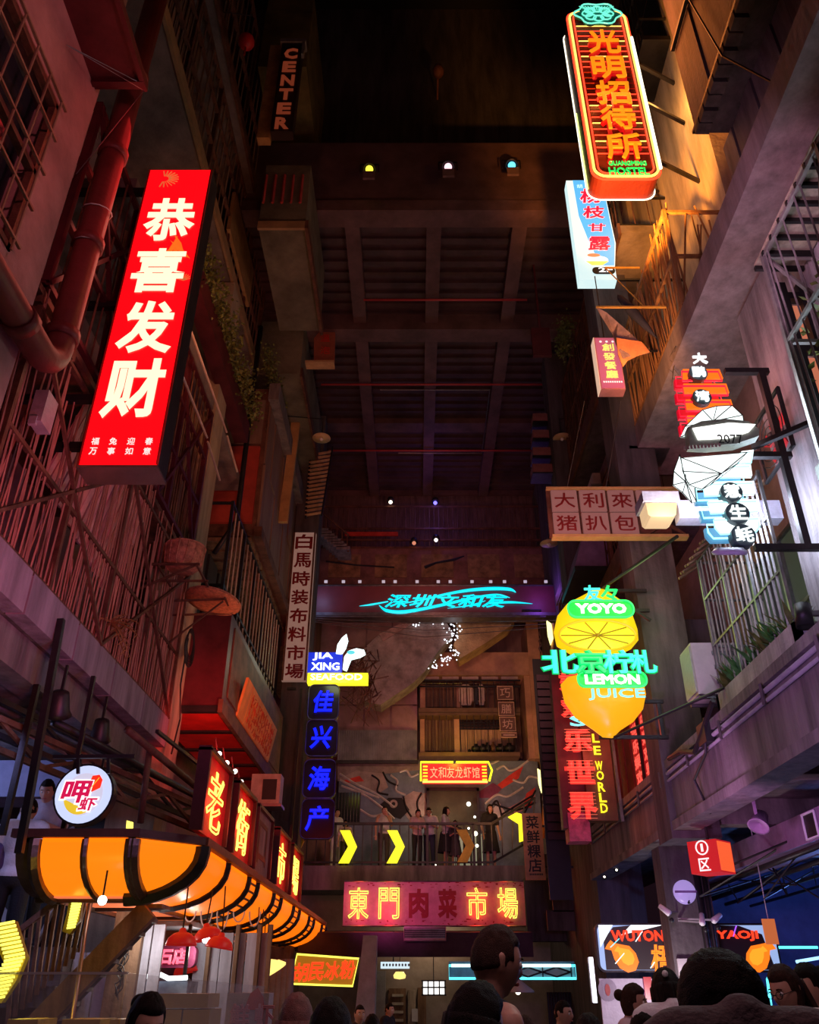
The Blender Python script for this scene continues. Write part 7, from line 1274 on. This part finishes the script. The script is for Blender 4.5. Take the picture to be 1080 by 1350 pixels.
for i, (px, py, Yq, sc, tilt) in enumerate(((239, 1244, 10.0, 1, .0), (274, 1236, 10.8, 1, -.25), (289, 1248, 10.6, .95, .15), (245, 1281, 13, 1, -.2), (341, 1278, 14.0, .9, .1))):
    p = PY(px, py, Yq); t = root('pendant_lamp', p, ['red pendant lamp under the canopy, leftmost of the cluster', 'red pendant lamp with lit bulb, top of the cluster', 'red pendant lamp just right of the lit one', 'red pendant lamp low beside the pink neon sign', 'dark red lamp shade further along near the teal strip'][i], 'lamp', 'red pendant lamps'); ax = V((tilt, 0, 1)); k = .145*sc
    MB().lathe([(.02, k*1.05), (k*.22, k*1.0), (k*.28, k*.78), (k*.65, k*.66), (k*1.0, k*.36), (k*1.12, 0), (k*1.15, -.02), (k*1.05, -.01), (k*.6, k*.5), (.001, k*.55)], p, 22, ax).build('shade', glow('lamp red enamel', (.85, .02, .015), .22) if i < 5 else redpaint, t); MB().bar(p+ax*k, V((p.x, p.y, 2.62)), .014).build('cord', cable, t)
    if i in (1, 4): MB().ball(p-V((.0, .08, .02)), .045).build('bulb', glow('bulb white', (1, 1, .95), 5), t)
for i, (px, py, Yq) in enumerate(((135, 1187, 8.9), (336, 1266, 13.3), (345, 1281, 14.5), (348, 1297, 14.6))): p = PY(px, py, Yq); t = root('bare_bulb', p, ['bare lit bulb under the front of the orange canopy', 'bare bulb beside the small white shade', 'tiny bare bulb by the dark red shade', 'bare bulb low in front of the grey curtain'][i], 'light bulb'); MB().ball(p, .045 if i != 2 else .03).build('bulb', glow('bulb white', (1, 1, .95)), t); MB().bar(p+V((0, 0, .04)), V((p.x, p.y, max(2.6, p.z+.2))), .014).build('socket', black, t)
p = PY(325, 1265, 13.2); single('bent_lamp', MB().lathe([(.03, .14), (.06, .1), (.15, 0), (.16, -.02), (.13, .0), (.001, .06)], p, 16, V((.5, 0, .8))), mat('white enamel', (.6, .6, .55), .4), 'tilted white lamp shade hanging under the canopy', 'lamp')
m = MB(); random.seed(44)
for k in range(5): x = -2.9+.2*k; m.tube([(x+.07-.07*math.cos(a), 11.5+.02*k, 2.42-(.12+.05*(k % 3))*math.sin(a)) for a in [j*math.pi/10 for j in range(11)]], .009, 5)
single('white_cables', m, wire_w, 'loops of white cable hanging under the canopy underside', 'cable')['kind'] = 'stuff'
m = MB(); c = PY(163, 1250, 10.9)
for k in range(6): ph = random.uniform(0, 6); r_ = random.uniform(.04, .1); m.tube([c+V((r_*math.cos(ph+j*.7)*(1-j/40), .01*k, .15-.028*j+.03*math.sin(ph+j*.9))) for j in range(24)], .006, 4)
single('cable_tangle', m, cable, 'tangle of thin black cables hanging on the bluish planks', 'cable')['kind'] = 'stuff'
t = root('teal_light_strip', PY(329, 1285, 13.6), 'teal dotted light strip upright beside the white planks', 'light strip'); a, b = PY(327, 1262, 13.6), PY(331, 1312, 13.6); MB().box(a.x-.10, a.x+.05, 13.62, 13.68, b.z, a.z).build('board', mat('teal board', (.06, .24, .26), .5), t); [MB().ball((a.x+.05, 13.6, a.z-(a.z-b.z)*k/12), .014, 6, 4).build('dot', glow('teal dot', (.1, 1, .75), 1.5), t) for k in range(13)]
single('yellow_tarp', MB().lathe([(.001, .1), (.12, .09), (.2, .0), (.18, -.03), (.001, .02)], PY(362, 1278, 15), 12, V((-.6, 0, 1))).ball(PY(357, 1270, 15.1), .1, 10, 6, (1.6, 1, .6)), mat('yellow shade', (.34, .20, .03), .5), 'yellow lamp shades bunched beside the dark red shade', 'lamp')
t = root('grey_curtain', PY(370, 1310, 16), 'dark grey curtain behind the red lamps', 'curtain'); a, b = XY(352, 1310, 16), XY(380, 1310, 16); [MB().lathe([(.001, 0), (.10, 0), (.08, 2.0), (.001, 2.0)], (a+(b-a)*k/4, 16, 0), 8).build('fold', mat('grey curtain cloth', (.16, .15, .18), .8), t) for k in range(5)]
# glass screen with boards, box banner
gs = root('glass_screen', (-2.6, 5.4, 0), 'waist-high clear glass screen in front of the left stall', 'screen'); Yg = 5.0
g0, g1, g2 = XY(0, 1290, Yg)-.6, XY(168, 1282, Yg), XY(300, 1310, Yg)
ztop = ZY(1283, Yg); MB().box(g0, g1-.01, Yg, Yg+.015, 0, ztop).build('pane', glass_clear, gs); MB().add([(g1, Yg, 0), (g2, Yg+1.2, 0), (g2, Yg+1.2, ztop-.06), (g1, Yg, ztop), (g1, Yg+.015, 0), (g2, Yg+1.215, 0), (g2, Yg+1.215, ztop-.06), (g1, Yg+.015, ztop)], [(0,1,2,3),(7,6,5,4),(3,2,6,7),(0,4,5,1),(1,5,6,2),(0,3,7,4)]).build('pane', glass_clear, gs)
MB().box(g0, g1, Yg-.005, Yg+.02, ztop-.006, ztop+.006).build('edge', mat('glass edge', (.5, .48, .5), .2, 0, alpha=.6), gs)
t = root('ochre_counter', PY(245, 1330, 8.5), 'brownish yellow counter boards behind the glass screen', 'counter'); Y = 8.5
for i, (a, b, c_, d) in enumerate(((208, 275, 1310, 1329), (203, 240, 1331, 1352), (242, 277, 1331, 1352))): MB().box(XY(a, c_, Y), XY(b, c_, Y), Y, Y+.5, ZY(d, Y) if i == 0 else 0, ZY(c_, Y)).build('board', mat('ochre panel', (.33, .20, .05), .5, .2, 2), t)
for i, (px, w_) in enumerate(((10, 40), (82, 50), (145, 30))): a, b = XY(px, 1346, 7.5), XY(px+w_, 1346, 7.5); single('yellow_stool', MB().box(a, b, 7.5, 7.9, ZY(1344, 7.5)-.05, ZY(1344, 7.5)).bar((a+.04, 7.55, 0), (a+.04, 7.55, ZY(1344, 7.5)), .05).bar((b-.04, 7.55, 0), (b-.04, 7.55, ZY(1344, 7.5)), .05).bar((a+.04, 7.85, 0), (a+.04, 7.85, ZY(1344, 7.5)), .05).bar((b-.04, 7.85, 0), (b-.04, 7.85, ZY(1344, 7.5)), .05), mat('yellow stool', (.62, .42, .06), .5), ['yellow stool at the left frame edge behind the glass', 'yellow stool behind the glass below the shiny pole', 'yellow stool behind the glass beside the woman in glasses'][i], 'stool', 'yellow stools behind the glass')
t = root('box_banner', PY(325, 1330, 9.5), 'grey printed box banner with outlined characters behind the glass', 'banner'); Y = 9.5; a, b = PY(300, 1309, Y), PY(352, 1350, Y); MB().box(a.x, b.x, Y, Y+.3, .6, a.z).build('box', mat('lilac grey print', (.36, .30, .36), .5, .2, 6), t)
for i, ch in enumerate('鲜虾'): glyph(ch, (a.x+.14+.24*i, Y-.01, PY(0, 1340, Y).z), FY, .2, .22, .0, mat('rose ink', (.52, .25, .3), .5, 0), t, neon=.008, name='printed_character', bold=.02)
MB().prism([(-.1, -.06), (-.05, .08), (.02, .13), (.08, .05), (.1, -.06)], (a.x+.28, Y-.012, PY(0, 1322, Y).z), FY, .01).build('red_print', redpaint, t)
# staircase with yellow light arrows at the far left
st = root('staircase', (-4.4, 11.6, 0), 'staircase with dark balusters and wide stringer at the left', 'stairs'); Y = 9.85
a, b = PY(50, 1350, Y), PY(196, 1199, Y); MB().bar(a, b, .12, .22).build('stringer', wood, st)
MB().bar(a+V((-.1, .45, 0)), b+V((-.1, .45, 0)), .14, .2).build('stringer', concrete_dark, st)
for i in range(9): f = i/8; p = a.lerp(b, f); MB().box(p.x-.15, p.x+.12, Y+.06, Y+.42, p.z+.02, p.z+.06).build('step', concrete, st)
ra, rb = PY(-10, 1232, Y-.1), PY(150, 1150, Y-.1); MB().bar(PY(0, 1247, Y), PY(118, 1155, Y), .06).build('hand_rail', rust, st)
for i in range(11): f = i/10; p = PY(20+f*110, 1232-f*85, Y); q = PY(10+f*95, 1350-f*95, Y); MB().bar(q, p, .035).build('baluster', rust, st)
def striped_arrow(pts, Y, label, thick=.03):
    q = [PY(a, b, Y) for a, b in pts]; t = root('arrow_light', q[0], label, 'arrow light', 'yellow arrow lights'); MB().prism([(p.x, p.z) for p in q], (0, Y, 0), FY, .08).build('casing', mat('ochre casing', (.30, .22, .03), .5), t)
    return t, q
yel = glow('led yellow', (1, .90, .12), 1.5)
t, q = striped_arrow([(-14, 1222), (19, 1214), (34, 1262), (22, 1292), (2, 1322), (-14, 1325), (6, 1272)], 8.4, 'large striped yellow arrow light at the left frame edge')
m = MB()
for k in range(20):
    py = 1217+k*5.2; f = (py-1214)/108
    cxp = (19+(34-19)*min(1, f/.44)) if f < .44 else 34-(34-4)*((f-.44)/.56); p0 = PY(cxp-27, py+3, 8.36); p1 = PY(cxp-1, py-2, 8.36); m.bar(p0, p1, .026, .02)
m.build('led_line', yel, t)
t, q = striped_arrow([(92, 1182), (110, 1178), (104, 1214), (92, 1232), (82, 1228), (88, 1205)], 9.75, 'small striped yellow light behind the shiny pole')
m = MB(); [m.bar(PY(96-k*.7, 1184+k*3.6, 9.7), PY(110-k*1.0, 1180+k*3.8, 9.7), .022, .02) for k in range(12)]; m.build('led_line', yel, t)
lamp('POINT', PY(30, 1280, 8.0), (1, .85, .1), 8, size=.1)
single('landing_platform', MB().box(-8.6, -3.9, 10.3, 13.3, 1.4, 1.6), concrete_dark, 'dark platform where the two men stand at the left', 'platform')
single('yellow_arrow_piece', MB().prism([(-.04, .06), (.04, .04), (.05, -.05), (-.03, -.06)], PY(170, 1088, 11.4), FY, .04), yel, 'small yellow arrow glimpsed behind the truss over the canopy', 'arrow light')
lamp('SPOT', (-4.5, 8.2, 4.2), (.45, .45, 1), 110, (-5.2, 10.4, 2.2), .1, 75)
single('foreground_bollard_rail', MB().bar((-4.2, YC-.05, ZT-.0), (-4.2, YC-.05, 4.5), .06), steel_dark, 'slim dark hanger at the left end of the canopy rail', 'hanger')

# ================================================================== PEOPLE
random.seed(77)
def capsule(mb, p, q, r0, r1, n=10):
    p, q = V(p), V(q); d = (q-p).normalized(); pts = []; rs = []
    for k in (0, 1, 2): a = math.pi/2*(k/3); pts.append(p-d*r0*math.cos(a)); rs.append(max(r0*math.sin(a), r0*.12))
    pts += [p, q]; rs += [r0, r1]
    for k in (2, 1, 0): a = math.pi/2*(k/3); pts.append(q+d*r1*math.cos(a)); rs.append(max(r1*math.sin(a), r1*.12))
    mb.tube(pts, 1, n, rs=rs)
def remesh(mb, voxel, smooth=4):
    me = bpy.data.meshes.new('tmp'); me.from_pydata([tuple(v) for v in mb.v], [], mb.f); ob = bpy.data.objects.new('tmp', me)
    sc2 = bpy.data.scenes.new('tmp_scene'); sc2.collection.objects.link(ob)
    r = ob.modifiers.new('r', 'REMESH'); r.mode = 'VOXEL'; r.voxel_size = voxel; r.use_smooth_shade = True
    s = ob.modifiers.new('s', 'SMOOTH'); s.factor = .5; s.iterations = smooth
    vl = sc2.view_layers[0]; vl.update(); dg = vl.depsgraph; out = bpy.data.meshes.new_from_object(ob.evaluated_get(dg))
    bpy.data.objects.remove(ob); bpy.data.scenes.remove(sc2); bpy.data.meshes.remove(me)
    out.polygons.foreach_set('use_smooth', [True]*len(out.polygons)); return out
HC = V((0, -.012, 1.585))
def head_fn(x, y, z):
    X, Y_, Z = x*.076, y*.096, z*.118; g = math.exp
    if z < 0: X *= 1-.32*(-z)**1.6; Y_ *= 1-.12*(-z)
    if y < 0:
        Y_ -= .026*g(-(x/.17)**2-((z+.16)/.20)**2); Y_ += .010*g(-((abs(x)-.40)/.17)**2-((z-.04)/.12)**2); Y_ -= .006*g(-((z-.24)/.10)**2)*g(-(x/.5)**2)
        Y_ -= .008*g(-(x/.26)**2-((z+.50)/.09)**2); Y_ -= .014*g(-(x/.34)**2-((z+.86)/.20)**2); Y_ += .005*g(-(x/.25)**2-((z+.68)/.07)**2)
    if y > 0: Y_ += .008*g(-((z-.2)/.5)**2)
    return V((X, Y_, Z))
PIV = V((0, .015, 1.45))
DROP = [0]
def hc(rotm): return PIV+rotm @ (HC-PIV)+V((0, -DROP[0]*.7, -DROP[0]))
def head_mb(mb, rotm):
    HC = hc(rotm)
    n, m_ = 40, 30; vs = []; fs = []
    for i in range(m_+1):
        t_ = math.pi*i/m_
        for k in range(n): a = 2*math.pi*k/n; vs.append(HC+rotm @ head_fn(math.sin(t_)*math.cos(a), math.sin(t_)*math.sin(a), math.cos(t_)))
    for i in range(m_):
        for k in range(n): fs.append((i*n+k, (i+1)*n+k, (i+1)*n+(k+1) % n, i*n+(k+1) % n))
    mb.add(vs, fs)
    for sx in (-1, 1): capsule(mb, HC+rotm @ V((sx*.072, .012, -.028)), HC+rotm @ V((sx*.077, .018, .016)), .010, .013, 8)
ARMS = {'down': ((.24, .03, 1.13), (.25, -.06, .88)), 'phone': ((.23, .02, 1.13), (.09, -.24, 1.17)), 'lean': ((.26, -.06, 1.14), (.16, -.30, 1.07)), 'face': ((.20, -.10, 1.16), (.06, -.16, 1.40))}
def hand(mb, w, d, side):
    w = V(w); d = V(d).normalized(); s = d.cross(V((0, 0, 1))) if abs(d.z) < .8 else V((0, 1, 0)).cross(d); s = s.normalized(); u = s.cross(d).normalized()
    pc = w+d*.045; capsule(mb, pc-s*.022, pc+s*.022, .020, .020, 8); capsule(mb, w, pc+d*.025, .024, .026, 8)
    for k, (o_, l) in enumerate(((-.030, .058), (-.010, .070), (.010, .074), (.030, .066))):
        b = pc+s*o_+d*.035; m1 = b+d*l*.5-u*.006; capsule(mb, b, m1, .0085, .008, 6); capsule(mb, m1, m1+d*l*.4-u*.022, .008, .007, 6)
    b = w+d*.025+s*.026*side; capsule(mb, b, b+(d*.6+s*side*.8).normalized()*.045, .011, .009, 6); capsule(mb, b+(d*.6+s*side*.8).normalized()*.045, b+(d*.9+s*side*.6).normalized()*.07, .009, .008, 6)
from mathutils import Matrix, Euler
TPL = {}
def skeleton(mb, arms, grow, what, NK=(0, 0, 1.54)):
    L = []
    if what in ('all', 'top', 'tank'):
        mb.ball((0, .0, 1.08), 1, 16, 10, (.140+grow, .100+grow, .15)); mb.ball((0, .0, 1.26), 1, 16, 10, (.172+grow, .118+grow, .19)); kk = .145 if what != 'tank' else .085; capsule(mb, (-kk, .01, 1.395), (kk, .01, 1.395), .058+grow, .058+grow, 12); capsule(mb, (0, .02, 1.38), (0, .012, 1.43), .075+grow*.5, .058+grow*.3, 12)
        mb.ball((0, .0, .95), 1, 16, 10, (.160+grow, .118+grow, .10 if what != 'all' else .13))
    if what == 'all': capsule(mb, (0, .018, 1.40), NK, .056, .054, 14)
    for sx, ar in ((-1, arms[0]), (1, arms[1])):
        e, w_ = ARMS[ar]; e = V((e[0]*sx, e[1], e[2])); w_ = V((w_[0]*sx, w_[1], w_[2])); sh = V((.180*sx, .01, 1.385))
        if what == 'all': capsule(mb, sh, e, .047, .038); capsule(mb, e, w_, .038, .025); hand(mb, w_, w_-e, -sx)
        if what == 'top': capsule(mb, sh, sh.lerp(e, .72), .050+grow, .054+grow)
        if what in ('all', 'pants'):
            capsule(mb, (.088*sx, 0, .93), (.10*sx, -.012, .50), .082+grow, .056+grow); capsule(mb, (.10*sx, -.012, .50), (.10*sx, .02, .10), .054+grow, .036+grow*1.5)
        if what == 'all': capsule(mb, (.10*sx, .03, .045), (.115*sx, -.13, .035), .040, .034)
        if what == 'shoes': capsule(mb, (.10*sx, .03, .048), (.115*sx, -.135, .045), .048, .044); mb.box(.10*sx-.045, .10*sx+.05, -.18, .075, 0, .025)
    if what == 'pants': mb.ball((0, 0, .93), 1, 16, 10, (.160+grow, .115+grow, .13))
    return mb
def skirt(mb): mb.lathe([(.14, 1.0), (.17, .9), (.24, .45), (.25, .44), (.001, .5)], (0, 0, 0), 24)
def hair_mesh(style, rotm, seed=0):
    HC = hc(rotm)
    n, m_ = 56, 40; vs = []; fs = []; big = {'short': .84, 'crop': .70}.get(style, 1.0)
    def fade(a, b, x): t_ = min(1, max(0, (x-a)/(b-a))); return t_*t_*(3-2*t_)
    for i in range(m_+1):
        t_ = math.pi*i/m_
        for k in range(n):
            a = 2*math.pi*k/n; x, y, z = math.sin(t_)*math.cos(a), math.sin(t_)*math.sin(a), math.cos(t_)
            low = -.62 if style in ('long', 'bob', 'pony', 'bun') else (-.16 if style != 'afro' else -.5)
            cover = fade(low-.12, low+.05, z+.25*max(y, 0)) if (y > -.1 or style in ('short', 'crop')) else 1
            face = fade(-.25, -.55, y)*fade(.62, .38, z); face = max(face, fade(.05, -.25, y)*fade(.12, -.1, z) if style not in ('long', 'bob') else fade(-.12, -.4, y)*fade(.3, .1, z))
            k_ = cover*(1-face); nz = noise.noise(V((x*7+seed, y*7, z*2.4)))*.035+noise.noise(V((x*22+seed, y*22, z*6)))*.028
            s = (.80+(.31*big+nz)*k_) if style != 'afro' else (.80+(.33+noise.noise(V((x*16, y*16, z*16)))*.06)*k_)
            b = V((x*.078, y*.099, z*.120))*s if style != 'afro' else V((x*.093, y*.100, z*.106))*s; b.z += .006*k_
            vs.append(HC+rotm @ b)
    for i in range(m_):
        for k in range(n): fs.append((i*n+k, (i+1)*n+k, (i+1)*n+(k+1) % n, i*n+(k+1) % n))
    mb = MB().add(vs, fs, True)
    def lock(a, b, r0, r1): pts = [HC+rotm @ V(a).lerp(V(b), k/5)+V((0, 0, 0)) for k in range(6)]; mb.tube(pts, 1, 10, rs=[r0*(1-k/5)+r1*k/5 for k in range(6)])
    if style in ('long', 'bob'):
        L_ = -.32 if style == 'long' else -.10
        for k in range(13): a = math.pi*(-.12+1.24*k/12); lock((.070*math.cos(a), .015+.072*math.sin(a), .02), (.085*math.cos(a), .02+.078*math.sin(a), L_+.02*(k % 3)), .030, .020)
    if style == 'pony':
        for k in range(6): lock((.012*(k-2.5), .10, .03), (.02*(k-2.5)+.03, .15, -.20-.02*(k % 3)), .022, .006)
    if style == 'bun': mb.ball(HC+rotm @ V((0, .115, .055)), .042, 14, 10)
    me = bpy.data.meshes.new('hair'); me.from_pydata([tuple(v) for v in mb.v], [], mb.f); me.polygons.foreach_set('use_smooth', [True]*len(me.polygons)); return me
def cl(name, c): return mat('cloth '+name, c, .85, .15, 8, .3)
GREYW = cl('white', (.55, .53, .58)); CBLK = cl('black', (.016, .015, .018)); CDRK = cl('dark', (.06, .05, .055)); CBLU = cl('slate blue', (.10, .13, .20)); CPNK = cl('pale pink', (.58, .40, .44)); CNAV = cl('navy', (.03, .035, .07))
def person(px, pytop, Y, yaw, label, hair='short', hm=None, top=GREYW, bot=CBLK, arms=('down', 'down'), pitch=0, turn=0, feet=0, face=True, extras=(), skin=None, hgt=None, grp=None, fine=False, drop=.03):
    DROP[0] = drop; hm = hm or hairm; tp = PY(px, pytop, Y); H = (hgt or (tp.z-feet))
    key = (arms, pitch, turn, fine, drop); rotm = Euler((math.radians(pitch), 0, math.radians(turn))).to_matrix()
    hk = ('h', hair, pitch, turn, drop)
    if hk not in TPL: TPL[hk] = hair_mesh(hair, rotm)
    sc = H/max(v.co.z for v in TPL[hk].vertices); HC = hc(rotm)
    if key not in TPL:
        b = MB(); skeleton(b, arms, 0, 'all', PIV+rotm @ V((0, -.01, .09))+V((0, -drop*.7, -drop))); head_mb(b, rotm); TPL[key] = remesh(b, .0075 if fine else .011, 2 if fine else 2)
    tk = ('t', 'tank' in extras or arms)
    for k2, what, g in ((tk, 'tank' if 'tank' in extras else 'top', .014), (('p',), 'pants', .012)):
        if k2 not in TPL: TPL[k2] = remesh(skeleton(MB(), arms, g, what), .014, 5)
    if ('s',) not in TPL:
        b = MB(); skeleton(b, arms, 0, 'shoes'); me = bpy.data.meshes.new('shoes'); me.from_pydata([tuple(v) for v in b.v], [], b.f); TPL[('s',)] = me
    t = root('person', (tp.x, Y, feet), label, 'person', grp); t.rotation_euler.z = math.radians(yaw); t.scale = (sc,)*3
    def part(name, me, m_, lab=None):
        me = me.copy() if me.materials and me.materials[0] != m_ else me
        if not me.materials: me.materials.append(m_)
        else: me.materials[0] = m_
        o = bpy.data.objects.new(name, me); COL.objects.link(o); o.parent = t; ORG[o.name] = V((0, 0, 0)); return o
    part('body', TPL[key], skin or skinm); part('shirt', TPL[tk], top)
    if 'skirt' in extras:
        if 'sk' not in TPL: b = MB(); skirt(b); me = bpy.data.meshes.new('skirt'); me.from_pydata([tuple(v) for v in b.v], [], b.f); TPL['sk'] = me
        part('skirt', TPL['sk'], bot)
    else: part('trousers', TPL[('p',)], bot)
    part('shoes', TPL[('s',)], white if 'white_shoes' in extras else CDRK); part('hair', TPL[hk], hm)
    def small(name, mb, m_):
        me = bpy.data.meshes.new(name); me.from_pydata([tuple(v) for v in mb.v], [], mb.f); return part(name, me, m_)
    if face:
        e = MB(); ib = MB(); br_ = MB()
        for sx in (-1, 1):
            small('eye', MB().ball(HC+rotm @ V((sx*.031, -.080, .004)), .0125, 10, 7), eye_w); small('iris', MB().ball(HC+rotm @ V((sx*.031, -.0885, .004)), .006, 8, 6), black); br_.tube([HC+rotm @ V((sx*.016, -.094, .027)), HC+rotm @ V((sx*.033, -.094, .031)), HC+rotm @ V((sx*.048, -.084, .025))], .0035, 5)
        small('eyebrows', br_, hm)
        small('mouth', MB().tube([HC+rotm @ V((sx*.022, -.086 if sx else -.096, -.058)) for sx in (-1, 0, 1)], .0055, 6), lipm)
    if 'glasses' in extras:
        g_ = MB()
        for sx in (-1, 1): g_.tube([HC+rotm @ V((sx*.033+.022*math.cos(a), -.105, .002+.018*math.sin(a))) for a in [k*math.pi/7 for k in range(14)]], .0022, 5, True).tube([HC+rotm @ V((sx*.055, -.103, .006)), HC+rotm @ V((sx*.084, .01, .008))], .002, 4)
        g_.tube([HC+rotm @ V((-.011, -.107, .004)), HC+rotm @ V((.011, -.107, .004))], .002, 4); small('glasses', g_, steel_dark)
    if 'clip' in extras: small('hair_clip', MB().ball(HC+V((.02, .09, .10)), .018, 8, 6), white)
    if 'phone' in extras:
        w_ = V((0, -.33, 1.20)); q = root('phone', t.matrix_basis @ w_ if False else V((tp.x, Y, feet))+Matrix.Rotation(math.radians(yaw), 3, 'Z') @ (w_*sc), 'dark phone held by the '+label[:50].rsplit(' ', 1)[0], 'phone'); m_ = MB().box(-.035, .035, -.006, .006, -.07, .07)
        m_.v = [tuple(V(v)+ORG[q.name]) for v in m_.v]; m_.build('case', black, q); q.rotation_euler = (math.radians(-35), 0, math.radians(yaw))
    return t
TOP = ('down', 'down')
person(962, 1245, 2.3, 176, 'person with a round mass of black hair seen from behind, nearest the camera', 'afro', top=cl('taupe', (.12, .09, .10)), face=False, fine=True, pitch=34, drop=.085)
person(642, 1217, 3.8, 112, 'tall young man in profile with black sleeveless top, above the crowd', 'short', hm=hairb, top=CBLK, pitch=10, fine=True, extras=('tank',), drop=0)
person(606, 1291, 3.0, 128, 'dark-haired person in front of the tall man, face turned right', 'bob', top=CBLK, pitch=14, fine=True, arms=('down', 'down'))
person(434, 1312, 3.6, 165, 'woman with black ponytail seen from behind in the lower middle', 'pony', top=CBLK, face=False)
person(392, 1307, 4.4, 185, 'person with reddish-brown hair and long hair down the back', 'long', hm=mat('auburn hair', (.16, .06, .05), .6, .3, 30, .4), top=CDRK, face=False)
person(188, 1306, 4.4, 40, 'woman with tied black hair and thin glasses behind the glass screen', 'bun', top=CDRK, extras=('glasses',), pitch=16, fine=True, drop=.05)
person(881, 1274, 5.6, 178, 'woman with short black bob and white clip, white shirt, from behind', 'bob', top=cl('bright white', (.72, .72, .76)), face=False, extras=('clip',), pitch=22, drop=.06)
person(828, 1295, 7.2, 62, 'woman in pink top with brown bun looking right by the menu board', 'bun', hm=hairb, top=CPNK)
person(1040, 1270, 5.6, -62, 'woman in cream top with glasses looking down left at the right edge', 'pony', hm=hairb, top=cl('cream', (.62, .52, .48)), extras=('glasses',), pitch=14, fine=True)
person(1072, 1268, 6.2, -70, 'woman in pink-white top cut by the right frame edge', 'bun', hm=hairm, top=CPNK, pitch=12, fine=True)
person(738, 1318, 9.0, 55, 'man in slate blue polo shirt leaning right in the middle distance', 'crop', top=CBLU, arms=('lean', 'lean'))
person(776, 1334, 4.6, 180, 'dark head of a person just above the lower edge, left of the pink woman', 'short', face=False, top=CDRK)
person(842, 1331, 5.6, 30, 'small dark-haired person behind the woman in the white shirt', 'bob', top=CDRK)
person(690, 1337, 6.0, 170, 'brown-haired person low beside the tall man', 'short', hm=hairb, face=False, top=CDRK)
person(474, 1324, 12.0, 20, 'distant man in dark shirt left of the white pillar', 'crop', top=CDRK)
person(512, 1322, 16.0, 60, 'distant man in dark shirt in the far shop', 'crop', top=CBLK)
person(490, 1336, 8.5, 170, 'distant person with dark hair near the ponytail woman', 'bob', top=GREYW, face=False)
person(668, 1333, 8.0, -30, 'pale-shirted person half hidden behind the tall man', 'short', top=GREYW)
# the two men and a bystander at the upper left
person(42, 1050, 10.45, 195, 'man in white tee seen from behind at the upper left landing', 'crop', top=cl('bright white', (.72, .72, .76)), feet=1.6, face=False, hgt=2.0)
single('step_block', MB().box(-5.2, -4.1, 10.95, 11.5, 1.6, 2.0), concrete_dark, 'dark step under the man facing the camera at left', 'step')
person(66, 1036, 11.2, 10, 'man with black fringe looking down, grey shirt, behind the man in white', 'short', top=cl('grey', (.42, .40, .46)), feet=2.0, arms=('phone', 'phone'), pitch=22, hgt=1.95)
person(2, 1095, 10.4, 120, 'person in violet-lit clothes cut by the left frame edge', 'short', top=cl('violet', (.10, .08, .25)), feet=1.6, face=False, hgt=1.68)
# visitors on the far balcony
BL = [(456, 1081, 25.5, 10, 'bob', CPNK, CDRK, TOP, 'leftmost visitor on the far balcony, pale top, head lowered', 0), (444, 1066, 25.9, 40, 'short', GREYW, GREYW, TOP, 'visitor in pale clothes half behind the blue characters', 0),
      (507, 1063, 25.5, 15, 'crop', GREYW, CDRK, ('down', 'face'), 'man in white sleeveless top raising a hand to his face', 0), (550, 1067, 25.5, 30, 'short', CPNK, CBLK, ('lean', 'lean'), 'visitor in pinkish top leaning on the far railing', 10),
      (566, 1065, 25.9, -10, 'short', GREYW, CNAV, ('phone', 'phone'), 'visitor with glasses looking at a phone on the far balcony', 16), (587, 1063, 25.6, 75, 'long', GREYW, CBLK, ('lean', 'lean'), 'woman in white top and long black skirt turned right', 0),
      (600, 1081, 25.5, 0, 'bob', CDRK, CDRK, ('phone', 'phone'), 'short visitor in dark clothes beside the woman in the black skirt', 0), (645, 1060, 25.7, 20, 'long', CBLK, CBLK, TOP, 'figure in long black clothes right of the balcony doorway', 0)]
for (px, py, Yp, yw, hs, tp_, bt, ar, lb, pt) in BL: person(px, py, Yp, yw, lb, hs, top=tp_, bot=bt, arms=ar, pitch=pt, feet=ZB, extras=('tank',) if 'sleeveless' in lb else ('skirt',) if 'skirt' in lb or 'long black clothes' in lb else (('glasses',) if 'glasses' in lb else ()))
